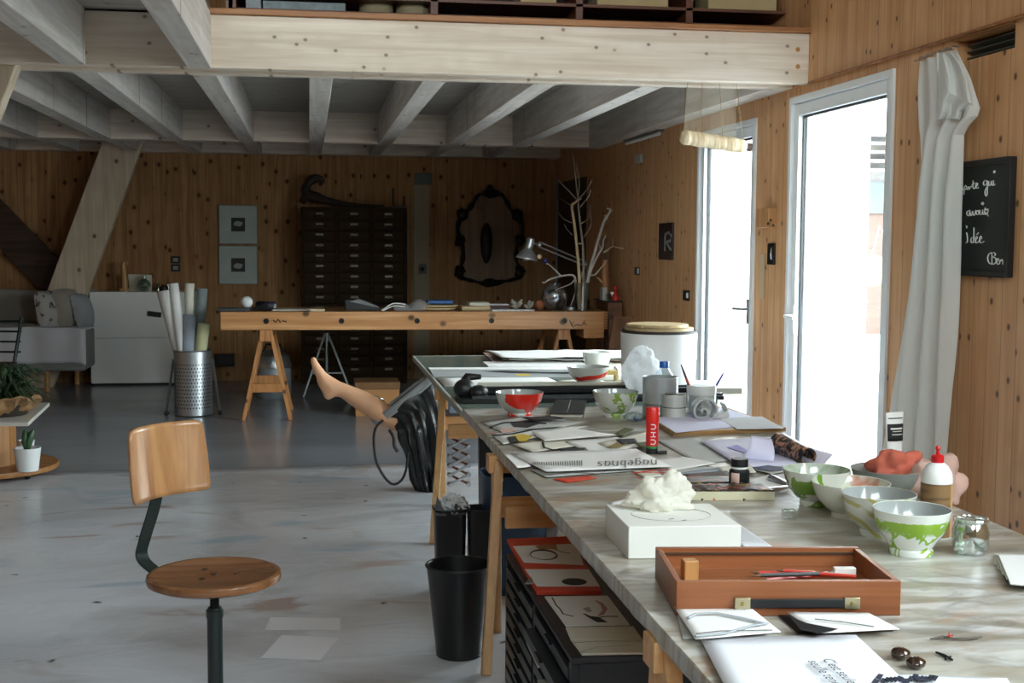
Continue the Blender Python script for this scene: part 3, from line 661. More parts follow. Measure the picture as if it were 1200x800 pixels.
LEGW = wood('leg_yellow', '#c8965a', '#a87a42', 'Z', 'X', 0, 0)
for x, y in ((-w+.1, -.3), (w-.37, -.3), (-w+.1, .3), (w-.2, .3)): MB().cyl((x, y, 0), (x, y, .2), .026, 12).build('leg', LEGW, parent=so)
def pillow(name, label, px, py, wp, hp, rz, tilt, mat, y, g=None):
    p = at(px, py, Y=y); w_, h_ = m_(wp, p)/2, m_(hp, p)/2; mb = MB()
    rot = Matrix.Rotation(rz, 3, 'Z') @ Matrix.Rotation(tilt, 3, 'X')
    for s_ in (1, -1):
        mb.grid(lambda u, v: rot @ Vector(((u*2-1)*w_*(1-.08*(v*2-1)**2), s_*(.09*max(0, (1-(u*2-1)**2))**.5*max(0, (1-(v*2-1)**2))**.5+.006*noise.noise(Vector((u*6, v*6, s_)))), (v*2-1)*h_*(1-.08*(u*2-1)**2)))+p, 12, 12)
    return solo(mb, name, mat, label, 'pillow', g, org=p)
t = NT('print_cotton'); n_ = t.noise(t.co, 14, 3, .5); PRC = t.done(t.mix(t.step(n_, .56, .62), lin('#b9b7b2'), lin('#5e5a5a')), .9)
pillow('pillow', 'patterned scatter pillow on the sofa, leftmost of the three', 60, 363, 38, 46, R(38), R(-18), PRC, 12.72, 'pillows on the sofa')
pillow('pillow', 'plain beige pillow on the sofa between the other two', 79, 361, 38, 47, R(52), R(-14), pm('beige_cotton', '#a49c90', .9), 12.78, 'pillows on the sofa')
pillow('pillow', 'pale grey pillow on the sofa next to the white sideboard', 96, 364, 32, 42, R(62), R(-16), pm('grey_cotton', '#a2a4a6', .9), 12.8, 'pillows on the sofa')
# ---- dark slatted chair at the left edge
p = at(5, 450, Z=0)
gc = thing('slatted_chair', 'dark green slatted chair cut by the left edge behind the plant', 'chair', (p.x-.05, 10.6, 0)); DG = pm('dark_green_metal', '#26332f', .4, .3)
zt = at(15, 373, Y=10.6).z; xr_ = at(22, 400, Y=10.6).x-gc.location.x
for x in (xr_-.42, xr_):
    MB().tube([(x-.05, -.0, 0), (x-.04, 0, .45), (x, .12, zt)], .014).build('rear_leg', DG, parent=gc); MB().tube([(x-.05, -.42, 0), (x-.04, -.4, .45)], .014).build('front_leg', DG, parent=gc)
MB().bb(xr_-.46, xr_-.02, -.42, .02, .45, .47).build('seat', DG, parent=gc, bev=.005)
for k in range(4): z = zt-.03-k*.08; MB().tube([(xr_-.42, .1-k*.02, z-.03), (xr_-.2, .14-k*.02, z), (xr_, .1-k*.02, z)], .02, 8, flat=.4).build('back_slat', DG, parent=gc)
# ---- wheeled plant trolley
tzt = .44; p = at(40, 575, Z=0)
A_, B_, C_ = at(58, 470, Z=tzt), at(33, 493, Z=tzt), at(-80, 493, Z=tzt)
cx_, cy_ = at(-28, 568, Z=.05).x, at(0, 556, Z=.05).y
tr = thing('plant_trolley', 'wooden pedestal trolley with stone top and casters at the left edge', 'trolley', (at(5, 560, Z=0).x-.12, at(5, 560, Z=0).y+.12, 0)); g = Vector(tr.location)
DX = at(51, 556, Z=.07).x-g.x
MB().lathe([(0, .04), (DX, .04), (DX+.004, .055), (DX, .07), (0, .07)], n=48).build('base_disc', wood('trolley_base', '#b07c48', '#8a5a2e', 'X', 'Y', 0, 0), parent=tr)
xs_ = at(15, 520, Y=g.y-.1).x-g.x
MB().lathe([(0, .07), (xs_*1.0, .07), (xs_*1.0, tzt-.05), (0, tzt-.05)], n=12).build('column', wood('trolley_post', '#c58e56', '#9c6a38', 'Z', 'X', .05, 0), parent=tr)
XR = at(48, 483, Y=g.y).x-g.x
MB().lathe([(0, tzt-.06), (XR*.92, tzt-.06), (XR*.92, tzt-.03), (0, tzt-.03)], n=48).build('under_disc', wood('trolley_disc', '#a8713e', '#7e5128', 'X', 'Y', 0, 0), parent=tr)
w1 = XR*1.05
MB().prism([(A_.x-g.x, A_.y-g.y, tzt-.03), (B_.x-g.x, B_.y-g.y, tzt-.03), (C_.x-g.x, C_.y-g.y, tzt-.03), (C_.x-g.x, A_.y-g.y+.1, tzt-.03), (A_.x-g.x-.15, A_.y-g.y+.02, tzt-.03)], (0, 0, .022)).build('stone_top', pm('stone_top', '#cfccc2', .3, var=.06, vs=5), parent=tr, bev=.002)
for a in (-35, 80, 200):
    x, y = DX*.8*math.cos(R(a)), DX*.8*math.sin(R(a)); c_ = MB().ball((x, y, .02), .02, 14, 8).build('caster', BLACKM, parent=tr)
# plant in sack on the trolley
p = at(2, 486, Z=tzt-.008)
pl = thing('potted_fern', 'dark leafy houseplant in a crumpled brown sack on the trolley', 'plant', (p.x-.02, p.y+.02, tzt-.008))
rr = m_(40, p); SK = pm('sack_paper', '#8d6b46', .85, var=.25, vs=14)
def sack(u, v):
    a = u*2*math.pi; r = rr*(.85+.3*v+.22*noise.noise(Vector((math.cos(a)*5, math.sin(a)*5, v*3))))*(1-.25*(1-v)**4)
    return Vector((r*math.cos(a), r*math.sin(a), m_(22, p)*v*(1+.5*noise.noise(Vector((math.cos(a)*4.5, math.sin(a)*4.5, 9))))))
MB().grid(sack, 48, 10, wrap=True).build('sack', SK, parent=pl, solid=.004)
MB().lathe([(0, .0), (rr*.8, .002), (rr*.95, m_(14, p)), (0, m_(15, p))], n=24).build('soil', pm('soil', '#2a2119', .9), parent=pl)
mb = MB(); LG = pm('fern_green', '#3c4f33', .5, var=.35, vs=20)
rng = random.Random(3)
for i in range(190):
    a = rng.uniform(0, 2*math.pi); l = rng.uniform(.13, .27); h_ = rng.uniform(.06, .24); d = Vector((math.cos(a), math.sin(a), 0)); s_ = Vector((-d.y, d.x, 0)); b0 = Vector((rng.uniform(-.05, .05), rng.uniform(-.05, .05), m_(14, p)))
    wv = []; n_ = 6
    for j in range(n_+1):
        t_ = j/n_; c_ = b0+d*(l*t_)+Vector((0, 0, h_*math.sin(t_*2.1)-.05*t_*t_)); wd = .014*math.sin(math.pi*(t_*.9+.08)); wv += [c_-s_*wd+Vector((0, 0, .003)), c_+Vector((0, 0, -.002)), c_+s_*wd+Vector((0, 0, .003))]
    mb.add(wv, [(3*j+k, 3*j+k+1, 3*j+k+4, 3*j+k+3) for j in range(n_) for k in (0, 1)])
mb.build('foliage', LG, parent=pl, solid=.0008)
# white pot with a succulent leaf on the trolley base, a second one behind the post
def pot(label, px, by, wpx, hpx, leafy, dy=0):
    p = at(px, by, Z=.07); r = m_(wpx, p)/2; h_ = m_(hpx, p)
    t_ = thing('white_flowerpot', label, 'flowerpot', (p.x, p.y+dy, .07), group='white pots on the trolley base')
    MB().lathe([(0, 0), (r*.78, 0), (r, h_), (r*.92, h_), (r*.72, .01), (0, .01)], n=32).build('pot', WHITE, parent=t_)
    MB().lathe([(0, h_*.85), (r*.85, h_*.85)], n=20).build('soil', pm('soil', '#2a2119', .9), parent=t_)
    for k in range(leafy):
        lh = m_(22, p); mb = MB(); sg = (-1, 1, -1)[k]
        mb.tube([(sg*.004, 0, h_*.85), (sg*.01, 0, h_+lh*.35), (sg*.02+.01, 0, h_+lh*.8), (sg*.025+.014, 0, h_+lh)], [.014, .034, .024, .003], 14, flat=.7)
        mb.build('leaf', pm('succulent_green', '#39583a', .4), parent=t_)
    return t_
pot('white pot with one thick green leaf on the near side of the trolley base', 32.5, 551, 31, 27, 2)
p_ = pot('small white pot on the trolley base mostly hidden by the post', 16, 528, 18, 20, 0, 0); p_.location = (g.x+DX*.45, g.y+DX*.5, .07)
# ---- perforated metal canister with paper rolls
p = at(225, 489, Z=0); r = m_(22, p); zc = at(225, 412, Y=p.y).z
t = NT('perforated_steel'); X = t.xyz(); ang = t.ma('ARCTAN2', X[1], X[0]); hv = t.n('CombineXYZ', {0: t.ma('MULTIPLY', ang, 9.0), 1: t.ma('MULTIPLY', X[2], 40.0), 2: 0.0}).outputs[0]
row = t.ma('FLOOR', t.ma('MULTIPLY', X[2], 34.0)); u_ = t.ma('FRACT', t.ma('ADD', t.ma('MULTIPLY', ang, 6.4), t.ma('MULTIPLY', t.ma('MODULO', row, 2.0), .5))); v_ = t.ma('FRACT', t.ma('MULTIPLY', X[2], 34.0))
dd = t.ma('SQRT', t.ma('ADD', t.ma('POWER', t.ma('ABSOLUTE', t.ma('SUBTRACT', u_, .5)), 2.0), t.ma('POWER', t.ma('ABSOLUTE', t.ma('SUBTRACT', v_, .5)), 2.0)))
hole = t.ma('MULTIPLY', t.ma('SUBTRACT', 1.0, t.step(dd, .2, .28)), t.ma('MULTIPLY', t.ma('GREATER_THAN', X[2], .06), t.ma('LESS_THAN', X[2], zc-.09)))
PERF = t.done(t.mix(hole, lin('#b9bfc4'), lin('#3a3e42')), .33, t.ma('SUBTRACT', .85, t.ma('MULTIPLY', hole, .6)))
cn = thing('perforated_canister', 'tall perforated steel canister on the floor left of the workbench', 'canister', (p.x, p.y+r, 0))
MB().lathe([(0, .01), (r, .01), (r, zc), (r-.006, zc), (r-.006, .02), (0, .02)], n=48).build('drum', PERF, parent=cn)
MB().tube([(r*math.cos(a*math.pi/20), r*math.sin(a*math.pi/20), zc) for a in range(40)], .006, 8, closed=True).build('rim', STEEL, parent=cn)
for s_ in (-1, 1):
    MB().beam((s_*(r+.004), .02, zc*.86), (s_*(r+m_(9, p)), -.02, .02), .02, .012, side=Vector((0, 1, 0))).build('stay', pm('dark_steel', '#4e5252', .4, .6), parent=cn); MB().ball((s_*(r+m_(9, p)), -.02, .02), .02, 10, 6).build('foot', BLACK, parent=cn)
def roll(label, px, topy, botx, wpx, mat, y, core=None, flare=0):
    a_ = at(px, topy, Y=y); b_ = at(botx, 425, Y=y); d = (a_-b_).normalized(); k = (b_.z-.03)/d.z; b_ = b_-d*k
    b_.x = cn.location.x+max(-r*.6, min(r*.6, b_.x-cn.location.x)); ra = m_(wpx, a_)/2
    mb = MB(); n_ = 14; u, w_ = frame(a_-b_)
    def fn(uu, v):
        an = uu*2*math.pi*1.6; rad = ra*(1-.18*uu)*((1-flare)+flare*v**1.3); cc_ = b_+(a_-b_)*v
        return cc_+(u*math.cos(an)+w_*math.sin(an))*rad
    mb.grid(fn, 40, 6)
    return solo(mb, 'paper_roll', mat, label, 'paper roll', 'rolls standing in the perforated canister', org=b_, solid=.0015)
Yc = p.y+r
roll('wide flaring white paper roll in the perforated canister, leftmost', 195, 340, 212, 25, PAPER, Yc+.0, flare=.72)
roll('slim white paper roll in the canister beside the flaring one', 203, 332, 215, 12, PAPER, Yc-.06)
roll('cream paper roll in the canister, tallest at the middle', 222, 332, 223, 12, PAPER2, Yc+.07)
roll('blue-grey printed roll with white end in the canister, at the back right', 237, 338, 231, 13, pm('greyblue_print', '#8b9696', .8, var=.25, vs=14), Yc+.05)
roll('short grey-blue paper roll in front in the canister', 222, 369, 218, 17, pm('greyblue_paper', '#9aa2ac', .8, var=.12, vs=20), Yc-.055)
roll('short pale yellow paper roll at the front right of the canister', 239, 379, 233, 15, pm('pale_yellow_paper', '#d2d0a2', .8), Yc-.05)
p = at(181, 369, Y=11.5)
# black wall lamp bracket clipped on the sideboard edge
solo(MB().beam(at(173, 367, Y=Ys-.17), at(189, 369, Y=Ys-.17), .03, .05), 'black_clip', BLACK, 'small black clip fixed to the sideboard front left of the paper rolls', 'clip', org=at(181, 369, Y=Ys-.17))
a_, b_ = at(250, 416, Y=13.2), at(274, 430, Y=13.2)
solo(MB().bb(a_.x, b_.x, 13.25, 13.39, b_.z, a_.z), 'wall_heater', BLACKM, 'small black box low on the back wall right of the canister', 'heater', org=((a_.x+b_.x)/2, 13.39, b_.z), bev=.004)
# ================================================================== work tables
TZ = .74; TX0, TX1 = .638, 1.72; TY0, TY1 = 1.25, at(600, 478, Z=TZ).y
t = NT('painted_tabletop'); v = t.co
n1 = t.noise(t.sc((1.6, 3.4, 1)), 1.5, 6, 1.4); n2 = t.noise(t.sc((3, 9, 1), (3, 1, 0)), 1.6, 5, 1.2); n3 = t.noise(t.sc((1.5, 5, 1), (7, 7, 0)), 1.9, 5, 1.0)
c = t.mix(t.step(n1, .35, .65), lin('#948d7f'), lin('#c1bdb0'))
lf = t.ma('ADD', .35, t.ma('MULTIPLY', t.step(t.xyz()[0], .3, -.35), .65)); c = t.mix(t.ma('MULTIPLY', t.ma('MULTIPLY', t.step(n2, .46, .62), .7), lf), c, lin('#87745a'))
c = t.mix(t.ma('MULTIPLY', t.step(n3, .5, .64), .65), c, lin('#dddcd9'))
ir = t.noise(t.sc((4, 6, 1), (2, 9, 0)), 1.4, 5, 2.0); c = t.mix(t.ma('MULTIPLY', t.step(ir, .57, .66), .42), c, lin('#6a6862'))
og = t.noise(t.sc((3, 4, 1), (8, 3, 0)), 1.6, 4, 1.0); c = t.mix(t.ma('MULTIPLY', t.ma('MULTIPLY', t.step(og, .58, .68), .6), lf), c, lin('#a97550'))
gn = t.noise(t.sc((5, 9, 1), (1, 4, 0)), 1.6, 4, 1.5); c = t.mix(t.ma('MULTIPLY', t.step(gn, .68, .74), .5), c, lin('#6f9a7c'))
bl_ = t.noise(t.sc((4, 10, 1), (11, 4, 0)), 1.3, 4, 1.5); c = t.mix(t.ma('MULTIPLY', t.step(bl_, .67, .72), .4), c, lin('#7f9db0'))
TABM = t.done(c, .3, bump=t.noise(t.sc((2, 7, 1)), 3, 4, 1.0), bs=.25, bd=.004)
ft = thing('work_table', 'long paint-stained work table on wooden trestles, the near one with the bowls', 'table', ((TX0+TX1)/2, (TY0+TY1)/2, 0)); g = Vector(ft.location); w_, l_ = (TX1-TX0)/2, (TY1-TY0)/2
MB().bb(-w_+.004, w_-.004, -l_+.004, l_-.004, TZ-.034, TZ-.003).build('board', wood('ply_edge', '#c49a66', '#9c7444', 'Y', 'Z', 0, 0), parent=ft)
def top(u, v):
    return Vector((-w_+2*w_*u, -l_+2*l_*v, TZ-.0004*0))
mb = MB(); mb.bb(-w_, w_, -l_, l_, TZ-.003, TZ)
mb.grid(lambda u, v: Vector((-w_-.001-.004*abs(noise.noise(Vector((v*60, u*2, 3)))), -l_+2*l_*v, TZ-(.036+.004*noise.noise(Vector((v*40, 0, 0))))*u)), 5, 160)
mb.build('painted_cover', TABM, parent=ft, solid=.0008)
# rear table
RZ = TZ-.012; RY0, RY1 = TY1+.03, at(487, 417, Z=RZ).y; RX0, RX1 = .632, 1.78
rt_ = thing('glass_table', 'far work table with grey-green glass top behind the paint-stained one', 'table', ((RX0+RX1)/2, (RY0+RY1)/2, 0)); w2, l2 = (RX1-RX0)/2, (RY1-RY0)/2
MB().bb(-w2, w2, -l2, l2, RZ-.028, RZ-.006).build('board', pm('grey_board_edge', '#9a9c92', .5), parent=rt_)
t = NT('green_glass'); GG = t.done(t.mix(t.noise(t.co, 3, 3), lin('#5f6e66'), lin('#7d8a80')), .12)
MB().bb(-w2+.012, w2-.012, -l2+.012, l2-.012, RZ-.006, RZ).build('glass_top', GG, parent=rt_)
mb = MB()
for b in ((-w2, -w2+.012, -l2, l2), (w2-.012, w2, -l2, l2), (-w2+.012, w2-.012, l2-.012, l2), (-w2+.012, w2-.012, -l2, -l2+.012)): mb.bb(*b, RZ-.007, RZ+.001)
mb.build('edge_strip', pm('pale_edge', '#b9bab0', .5), parent=rt_, bev=.001)
# trestles: rows of legs leaning along the table
TR = wood('table_trestle', '#e0b27c', '#c39058', 'Z', 'X', 0, .6, rough=.4)
def trestle(label, y, topz, spread, barz, x0=TX0-.03, x1=TX1-.06, fl=(.03, .03)):
    t_ = thing('table_trestle', label, 'trestle', ((x0+x1)/2, y, 0), group='trestles under the work tables'); w = (x1-x0)/2
    for sx in (-1, 1):
        for sy in (-1, 1):
            MB().beam((sx*(w-.035), sy*.03, topz-.02), (sx*(w-.035+(fl[0] if sy < 0 else fl[1])), sy*spread, 0), .042, .032, side=Vector((1, 0, 0))).build('leg', TR, parent=t_, bev=.003)
    for sy in (-1, 1):
        f = 1-barz/topz; yy = sy*(.03+(spread-.03)*f)
        MB().bb(-w+.05, w-.05, yy-.012, yy+.012, barz-.036, barz+.036).build('cross_bar', PINE_X, parent=t_, bev=.003)
    MB().bb(-w+.0, w, -.04, .04, topz-.06, topz).build('top_rail', PINE_X, parent=t_, bev=.003)
    return t_
trestle('pine trestle under the middle of the near work table, behind the black drawer cabinet', 4.38, TZ-.034, .235, .5, fl=(.07, -.035))
trestle('pine trestle under the near end of the work table at the bottom edge', 2.3, TZ-.034, .26, .47, x0=TX0-.01, fl=(.02, -.03))
trestle('pine trestle under the far glass-topped table beside the black bins', 6.45, RZ-.028, .44, .5, x0=RX0-.005, x1=RX1-.1, fl=(.09, -.05))
trestle('pine trestle under the far end of the glass-topped table beside the hanging black bag', 7.5, RZ-.028, .2, .5, x0=RX0+.1, x1=RX1-.1)

# ---- black drawer cabinet
KZ = .43; A_ = at(594, 648, Z=KZ); B_ = at(660, 772, Z=KZ); kx0 = .628; ky0, ky1 = B_.y, A_.y; kx1 = kx0+.62
dc = thing('flat_file_cabinet', 'low black flat-file drawer cabinet on the floor under the near work table', 'cabinet', (kx0, (ky0+ky1)/2, 0)); kl = (ky1-ky0)/2
KB = pm('cabinet_black', '#26282b', .45, var=.06)
mb = MB().bb(0, .62, -kl, kl, KZ-.015, KZ).bb(0.02, .62, -kl, -kl+.015, 0.02, KZ-.015).bb(.02, .62, kl-.015, kl, .02, KZ-.015).bb(.6, .62, -kl, kl, .02, KZ).bb(0, .62, -kl, kl, 0, .02)
mb.bb(0, .02, -kl, -kl+.03, .02, KZ-.015).bb(0, .02, kl-.03, kl, .02, KZ-.015).bb(.0, .02, -.012, .012, .02, KZ-.015)
mb.build('carcass', KB, parent=dc, bev=.002)
for row in range(8):
    for col in (-1, 1):
        z0 = .03+row*.048
        y0, y1 = (-kl+.032, -.014) if col < 0 else (.014, kl-.032)
        d_ = MB().bb(-.004 if (row, col) != (6, -1) else -.03, .012, y0, y1, z0, z0+.03).bb(.012, .55, y0+.01, y1-.01, z0, z0+.004).build('drawer', pm('drawer_front_black', '#33363a', .35, .2), parent=dc, bev=.001)
        MB().bb(-.012 if (row, col) != (6, -1) else -.038, -.004 if (row, col) != (6, -1) else -.03, (y0+y1)/2-.04, (y0+y1)/2+.04, z0+.024, z0+.03).build('pull', BLACKM, parent=d_)
# paper sticking out of the drawers
for i, (a_, lb) in enumerate(((-.16, 'grey card sticking out of the black cabinet drawers, the farther one'), (-.34, 'grey card sticking out of the black cabinet drawers, the nearer one'))):
    z = .315-i*.048-.0; y = (ky0+ky1)/2+a_
    mb = MB().prism([(kx0-.035, y-.10, z), (kx0+.3, y-.10, z), (kx0+.3, y+.11, z), (kx0-.03, y+.11, z)], (0, 0, .006))
    solo(mb, 'card_sheet', PAPER3, lb, 'card', 'cards in the cabinet drawers', org=(kx0, y, z))
# things on the cabinet
Z0 = KZ
o1 = slab([(594, 635), (668, 632), (705, 697), (629, 697)], Z0, .012, 'red_folder', CORAL, 'open red folder lying on the black drawer cabinet under the table', 'folder')
s1 = slab([(601, 640), (676, 637), (684, 662), (614, 659)], Z0+.012, .001, 'drawing', PAPER, 'ink ring drawing on the far half of the red folder', 'drawing')
mb = MB(); c_ = at(637, 650, Z=Z0+.0135); g = Vector(s1.location)
mb.tube([c_-g+Vector((.042*math.cos(a/20*6.283), .062*math.sin(a/20*6.283), 0)) for a in range(20)], [.0022+.0012*math.sin(a*.4) for a in range(20)], 5, closed=True); mb.build('ring_mark', pm('brown_black_ink', '#2c1d18', .7), parent=s1)
on(s1, [(627, 640), (634, 644), (645, 643), (653, 644), (652, 638), (640, 637)], Z0+.0132, 'brown_wash', pm('brown_wash', '#b98a68', .8))
line(s1, [(652, 644), (660, 647), (668, 648)], Z0+.0135, 'ink_line', INK, .0015)
s2 = slab([(615, 667), (690, 667), (703, 687), (629, 687)], Z0+.012, .001, 'drawing', PAPER, 'drawing with a black oval on the near half of the red folder', 'drawing')
c_ = at(673, 681.5, Z=Z0+.0132); g = Vector(s2.location); MB().prism([c_-g+Vector((.037*math.cos(a/24*6.283), .038*math.sin(a/24*6.283), 0)) for a in range(24)], (0, 0, .0008)).build('black_oval', INK, parent=s2)
s3 = slab([(638, 700), (712, 699), (738, 733), (663, 734)], Z0, .004, 'drawing', PAPER, 'drawing of a pink crescent and dark twig on the black cabinet', 'drawing')
line(s3, [(647, 700), (652, 709), (656, 713), (660, 719), (672, 722)], Z0+.0045, 'twig_stroke', INK, .002); line(s3, [(684, 719), (696, 724), (710, 722), (724, 722)], Z0+.0045, 'twig_stroke', INK, .0025)
on(s3, [(686, 721), (700, 729), (712, 729), (702, 723)], Z0+.0042, 'ink_blot', INK); on(s3, [(697, 703), (706, 706), (712, 713), (708, 720), (700, 722), (706, 715), (704, 709)], Z0+.0043, 'crescent', pm('dusty_pink', '#b98a8a', .8))
on(s3, [(683, 713), (689, 717), (694, 716), (690, 711)], Z0+.0043, 'grey_wash', pm('light_wash', '#a4a49c', .8))
s4 = slab([(663, 737), (742, 736), (752, 750), (669, 751)], Z0, .006, 'drawing_paper', PAPER2, 'cream sheet on the black cabinet behind the nearest one', 'paper')
s5 = slab([(670, 752), (753, 751), (760, 767), (682, 768)], Z0, .006, 'drawing_paper', PAPER2, 'cream sheet at the near end of the black cabinet', 'paper')
line(s5, [(672, 753), (700, 751), (752, 751)], Z0+.0065, 'pencil_line', GREYINK, .0012); line(s5, [(680, 764), (700, 758), (740, 756)], Z0+.0065, 'pencil_line', PAPER3, .002)
c_ = at(622, 683, Z=Z0+.0125)
solo(MB().prism([c_+Vector((-.02, -.01, 0)), c_+Vector((.008, -.012, 0)), c_+Vector((.004, .02, .012))], (0, 0, .003)), 'paper_clip', STEEL, 'small grey clip on the left edge of the red folder', 'clip', org=c_)

# ---- bins
BK = pm('bin_black', '#141517', .35, var=.05)
def bin_(label, px, by, topy, wr, wb_, square=False):
    p = at(px, by, Z=0); d = dep(p); rb = wb_*d/F/2; p.y += rb; rt2 = wr*d/F/2; h_ = at(px, topy, Y=p.y).z
    t_ = thing('waste_bin', label, 'bin', (p.x, p.y, 0), group='black bins under the tables'); e = 5.0 if square else 2.0
    def wob(a, z): return 1/((abs(math.cos(a))**e+abs(math.sin(a))**e)**(1/e))
    k = .86 if square else 1
    MB().lathe([(0, .004), (rb*k, .004), (rt2*k, h_), (rt2*k-.004, h_), (rb*k-.006, .012), (0, .012)], n=48, wob=wob).build('tub', BK, parent=t_)
    mb = MB(); mb.tube([(rt2*k*wob(a, 0)*math.cos(a), rt2*k*wob(a, 0)*math.sin(a), h_-.004) for a in [2*math.pi*i/48 for i in range(48)]], .005, 6, closed=True); mb.build('rim', BK, parent=t_)
    return t_, h_, rt2
bin_('round black waste bin on the floor beside the trestle leg, the nearest', 541, 776, 660, 78, 54)
b2, h2, r2 = bin_('square black bin holding crumpled plastic behind the round one', 529, 700, 594, 44, 38, True)
b3, h3, r3 = bin_('square black bin with a black liner, right of the one holding plastic', 568, 702, 594, 42, 38, True)
def crumple(name, label, cat, c, r, sz, mat, seed, rough=.6, n=40, m=26, fq=3.2, top_only=False, solid=0):
    c = Vector(c); mb = MB(); vs = []
    def fn(u, v):
        a = u*2*math.pi; t_ = v*math.pi*(.62 if top_only else 1)
        d = Vector((math.sin(t_)*math.cos(a), math.sin(t_)*math.sin(a), math.cos(t_)))
        q = d*fq+Vector((seed, seed*1.3, seed*.7)); w = 1+rough*(noise.ridged_multi_fractal(q, .8, 2.1, 3, 1, 2)-1.1)*.45
        return c+Vector((d.x*r*w, d.y*r*w, d.z*r*sz*w))
    mb.grid(fn, n, m, wrap=True)
    return solo(mb, name, mat, label, cat, org=c-Vector((0, 0, r*sz)), solid=solid)
PLW = pm('crumpled_white_plastic', '#dfe2e4', .3, var=.05)
crumple('plastic_bag', 'crumpled white plastic bag stuffed in the square black bin', 'plastic bag', (b2.location.x+.01, b2.location.y, h2-.005), .062, .8, PLW, 3, 1.2)
bx, by_ = b2.location.x, b2.location.y
for i, pl_ in enumerate((((-.07, -.06, 0), (-.02, -.07, .0), (-.055, -.03, .075)), ((0, -.07, -.0), (.06, -.065, 0), (.02, -.05, .055)))):
    mb = MB().prism([Vector((bx, by_, h2-.02))+Vector(q) for q in pl_], (0, .004, 0)); solo(mb, 'bin_flap', BK, ('black plastic scrap standing at the left in the square bin', 'black plastic scrap standing in front in the square bin')[i], 'plastic scrap', org=(bx, by_, h2-.02))
# folded black portfolio and containers under the tables
p = at(586, 600, Y=5.75); p0 = at(560, 500, Y=5.75)
mb = MB(); zz = at(575, 508, Y=5.9).z
mb.box((at(585, 600, Y=5.9).x, 5.95, (zz+.02)/2+.01), (m_(46, p), .05, zz-.02), rot=Matrix.Rotation(R(-6), 3, 'X'))
solo(mb, 'black_portfolio', BLACK, 'big black portfolio standing upright under the table behind the bins', 'portfolio', org=(p.x, 5.95, 0), bev=.004)
p = at(608, 640, Y=5.05); zb = at(608, 560, Y=5.05).z
cr = thing('blue_crate', 'dark blue plastic tub on the floor under the work table behind the cabinet', 'tub', (p.x+.0, 5.2, 0))
MB().lathe([(0, .0), (.12, 0), (.14, zb), (.134, zb), (.115, .01), (0, .01)], n=32, wob=lambda a, z: 1/((abs(math.cos(a))**4+abs(math.sin(a))**4)**.25)).build('tub', pm('navy_plastic', '#23415e', .4), parent=cr)
p = at(641, 645, Y=5.2)
crumple('plastic_sack', 'white plastic sack on the floor under the work table beside the blue tub', 'sack', (p.x+.12, 5.25, .2), .15, 1.2, PLW, 8, .5)
# zig-zag accordion arm hanging below the rear table
Yz = 6.9; p = at(538, 512, Y=Yz); q = at(541, 567, Y=Yz); n_ = 5; w_z = m_(11, p)
zg = thing('accordion_arm', 'folding zigzag metal accordion arm hanging under the glass-topped table', 'arm', (p.x, Yz, q.z)); hz = p.z-q.z
for i in range(n_):
    z0, z1 = hz*i/n_, hz*(i+1)/n_
    for k, (a_, b_) in enumerate((((-w_z, z0), (w_z, z1)), ((w_z, z0), (-w_z, z1)))):
        MB().beam((a_[0], -.01+.02*k, a_[1]), (b_[0], -.01+.02*k, b_[1]), .012, .018, side=Vector((0, 1, 0))).build('link', pm('link_brown', '#6e4a38', .4, .5) if k else STEEL, parent=zg)
        MB().cyl((a_[0], -.025, a_[1]), (a_[0], .025, a_[1]), .012, 10).build('pivot', STEEL, parent=zg)
MB().tube([(0, 0, hz), (0, 0, RZ-.03-q.z)], .006, 8).build('hanger', BLACKM, parent=zg)
# blue-white box on the trestle bar
p = at(532, 490, Y=6.6)
solo(MB().box((p.x+.02, 6.62, .585), (.09, .09, .06)), 'small_box', pm('sky_blue_card', '#9db6d6', .6), 'small light blue box resting on the trestle bar under the glass table', 'box', org=(p.x, 6.62, .555), bev=.002)

# ---- stockinged mannequin leg sticking out of a black bag
LYm = 7.35
def lp(x, y, dy=0): return at(x, y, Y=LYm+dy)
segs = [((452, 487), (436, 476), .062, .068), ((436, 476), (418, 466), .068, .055), ((418, 466), (400, 456), .055, .042), ((400, 456), (389, 457), .042, .04), ((389, 457), (385, 462), .04, .033), ((389, 455), (380, 445), .042, .038), ((380, 445), (371, 431), .036, .027), ((371, 431), (367, 421), .026, .019), ((385, 461), (376, 446), .03, .027), ((396, 455), (381, 443), .042, .03), ((452, 487), (468, 494), .062, .06)]
mb = MB(); mx_ = m_(1, lp(400, 460))*1500/dep(lp(400, 460)) 
for a_, b_, r0, r1 in segs:
    A, B = lp(*a_), lp(*b_); k = 1.0
    pts = []; rs_ = []
    for i in range(7): pts.append(A.lerp(B, i/6)); rs_.append(k*(r0+(r1-r0)*i/6))
    mb.tube(pts, rs_, 16); mb.ball(A, r0*k, 16, 10); mb.ball(B, r1*k, 16, 10)
lg = mb.build('mannequin_leg', pm('nude_stocking', '#d6a27c', .5, var=.05), org=lp(452, 487))
rm = lg.modifiers.new('remesh', 'REMESH'); rm.mode = 'VOXEL'; rm.voxel_size = .008; rm.use_smooth_shade = True
sm = lg.modifiers.new('smooth', 'SMOOTH'); sm.factor = .6; sm.iterations = 14
tag(lg, 'nude stockinged mannequin leg with pointed foot sticking out of the black bag', 'mannequin leg')
BL = pm('black_leather', '#121315', .32, var=.1)
BAG = [((472, 466), (34, -27), .075), ((486, 478), (26, -12), .095), ((493, 500), (24, -5), .11), ((497, 530), (22, 0), .11), ((500, 560), (17, 0), .1), ((502, 582), (11, 0), .07), ((503, 592), (4, 0), .02)]
bg_ = thing('black_bag', 'black glossy cloth bag hanging from the corner of the glass-topped table', 'bag', (at(500, 592, Y=LYm).x, LYm, at(500, 592, Y=LYm).z)); g = Vector(bg_.location)
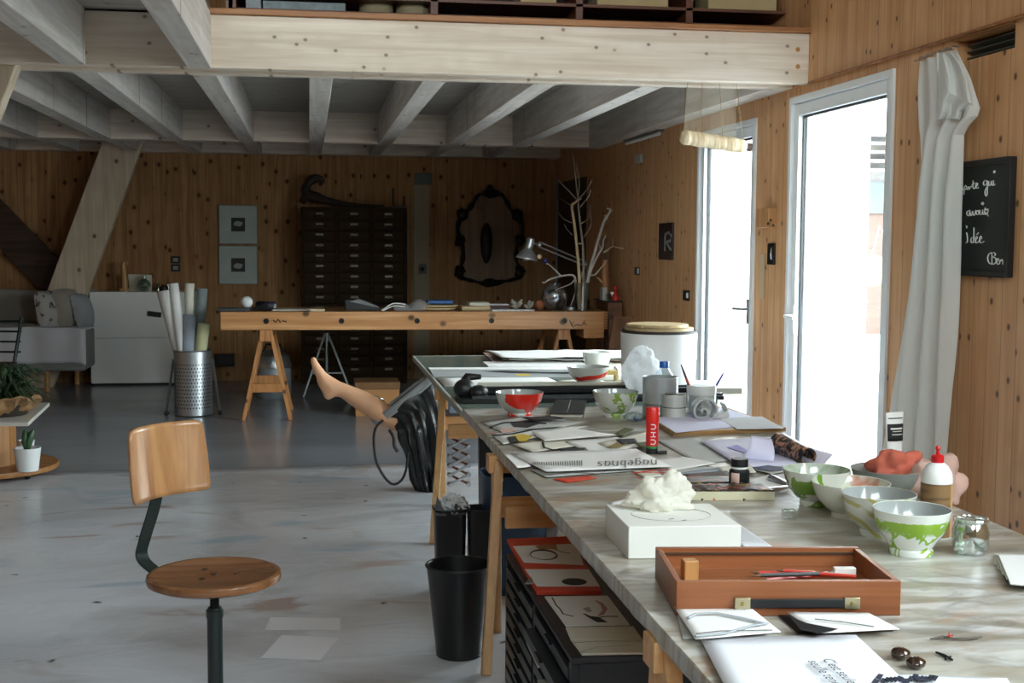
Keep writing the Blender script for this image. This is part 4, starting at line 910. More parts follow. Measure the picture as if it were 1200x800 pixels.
def ring(k):
    i = min(int(k), len(BAG)-2); f = k-i; (c0, a0, d0_), (c1, a1, d1_) = BAG[i], BAG[i+1]; f2 = f
    return ((c0[0]+(c1[0]-c0[0])*f2, c0[1]+(c1[1]-c0[1])*f2), (a0[0]+(a1[0]-a0[0])*f2, a0[1]+(a1[1]-a0[1])*f2), d0_+(d1_-d0_)*f2)
def bagp(u, v, infl=1.0):
    c_, a_, dd_ = ring(v*(len(BAG)-1)); an = u*2*math.pi
    C_ = at(*c_, Y=LYm); ax = at(c_[0]+a_[0], c_[1]+a_[1], Y=LYm)-C_
    fold = 1+(.10*math.sin(an*7+v*3)+.2*noise.noise(Vector((math.cos(an)*3, math.sin(an)*3, v*6)))+.08*math.sin(an*15-v*6))*min(1, v*3)
    return C_+(ax*math.cos(an)*infl+Vector((0, dd_*math.sin(an)*infl, 0)))*fold-g
MB().grid(bagp, 72, 40, wrap=True).build('bag_cloth', BL, parent=bg_, solid=.003)
mb = MB(); nrm = (at(455, 452, Y=LYm)-at(472, 466, Y=LYm)).normalized()
mb.grid(lambda u, v: bagp(u, 0, 1.04)+nrm*(-.035+.05*v), 48, 3, wrap=True)
mb.build('waistband', pm('grey_band', '#8f9190', .8), parent=bg_, solid=.004)
CB = pm('black_cord', '#16181c', .5)
MB().tube(smooth_path([at(x, y, Y=LYm-.1)-g for x, y in ((449, 492), (441, 500), (438, 515), (441, 540), (450, 558), (460, 567), (470, 563), (476, 550), (478, 530))], 6), .0075, 8).build('drawstring', CB, parent=bg_)
MB().tube(smooth_path([at(x, y, Y=LYm-.1)-g for x, y in ((456, 503), (461, 512), (462, 522), (466, 529))], 6), .009, 8).build('drawstring_end', CB, parent=bg_)
# ================================================================== things on the tables
T = TZ+.0006; RT = RZ+.0012
# ---- bowls
def splash(name, base, col, thr, scale, seed, dirv=(0, -1, 0), kd=0, kz=0, inner='#c9cbc4', drip=1.0, soft=.02, col2=None):
    t = NT(name); X = t.xyz(); v = t.sc((scale, scale, scale*drip), (seed*3.1, seed*1.7, seed*2.3))
    n_ = t.noise(v, 1, 3, .6)
    dt = t.n('VectorMath', {0: t.co, 1: dirv}, operation='DOT_PRODUCT').outputs['Value']
    f = t.ma('ADD', t.ma('ADD', n_, t.ma('MULTIPLY', dt, kd)), t.ma('MULTIPLY', X[2], kz))
    m = t.step(f, thr, thr+soft)
    c = t.mix(m, lin(base), lin(col))
    if col2: c = t.mix(t.step(t.noise(t.sc((scale*2,)*3, (seed, 0, 5)), 1, 2), .60, .63), c, lin(col2))
    return t.done(c, .12, **{'Coat Weight': .5})
def bowl(name, label, cx, rimy, basey, wpx, outer, inner, Zb=None, foot=.34, cat='bowl', n=56, lean=0):
    Zb = T if Zb is None else Zb
    p = at(cx, basey, Z=Zb); r = m_(wpx, p)/2; top_ = at(cx, rimy, Y=p.y).z; h_ = top_-Zb
    t_ = thing(name, label, cat, (p.x, p.y, Zb), group='bowls on the tables')
    prof = [(0, .004), (foot*r*1.25, .004), (foot*r*1.28, 0), (foot*r*1.38, 0), (foot*r*1.42, h_*.1), (foot*r*1.36, h_*.15), (r*.66, h_*.3), (r*.84, h_*.52), (r*.94, h_*.76), (r*.99, h_*.96), (r, h_*.99), (r*.985, h_), (r*.965, h_*.99)]
    MB().lathe(prof, n=n, cap=False).build('outer_wall', outer, parent=t_)
    MB().lathe([(r*.966, h_*.99), (r*.955, h_*.94), (r*.9, h_*.74), (r*.8, h_*.52), (r*.6, h_*.3), (r*.3, h_*.17), (0, h_*.15)], n=n, cap=False).build('inner_glaze', inner, parent=t_)
    return t_, r, h_
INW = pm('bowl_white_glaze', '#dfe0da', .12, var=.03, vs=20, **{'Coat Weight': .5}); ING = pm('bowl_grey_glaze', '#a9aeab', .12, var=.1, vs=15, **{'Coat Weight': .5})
INGR = splash('inner_green', '#b9beae', '#7f9b74', .5, 22, 4, soft=.2); INP = splash('inner_pink', '#c8cbb8', '#c07a66', .53, 14, 9, soft=.12)
t = NT('red_streak'); X = t.xyz(); s_ = t.ma('ABSOLUTE', t.ma('SUBTRACT', t.ma('ADD', X[2], t.ma('MULTIPLY', t.noise(t.co, 14, 2), .02)), t.ma('ADD', .056, t.ma('MULTIPLY', X[0], .16)))); mk = t.ma('MULTIPLY', t.ma('SUBTRACT', 1.0, t.step(s_, .011, .012)), t.ma('LESS_THAN', X[1], -.035)); STREAK = t.done(t.mix(mk, lin('#bfc1ba'), lin('#c92a1c')), .15)
bowl('white_bowl', 'plain white bowl on the far table against the white drum', 699, 412, 439, 34, INW, INW, RT+.005, foot=.4)
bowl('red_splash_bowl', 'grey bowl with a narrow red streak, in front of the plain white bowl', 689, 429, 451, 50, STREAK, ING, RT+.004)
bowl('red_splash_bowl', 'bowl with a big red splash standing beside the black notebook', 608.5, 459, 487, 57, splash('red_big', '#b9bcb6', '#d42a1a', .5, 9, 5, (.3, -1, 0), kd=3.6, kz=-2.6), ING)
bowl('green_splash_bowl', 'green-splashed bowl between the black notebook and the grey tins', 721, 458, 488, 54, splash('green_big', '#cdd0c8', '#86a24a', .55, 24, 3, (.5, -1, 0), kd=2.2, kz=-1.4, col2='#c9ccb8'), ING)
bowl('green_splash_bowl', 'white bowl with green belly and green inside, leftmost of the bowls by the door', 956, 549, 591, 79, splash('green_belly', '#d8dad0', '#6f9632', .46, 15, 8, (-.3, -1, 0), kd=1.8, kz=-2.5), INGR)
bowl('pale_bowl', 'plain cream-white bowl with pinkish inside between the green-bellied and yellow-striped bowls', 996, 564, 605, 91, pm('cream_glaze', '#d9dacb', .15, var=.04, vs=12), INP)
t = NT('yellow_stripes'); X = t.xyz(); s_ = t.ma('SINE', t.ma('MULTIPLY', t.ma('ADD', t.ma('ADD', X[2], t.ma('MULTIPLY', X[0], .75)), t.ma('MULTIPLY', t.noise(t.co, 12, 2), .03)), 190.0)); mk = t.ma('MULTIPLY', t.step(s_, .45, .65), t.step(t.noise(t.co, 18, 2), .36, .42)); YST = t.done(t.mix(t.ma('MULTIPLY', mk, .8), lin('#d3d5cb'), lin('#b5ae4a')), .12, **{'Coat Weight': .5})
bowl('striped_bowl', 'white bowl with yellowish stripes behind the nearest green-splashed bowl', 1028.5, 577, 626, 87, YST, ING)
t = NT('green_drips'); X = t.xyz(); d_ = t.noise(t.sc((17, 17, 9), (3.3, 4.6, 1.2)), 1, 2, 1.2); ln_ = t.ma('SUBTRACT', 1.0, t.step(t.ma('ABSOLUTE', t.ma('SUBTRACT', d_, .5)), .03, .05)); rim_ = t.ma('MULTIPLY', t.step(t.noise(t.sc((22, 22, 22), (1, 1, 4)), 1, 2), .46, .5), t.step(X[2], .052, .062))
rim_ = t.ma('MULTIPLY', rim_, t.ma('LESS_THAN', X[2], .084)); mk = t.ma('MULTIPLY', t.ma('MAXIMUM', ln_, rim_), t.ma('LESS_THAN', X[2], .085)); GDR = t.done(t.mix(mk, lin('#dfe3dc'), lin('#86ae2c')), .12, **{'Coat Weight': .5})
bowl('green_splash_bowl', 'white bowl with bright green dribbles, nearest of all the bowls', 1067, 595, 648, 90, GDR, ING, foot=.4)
b_, r_, h_ = bowl('grey_bowl', 'grey bowl with a coral cloth in it, behind the other bowls', 1040, 548, 583, 86, pm('dark_grey_glaze', '#8b8e88', .25, var=.15, vs=12), ING)
def cloth(name, label, cat, c, rx, ry, rz, mat, seed, base=0, n=56, m=30):
    c = Vector(c)
    def fn(u, v):
        a = u*2*math.pi; t_ = v*math.pi; d = Vector((math.sin(t_)*math.cos(a), math.sin(t_)*math.sin(a), math.cos(t_)))
        q = d*1.6+Vector((seed, seed*2, 0)); w = 1+.55*noise.noise(q)+.07*abs(noise.noise(d*4+Vector((0, seed, seed))))
        p = Vector((d.x*rx*w, d.y*ry*w, d.z*rz*w)); p.z = max(p.z, -rz*.75+0) ; return c+p
    mb = MB().grid(fn, n, m, wrap=True)
    return solo(mb, name, mat, label, cat, org=(c.x, c.y, c.z-rz*.75))
g = b_.location
cloth('coral_cloth', 'crumpled coral cloth heaped in the grey bowl', 'cloth', (at(1050, 546, Y=g.y).x, g.y, at(1050, 547, Y=g.y).z), .065, .05, .055, pm('coral_cotton', '#cc6a54', .9, var=.12, vs=14), 4)
p = at(1098, 590, Z=T)
cloth('pink_cloth', 'crumpled pale pink and white cloth behind the glue bottle', 'cloth', (p.x+.01, p.y+.02, T+.055), .07, .06, .073, pm('pale_pink_cotton', '#d9b3a4', .9, var=.2, vs=9), 11)
# ---- white paint tube standing on its cap
p = at(1046, 566, Z=T); p.y += .0
tb_top = at(1046, 483, Y=p.y).z; w_ = m_(24, p)/2; hh = tb_top-T
tt = thing('paint_tube', 'white paint tube with black label standing on its cap before the curtain', 'paint tube', (p.x, p.y, T), R(12))
mb = MB(); n_ = 24
def tube_fn(u, v):
    a = u*2*math.pi; ry = w_*.8*(1-v)**.8+.0015; rx = w_*(.82+.22*v); return Vector((rx*math.cos(a), ry*math.sin(a), .025+(hh-.025)*v))
mb.grid(tube_fn, n_, 10, wrap=True); mb.build('tube_body', WHITEPL, parent=tt)
MB().lathe([(0, 0), (w_*.7, 0), (w_*.72, .022), (w_*.82, .026), (0, .027)], n=24).build('cap', WHITEPL, parent=tt)
lb = MB(); lb.grid(lambda u, v: tube_fn(.56+.38*u, .55+.27*v)+Vector((0, -.0012, 0)), 10, 4); lb = lb.build('label_band', INK, parent=tt, solid=.0006)
for k, (u0, u1) in enumerate(((.2, .85), (.3, .8), (.25, .85))):
    MB().grid(lambda u, v: tube_fn(.56+.38*(u0+(u1-u0)*u), .76-.05*k-(.028 if k == 0 else .012)*v)+Vector((0, -.002, 0)), 8, 1).build('print_line', WHITEPL, parent=lb, solid=.0003)
MB().grid(lambda u, v: tube_fn(.6+.3*u, .9+.02*v)+Vector((0, -.0014, 0)), 8, 1).build('print_line', GREYINK, parent=tt, solid=.0003)
# ---- glue bottle
p = at(1101, 631, Z=T); r = m_(36, p)/2; p.y += r*.6; zt_ = at(1101, 522, Y=p.y).z; hb = zt_-T
gb = thing('glue_bottle', 'white glue bottle with brown label and red cap behind the nearest bowl', 'bottle', (p.x, p.y, T))
MB().lathe([(0, 0), (r*.94, 0), (r, .006), (r, hb*.62), (r*.95, hb*.7), (r*.72, hb*.78), (r*.38, hb*.82), (r*.34, hb*.83), (0, hb*.83)], n=40).build('bottle_body', WHITEPL, parent=gb)
t = NT('brown_label'); X = t.xyz(); c = t.mix(t.step(t.noise(t.sc((4, 4, 60)), 1, 2), .5, .56), lin('#8a6a45'), lin('#6d5236')); c = t.mix(t.ma('GREATER_THAN', X[0], r*.55), c, lin('#c09a6a')); BRL = t.done(c, .5)
lb = MB().lathe([(r*1.005, hb*.02), (r*1.012, hb*.02), (r*1.012, hb*.6), (r*1.005, hb*.6)], n=40).build('label_band', BRL, parent=gb)
REDC = pm('red_cap', '#c8161c', .3)
MB().lathe([(r*.38, hb*.815), (r*.4, hb*.82), (r*.4, hb*.89), (r*.3, hb*.9), (r*.12, hb*.905), (r*.1, hb*.95), (r*.15, hb*.96), (r*.15, hb*.985), (r*.1, hb), (0, hb)], n=28).build('cap', REDC, parent=gb)
# ---- glass jar
p = at(1142, 650, Z=T); r = m_(42, p)/2; p.y += r*.5; hj = at(1142, 606, Y=p.y).z-T
gj = thing('glass_jar', 'small clear glass yoghurt jar at the right edge of the table', 'jar', (p.x, p.y, T))
MB().lathe([(0, .003), (r*.8, 0), (r*.92, .004), (r, hj*.25), (r, hj*.6), (r*.9, hj*.78), (r*.84, hj*.86), (r*.95, hj*.9), (r*.97, hj*.96), (r*.93, hj), (r*.86, hj*.98), (r*.78, hj*.86), (r*.85, hj*.74), (r*.93, hj*.58), (r*.93, hj*.25), (r*.8, .01), (0, .009)], n=40, wob=lambda a, z: 1+.012*math.cos(a*10)).build('jar_glass', glass('jar_glass_mat', '#e9f1ee', 1.0), parent=gj)
# ---- glue stick, with the letters on its side
p = at(764, 531, Z=T); r = m_(15.5, p)/2; hs = at(764, 477, Y=p.y).z-T
gs_ = thing('glue_stick', 'red and white glue stick standing upright on the sheets in mid table', 'glue stick', (p.x, p.y, T))
MB().lathe([(0, 0), (r*.9, 0), (r*.92, hs*.12), (0, hs*.12)], n=28).build('twist_base', BLACK, parent=gs_)
MB().lathe([(r*.93, hs*.12), (r*.96, hs*.12), (r*.96, hs*.17), (r*.93, hs*.17)], n=28).build('green_ring', pm('green_band', '#1f8a4a', .4), parent=gs_)
bd = MB().lathe([(0, hs*.17), (r*.95, hs*.17), (r*.95, hs*.69), (0, hs*.69)], n=28).build('stick_body', pm('stick_red', '#d2201c', .35, var=.02), parent=gs_)
MB().lathe([(r*.9, hs*.69), (r*1.02, hs*.695), (r*1.02, hs*.975), (r*.95, hs), (0, hs)], n=28).build('cap', pm('cap_red', '#d5281f', .3, var=.02), parent=gs_)
def letters(o, strokes, org, wid, hei, rr, mat, a0, w_=.0018):
    """strokes in unit square wrapped on the cylinder of o, reading upwards"""
    for s_ in strokes:
        mb = MB(); pts = []
        for (x, y) in s_:
            a = R(a0)+y*wid/rr; pts.append((rr*math.cos(a), rr*math.sin(a), org+x*hei))
        mb.tube(pts, w_, 6, flat=1)
        mb.build('letter', mat, parent=o)
U_ = lambda x: [(x, 1), (x, .3), (x+.06, .05), (x+.14, .05), (x+.2, .3), (x+.2, 1)]
st_ = [U_(0), [(.34, 0), (.34, 1)], [(.54, 0), (.54, 1)], [(.34, .5), (.54, .5)], U_(.7)]
st_ = [[(x/.9, 1-y) for x, y in s_] for s_ in st_]
letters(bd, st_, hs*.22, .017, hs*.42, r*.965, WHITE, -118)
# plug cap lying at its foot
p = at(771, 532, Z=T); solo(MB().cyl((p.x, p.y, T+.006), (p.x+.03, p.y, T+.006), .006), 'pen_cap', BLACK, 'short black cap lying against the foot of the glue stick', 'cap', org=(p.x, p.y, T))
# ---- black notebook
o = slab([(653, 474), (686, 475), (682, 489), (645, 488)], T, .014, 'notebook', PAPER2, 'closed black notebook lying between the red and green splashed bowls', 'notebook')
g = Vector(o.location); ps = [at(*q, Z=T)-g for q in [(651.5, 472.5), (687.5, 473.5), (683.5, 489.6), (643.5, 488.6)]]
MB().prism([q+Vector((0, 0, .014)) for q in ps], (0, 0, .003)).build('cover', pm('notebook_black', '#222322', .45), parent=o); MB().prism([q+Vector((0, 0, -.0004)) for q in ps], (0, 0, .0003)).build('back_cover', BLACK, parent=o)
a_, b_ = at(669, 473, Z=T+.0175)-g, at(664, 489, Z=T+.0175)-g; MB().tube([a_+Vector((0, 0, .0172)), b_+Vector((0, 0, .0172))], .0016, 6).build('elastic_band', pm('elastic', '#3c3d3c', .6), parent=o)
# ---- tins, bottle, brush pot
def tin(name, label, cx, basey, topy, wpx, mat, cat, group=None, open_=True):
    p = at(cx, basey, Z=T); r = m_(wpx, p)/2; p.y += r*.3; h_ = at(cx, topy, Y=p.y).z-T
    t_ = thing(name, label, cat, (p.x, p.y, T), group=group)
    MB().lathe([(0, .003), (r*.98, .0), (r, .004), (r*.985, .008), (r*.985, h_-.008), (r, h_-.003), (r*.98, h_), (r*.95, h_-.003), (r*.95, .01), (0, .008)], n=40).build('tin_body', mat, parent=t_)
    return t_, r, h_
t = NT('tin_label'); X = t.xyz(); TL = t.done(t.mix(t.step(X[2], .058, .06), lin('#84878a'), lin('#b0b4b6')), .35, .5)
tin('paint_tin', 'large grey metal tin in front of the white drum', 775, 489, 441, 42, TL, 'tin')
ts, r, h_ = tin('small_tin', 'small pale tin with a dark lid in front of the large grey tin', 791, 493, 461.5, 29, pm('cream_tin', '#c9cbc6', .35, .3), 'tin')
MB().lathe([(0, h_-.002), (r*.75, h_-.002), (r*.78, h_+.002), (0, h_+.004)], n=24).build('lid', pm('tin_lid', '#5d5a50', .4, .5), parent=ts); MB().lathe([(r*.99, h_*.5), (r*1.0, h_*.52), (r*.99, h_*.54)], n=40).build('seam', GREYINK, parent=ts)
p = at(787.5, 480, Z=T); p.y += .1; r = m_(22, p)/2; hb = at(787, 424, Y=p.y).z-T
wb_ = thing('water_bottle', 'clear plastic water bottle with blue cap behind the small tin', 'bottle', (p.x+.0, p.y+.03, T))
MB().lathe([(0, 0), (r*.85, .0), (r, .01), (r, hb*.6), (r*.95, hb*.7), (r*.55, hb*.84), (r*.4, hb*.88), (r*.4, hb*.92), (0, hb*.92)], n=32).build('bottle_body', glass('bottle_pet', '#e6eef2', .3), parent=wb_)
MB().lathe([(r*.42, hb*.86), (r*.52, hb*.86), (r*.52, hb*.985), (r*.48, hb), (0, hb)], n=24).build('cap', pm('cap_blue', '#2166c4', .3), parent=wb_)
pt, r, h_ = tin('brush_pot', 'pale metal pot holding a brush and a blue pencil', 823, 490, 451, 34, pm('pot_metal', '#c6cac6', .3, .5), 'pot'); g = Vector(pt.location)
MB().lathe([(r*.99, h_*.72), (r*1.02, h_*.8), (r*1.02, h_*.97), (r*.99, h_)], n=40).build('collar', pm('pot_band', '#dfe2de', .35), parent=pt)
a_ = at(798, 427, Y=g.y+.0); b_ = Vector((g.x-r*.1, g.y, T+.02)); br_ = thing('paint_brush', 'dark red paint brush leaning left in the pale pot', 'brush', b_)
m1 = a_.lerp(b_, .18); m2 = a_.lerp(b_, .28)
MB().tube([a_-b_, m1-b_], [.002, .0045], 8).build('bristles', INK, parent=br_); MB().tube([m1-b_, m2-b_], .0048, 10).build('ferrule', pm('ferrule_copper', '#5c3527', .35, .7), parent=br_); MB().tube([m2-b_, a_.lerp(b_, .6)-b_, Vector((0, 0, 0))], [.0055, .0075, .004], 10).build('handle', pm('brush_red', '#b04a36', .4), parent=br_)
a_ = at(850, 433.5, Y=g.y); b_ = Vector((g.x+r*.0, g.y+.01, T+.02)); pc = thing('blue_pencil', 'blue pencil leaning right in the pale pot', 'pencil', b_)
MB().tube([a_.lerp(b_, .1)-b_, Vector((0, 0, 0))], .0042, 6).build('shaft', pm('pencil_blue', '#3a3c8e', .4), parent=pc); MB().tube([a_-b_, a_.lerp(b_, .1)-b_], [.0008, .0042], 6).build('tip', pm('pencil_tip', '#b8b4b4', .6), parent=pc)
p = at(842, 486, Z=T); p.y += .08; hz_ = at(843, 465, Y=p.y).z
solo(MB().box((p.x, p.y, (T+hz_)/2), (m_(10, p), .03, hz_-T)), 'green_eraser', pm('deep_green', '#1f5a4c', .5), 'dark green block behind the tape dispenser', 'block', org=(p.x, p.y, T), bev=.003)
# ---- spiral tape dispenser
Yd = at(826, 494, Z=T).y; cx_ = at(823, 479, Y=Yd); td = thing('tape_dispenser', 'grey spiral-shaped tape dispenser in front of the brush pot', 'tape dispenser', (cx_.x, Yd, T))
spx = [(819, 481), (822, 478), (826, 479), (828, 484), (825, 488), (819, 489), (813, 486), (812, 479), (815, 472), (822, 467), (831, 468), (837, 474), (838, 482), (833, 490), (838, 494), (845, 492), (850, 484), (849, 477), (846, 472)]
sp2 = smooth_path([at(x, y, Y=Yd)-td.location for x, y in spx], 5); n_ = len(sp2)
mb = MB(); 
strap(mb, sp2, Vector((0, 1, 0)), .05, .009); mb.build('spiral_band', pm('dispenser_grey', '#bcc0bf', .35, .1), parent=td, bev=.001)
mb = MB(); P_ = [at(x, y, Y=Yd)-td.location for x, y in ((812, 490), (834, 489), (850, 480), (853, 486), (846, 494), (826, 495.5), (810, 495))]; mb.prism([q+Vector((0, -.028, 0)) for q in P_], (0, .056, 0)); mb.build('base', pm('dispenser_base', '#d3d6d4', .35), parent=td, bev=.002)
q = at(835, 492, Y=Yd-.03)-td.location; MB().ball(q, .006, 10, 8).build('red_dot', pm('dot_wine', '#6d1c24', .4), parent=td)
# ---- drawing board with sheets, right of the tins
o = slab([(757, 492), (849, 480), (921, 505.5), (789, 511)], T, .016, 'drawing_board', wood('board_ply', '#b58d5c', '#8a6436', 'X', 'Z', 0, 0), 'thin wooden drawing board with sheets on it beside the far door', 'board')
o = slab([(765, 490), (849, 478), (905, 496), (792, 507)], T+.017, .001, 'sheet_of_paper', LILAC, 'pale lilac sheet covering the left of the drawing board', 'paper'); 
o = slab([(842, 490), (893, 488), (919, 502), (864, 503)], T+.0185, .001, 'sheet_of_paper', pm('pale_grey_paper', '#c6c6c8', .8, var=.02), 'light grey sheet on the right corner of the drawing board', 'paper')
# ---- sheets and drawings in the middle of the front table
def S(px, nm, mat, lb, z=0, **k): return sheet(px, T+z, nm, mat, lb, **k)
s_ = S([(562, 495), (612, 487), (690, 494), (600, 513)], 'ink_drawing', PAPER3, 'grey ink drawing lying by the left table edge below the red bowl', cat='drawing', seed=1)
line(s_, [(575, 500), (590, 495), (612, 494), (640, 496)], T+.006, 'ink_stroke', INK, .006); line(s_, [(590, 508), (620, 503), (655, 500)], T+.006, 'ink_stroke', INK, .004); on(s_, [(598, 496), (620, 492), (636, 495), (618, 501), (602, 500)], T+.0055, 'ink_blot', INK); on(s_, [(585, 503), (600, 501), (606, 506), (590, 509)], T+.0055, 'pink_stain', pm('pinkish_stain', '#c9a496', .8))
s_ = S([(575, 509), (652, 501), (690, 500), (590, 521)], 'ink_drawing', PAPER, 'narrow white drawing with black edge by the left table edge', z=.004, cat='drawing', seed=2)
line(s_, [(578, 510), (600, 508), (625, 503), (660, 500)], T+.011, 'ink_stroke', INK, .005); on(s_, [(597, 511), (612, 508), (624, 511), (616, 517), (600, 517)], T+.0095, 'yellow_stain', YELLOW); on(s_, [(594, 512), (604, 511), (608, 517), (598, 519)], T+.0105, 'ink_blot', INK)
S([(623, 508), (660, 501), (723, 511), (638, 518)], 'sheet_of_paper', PAPER, 'white angled sheet in mid table left of the glue stick', z=.010, seed=4, wav=.004)
s_ = S([(600, 521), (660, 514), (705, 520), (625, 530)], 'sheet_of_paper', PAPER2, 'off-white sheet with a dark curl beneath the angled sheet', z=.004, seed=5)
line(s_, [(636, 518), (638, 524), (648, 527), (662, 527)], T+.011, 'ink_stroke', INK, .004)
S([(662, 518), (722, 513), (766, 522), (690, 532)], 'sheet_of_paper', PAPER, 'white sheet overlapping others left of the glue stick', z=.006, seed=6)
on(_ := S([(700, 520), (756, 507), (770, 512), (726, 530)], 'sheet_of_paper', PAPER2, 'cream sheet with ochre edge just left of the glue stick', z=.009, seed=7), [(710, 524), (722, 519), (736, 519), (726, 524)], T+.0142, 'ochre_stain', pm('ochre', '#8d7a3c', .8))
S([(720, 509), (732, 502), (744, 504), (730, 512)], 'card_scrap', OLIVE, 'small olive-brown scrap beyond the white angled sheet', z=.006, seed=8, cat='scrap')
o = S([(598, 532), (745, 526), (787, 547), (640, 553)], 'printed_sheet', PAPER, 'long white sheet printed with a row of large letters near the left edge', z=.013, seed=9, wav=.001, cat='sheet')
# printed row: letter-like bars and upside-down letters
g = Vector(o.location); zt_ = T+.0175
for i in range(22):
    x = 624+i*2.7+.02*i*i*.1; h_ = 1.2+i*.09; c_ = (x, 543-.1*i*.4)
    on(o, [(c_[0]-.5, c_[1]-h_), (c_[0]+.5, c_[1]-h_), (c_[0]+1, c_[1]+h_), (c_[0]-.1, c_[1]+h_)], zt_, 'print_bar', GREYINK, t=.0004)
GL = {'n': [[(0, 0), (0, 1)], [(0, .8), (.3, 1), (.7, 1), (.9, .7), (.9, 0)]], 'a': [[(.9, 1), (.3, 1), (0, .6), (.1, .1), (.6, 0), (.9, .3)], [(.9, 1), (.9, 0)]], 'b': [[(0, 1.5), (0, 0), (.6, 0), (.9, .5), (.6, 1), (0, .9)]], 'e': [[(0, .5), (.9, .5), (.8, .95), (.3, 1), (0, .6), (.2, .05), (.8, 0)]], 'g': [[(.9, 1), (.3, 1), (0, .5), (.3, .1), (.9, .2)], [(.9, 1), (.9, -.4), (.3, -.5), (.1, -.3)]], 's': [[(.9, .9), (.3, 1), (.1, .7), (.8, .35), (.6, 0), (0, .1)]], 'q': [[(.9, 1), (.2, 1), (0, .5), (.3, .1), (.9, .2)], [(.9, 1), (.9, -.5)]]}
for i, ch_ in enumerate('sanbegan'):
    x0 = 699+i*9.0; 
    for st in GL[ch_]:
        pts = [at(x0+7-6*a_, 543-i*.3+(-2.6+5.2*b_)*1.0, Z=zt_)-g for a_, b_ in st]
        MB().tube(pts, .0022, 5, flat=.4).build('letter', GREYINK, parent=o)
S([(590, 533), (604, 531), (622, 547), (606, 549)], 'sheet_of_paper', PAPER, 'corner sheet sticking out over the left table edge', z=.009, seed=10, curl=.002)
s_ = S([(622, 551), (700, 545), (752, 551), (640, 560)], 'sketch_sheet', PAPER3, 'greyish sketched sheet peeking out under the long printed sheet', z=.002, seed=11, cat='sheet')
line(s_, [(640, 556), (670, 553), (700, 555), (735, 553)], T+.008, 'ink_stroke', INK, .0016); line(s_, [(660, 553), (690, 551), (710, 552)], T+.008, 'ink_stroke', GREYINK, .0016)
s_ = S([(648, 562), (690, 558), (700, 561), (665, 566)], 'red_scrap', CORAL, 'thin red paper strip by the near edge of the printed sheet', seed=12, cat='scrap')
o = S([(740, 552), (785, 549), (800, 556), (756, 561)], 'red_lined_card', PAPER2, 'cream card with red lines behind the crumpled tissue', seed=13, cat='card')
line(o, [(742, 554), (765, 551), (786, 550)], T+.006, 'red_line', RED, .0025); line(o, [(744, 555), (750, 561), (762, 562)], T+.006, 'red_line', RED, .0018); line(o, [(752, 553), (790, 554)], T+.006, 'red_line', RED, .002)
# middle-right sheets
S([(770, 517), (816, 514), (870, 538), (820, 545)], 'plastic_sleeve', PAPER3, 'grey glossy sleeve right of the glue stick', seed=14, cat='sleeve')
S([(765, 540), (800, 536), (840, 544), (786, 552)], 'sheet_of_paper', PAPER, 'white sheet touching the foot of the glue stick', z=.003, seed=15)
o = S([(820, 518), (905, 513), (935, 546), (868, 548)], 'sheet_of_paper', LILAC, 'large pale lilac sheet in front of the drawing board', z=.006, seed=16, wav=.003)
on(o, [(852, 524), (864, 521), (880, 530), (878, 532)], T+.0125, 'violet_mark', pm('violet', '#9a94d8', .7))
# folded lilac paper standing up
g_ = at(893, 541, Z=T+.006); mb = MB(); q = [at(880, 510, Y=g_.y+.05), at(904, 514, Y=g_.y+.05), at(906, 541, Z=T+.008), at(868, 538, Z=T+.008)]
mb.grid(lambda u, v: (q[0]*(1-u)+q[1]*u)*(1-v)+(q[3]*(1-u)+q[2]*u)*v+Vector((0, -.02*math.sin(v*3.1), 0)), 6, 8)
solo(mb, 'folded_paper', LILAC, 'folded lilac paper propped up before the rolled magazine page', 'paper', org=g_, solid=.001)
on(S([(870, 548), (900, 543), (950, 548), (905, 556)], 'ink_paper', PAPER3, 'dark-marked paper behind the black ink bottle', z=.004, seed=17), [(878, 548), (900, 545), (930, 549), (905, 552)], T+.0095, 'ink_blot', pm('navy_ink', '#26264a', .6))
S([(790, 556), (850, 548), (866, 562), (806, 570)], 'sheet_of_paper', pm('bluish_paper', '#aebccb', .8), 'bluish-grey sheet behind the paint palette', z=.002, seed=18)
S([(765, 546), (830, 547), (848, 556), (780, 562)], 'sheet_of_paper', PAPER3, 'grey smudged sheet behind the crumpled tissue', z=.001, seed=19)
S([(840, 548), (880, 546), (886, 554), (848, 556)], 'sheet_of_paper', PAPER2, 'cream scrap touching the top of the ink bottle', z=.008, seed=20)
S([(872, 562), (925, 552), (952, 566), (890, 576)], 'sheet_of_paper', PAPER, 'white sheet under the metal paint tubes', z=.0, seed=21)
# rolled magazine page with a dark-haired face
a_, b_ = at(914, 521, Z=T+.035), at(948, 535, Z=T+.03); 
t = NT('magazine_page'); X = t.xyz(); n_ = t.noise(t.sc((26, 26, 26)), 1, 4, 1.5); dk = t.step(n_, .47, .53); c = t.mix(dk, lin('#1e1c20'), lin('#b98a70')); c = t.mix(t.step(X[0], .045, .06), c, t.mix(t.step(n_, .4, .5), lin('#6b5f66'), lin('#cdb6b0'))); MAG = t.done(c, .3)
mb = MB(); d = (b_-a_); u, w_ = frame(d)
mb.grid(lambda uu, v: a_+d*v+(u*math.cos(uu*6.283*1.15)+w_*math.sin(uu*6.283*1.15))*(.042-.005*uu)*(1-.35*v), 30, 8)
solo(mb, 'magazine_roll', MAG, 'rolled colour magazine page with dark photo lying before the near door', 'magazine page', org=(a_.x, a_.y, T), solid=.0008)
q = [at(914, 529, Z=T+.01), at(940, 522, Z=T+.03), at(976, 532, Z=T+.028), at(962, 548, Z=T+.01)]
mb = MB().grid(lambda u, v: (q[0]*(1-u)+q[1]*u)*(1-v)+(q[3]*(1-u)+q[2]*u)*v, 6, 6)
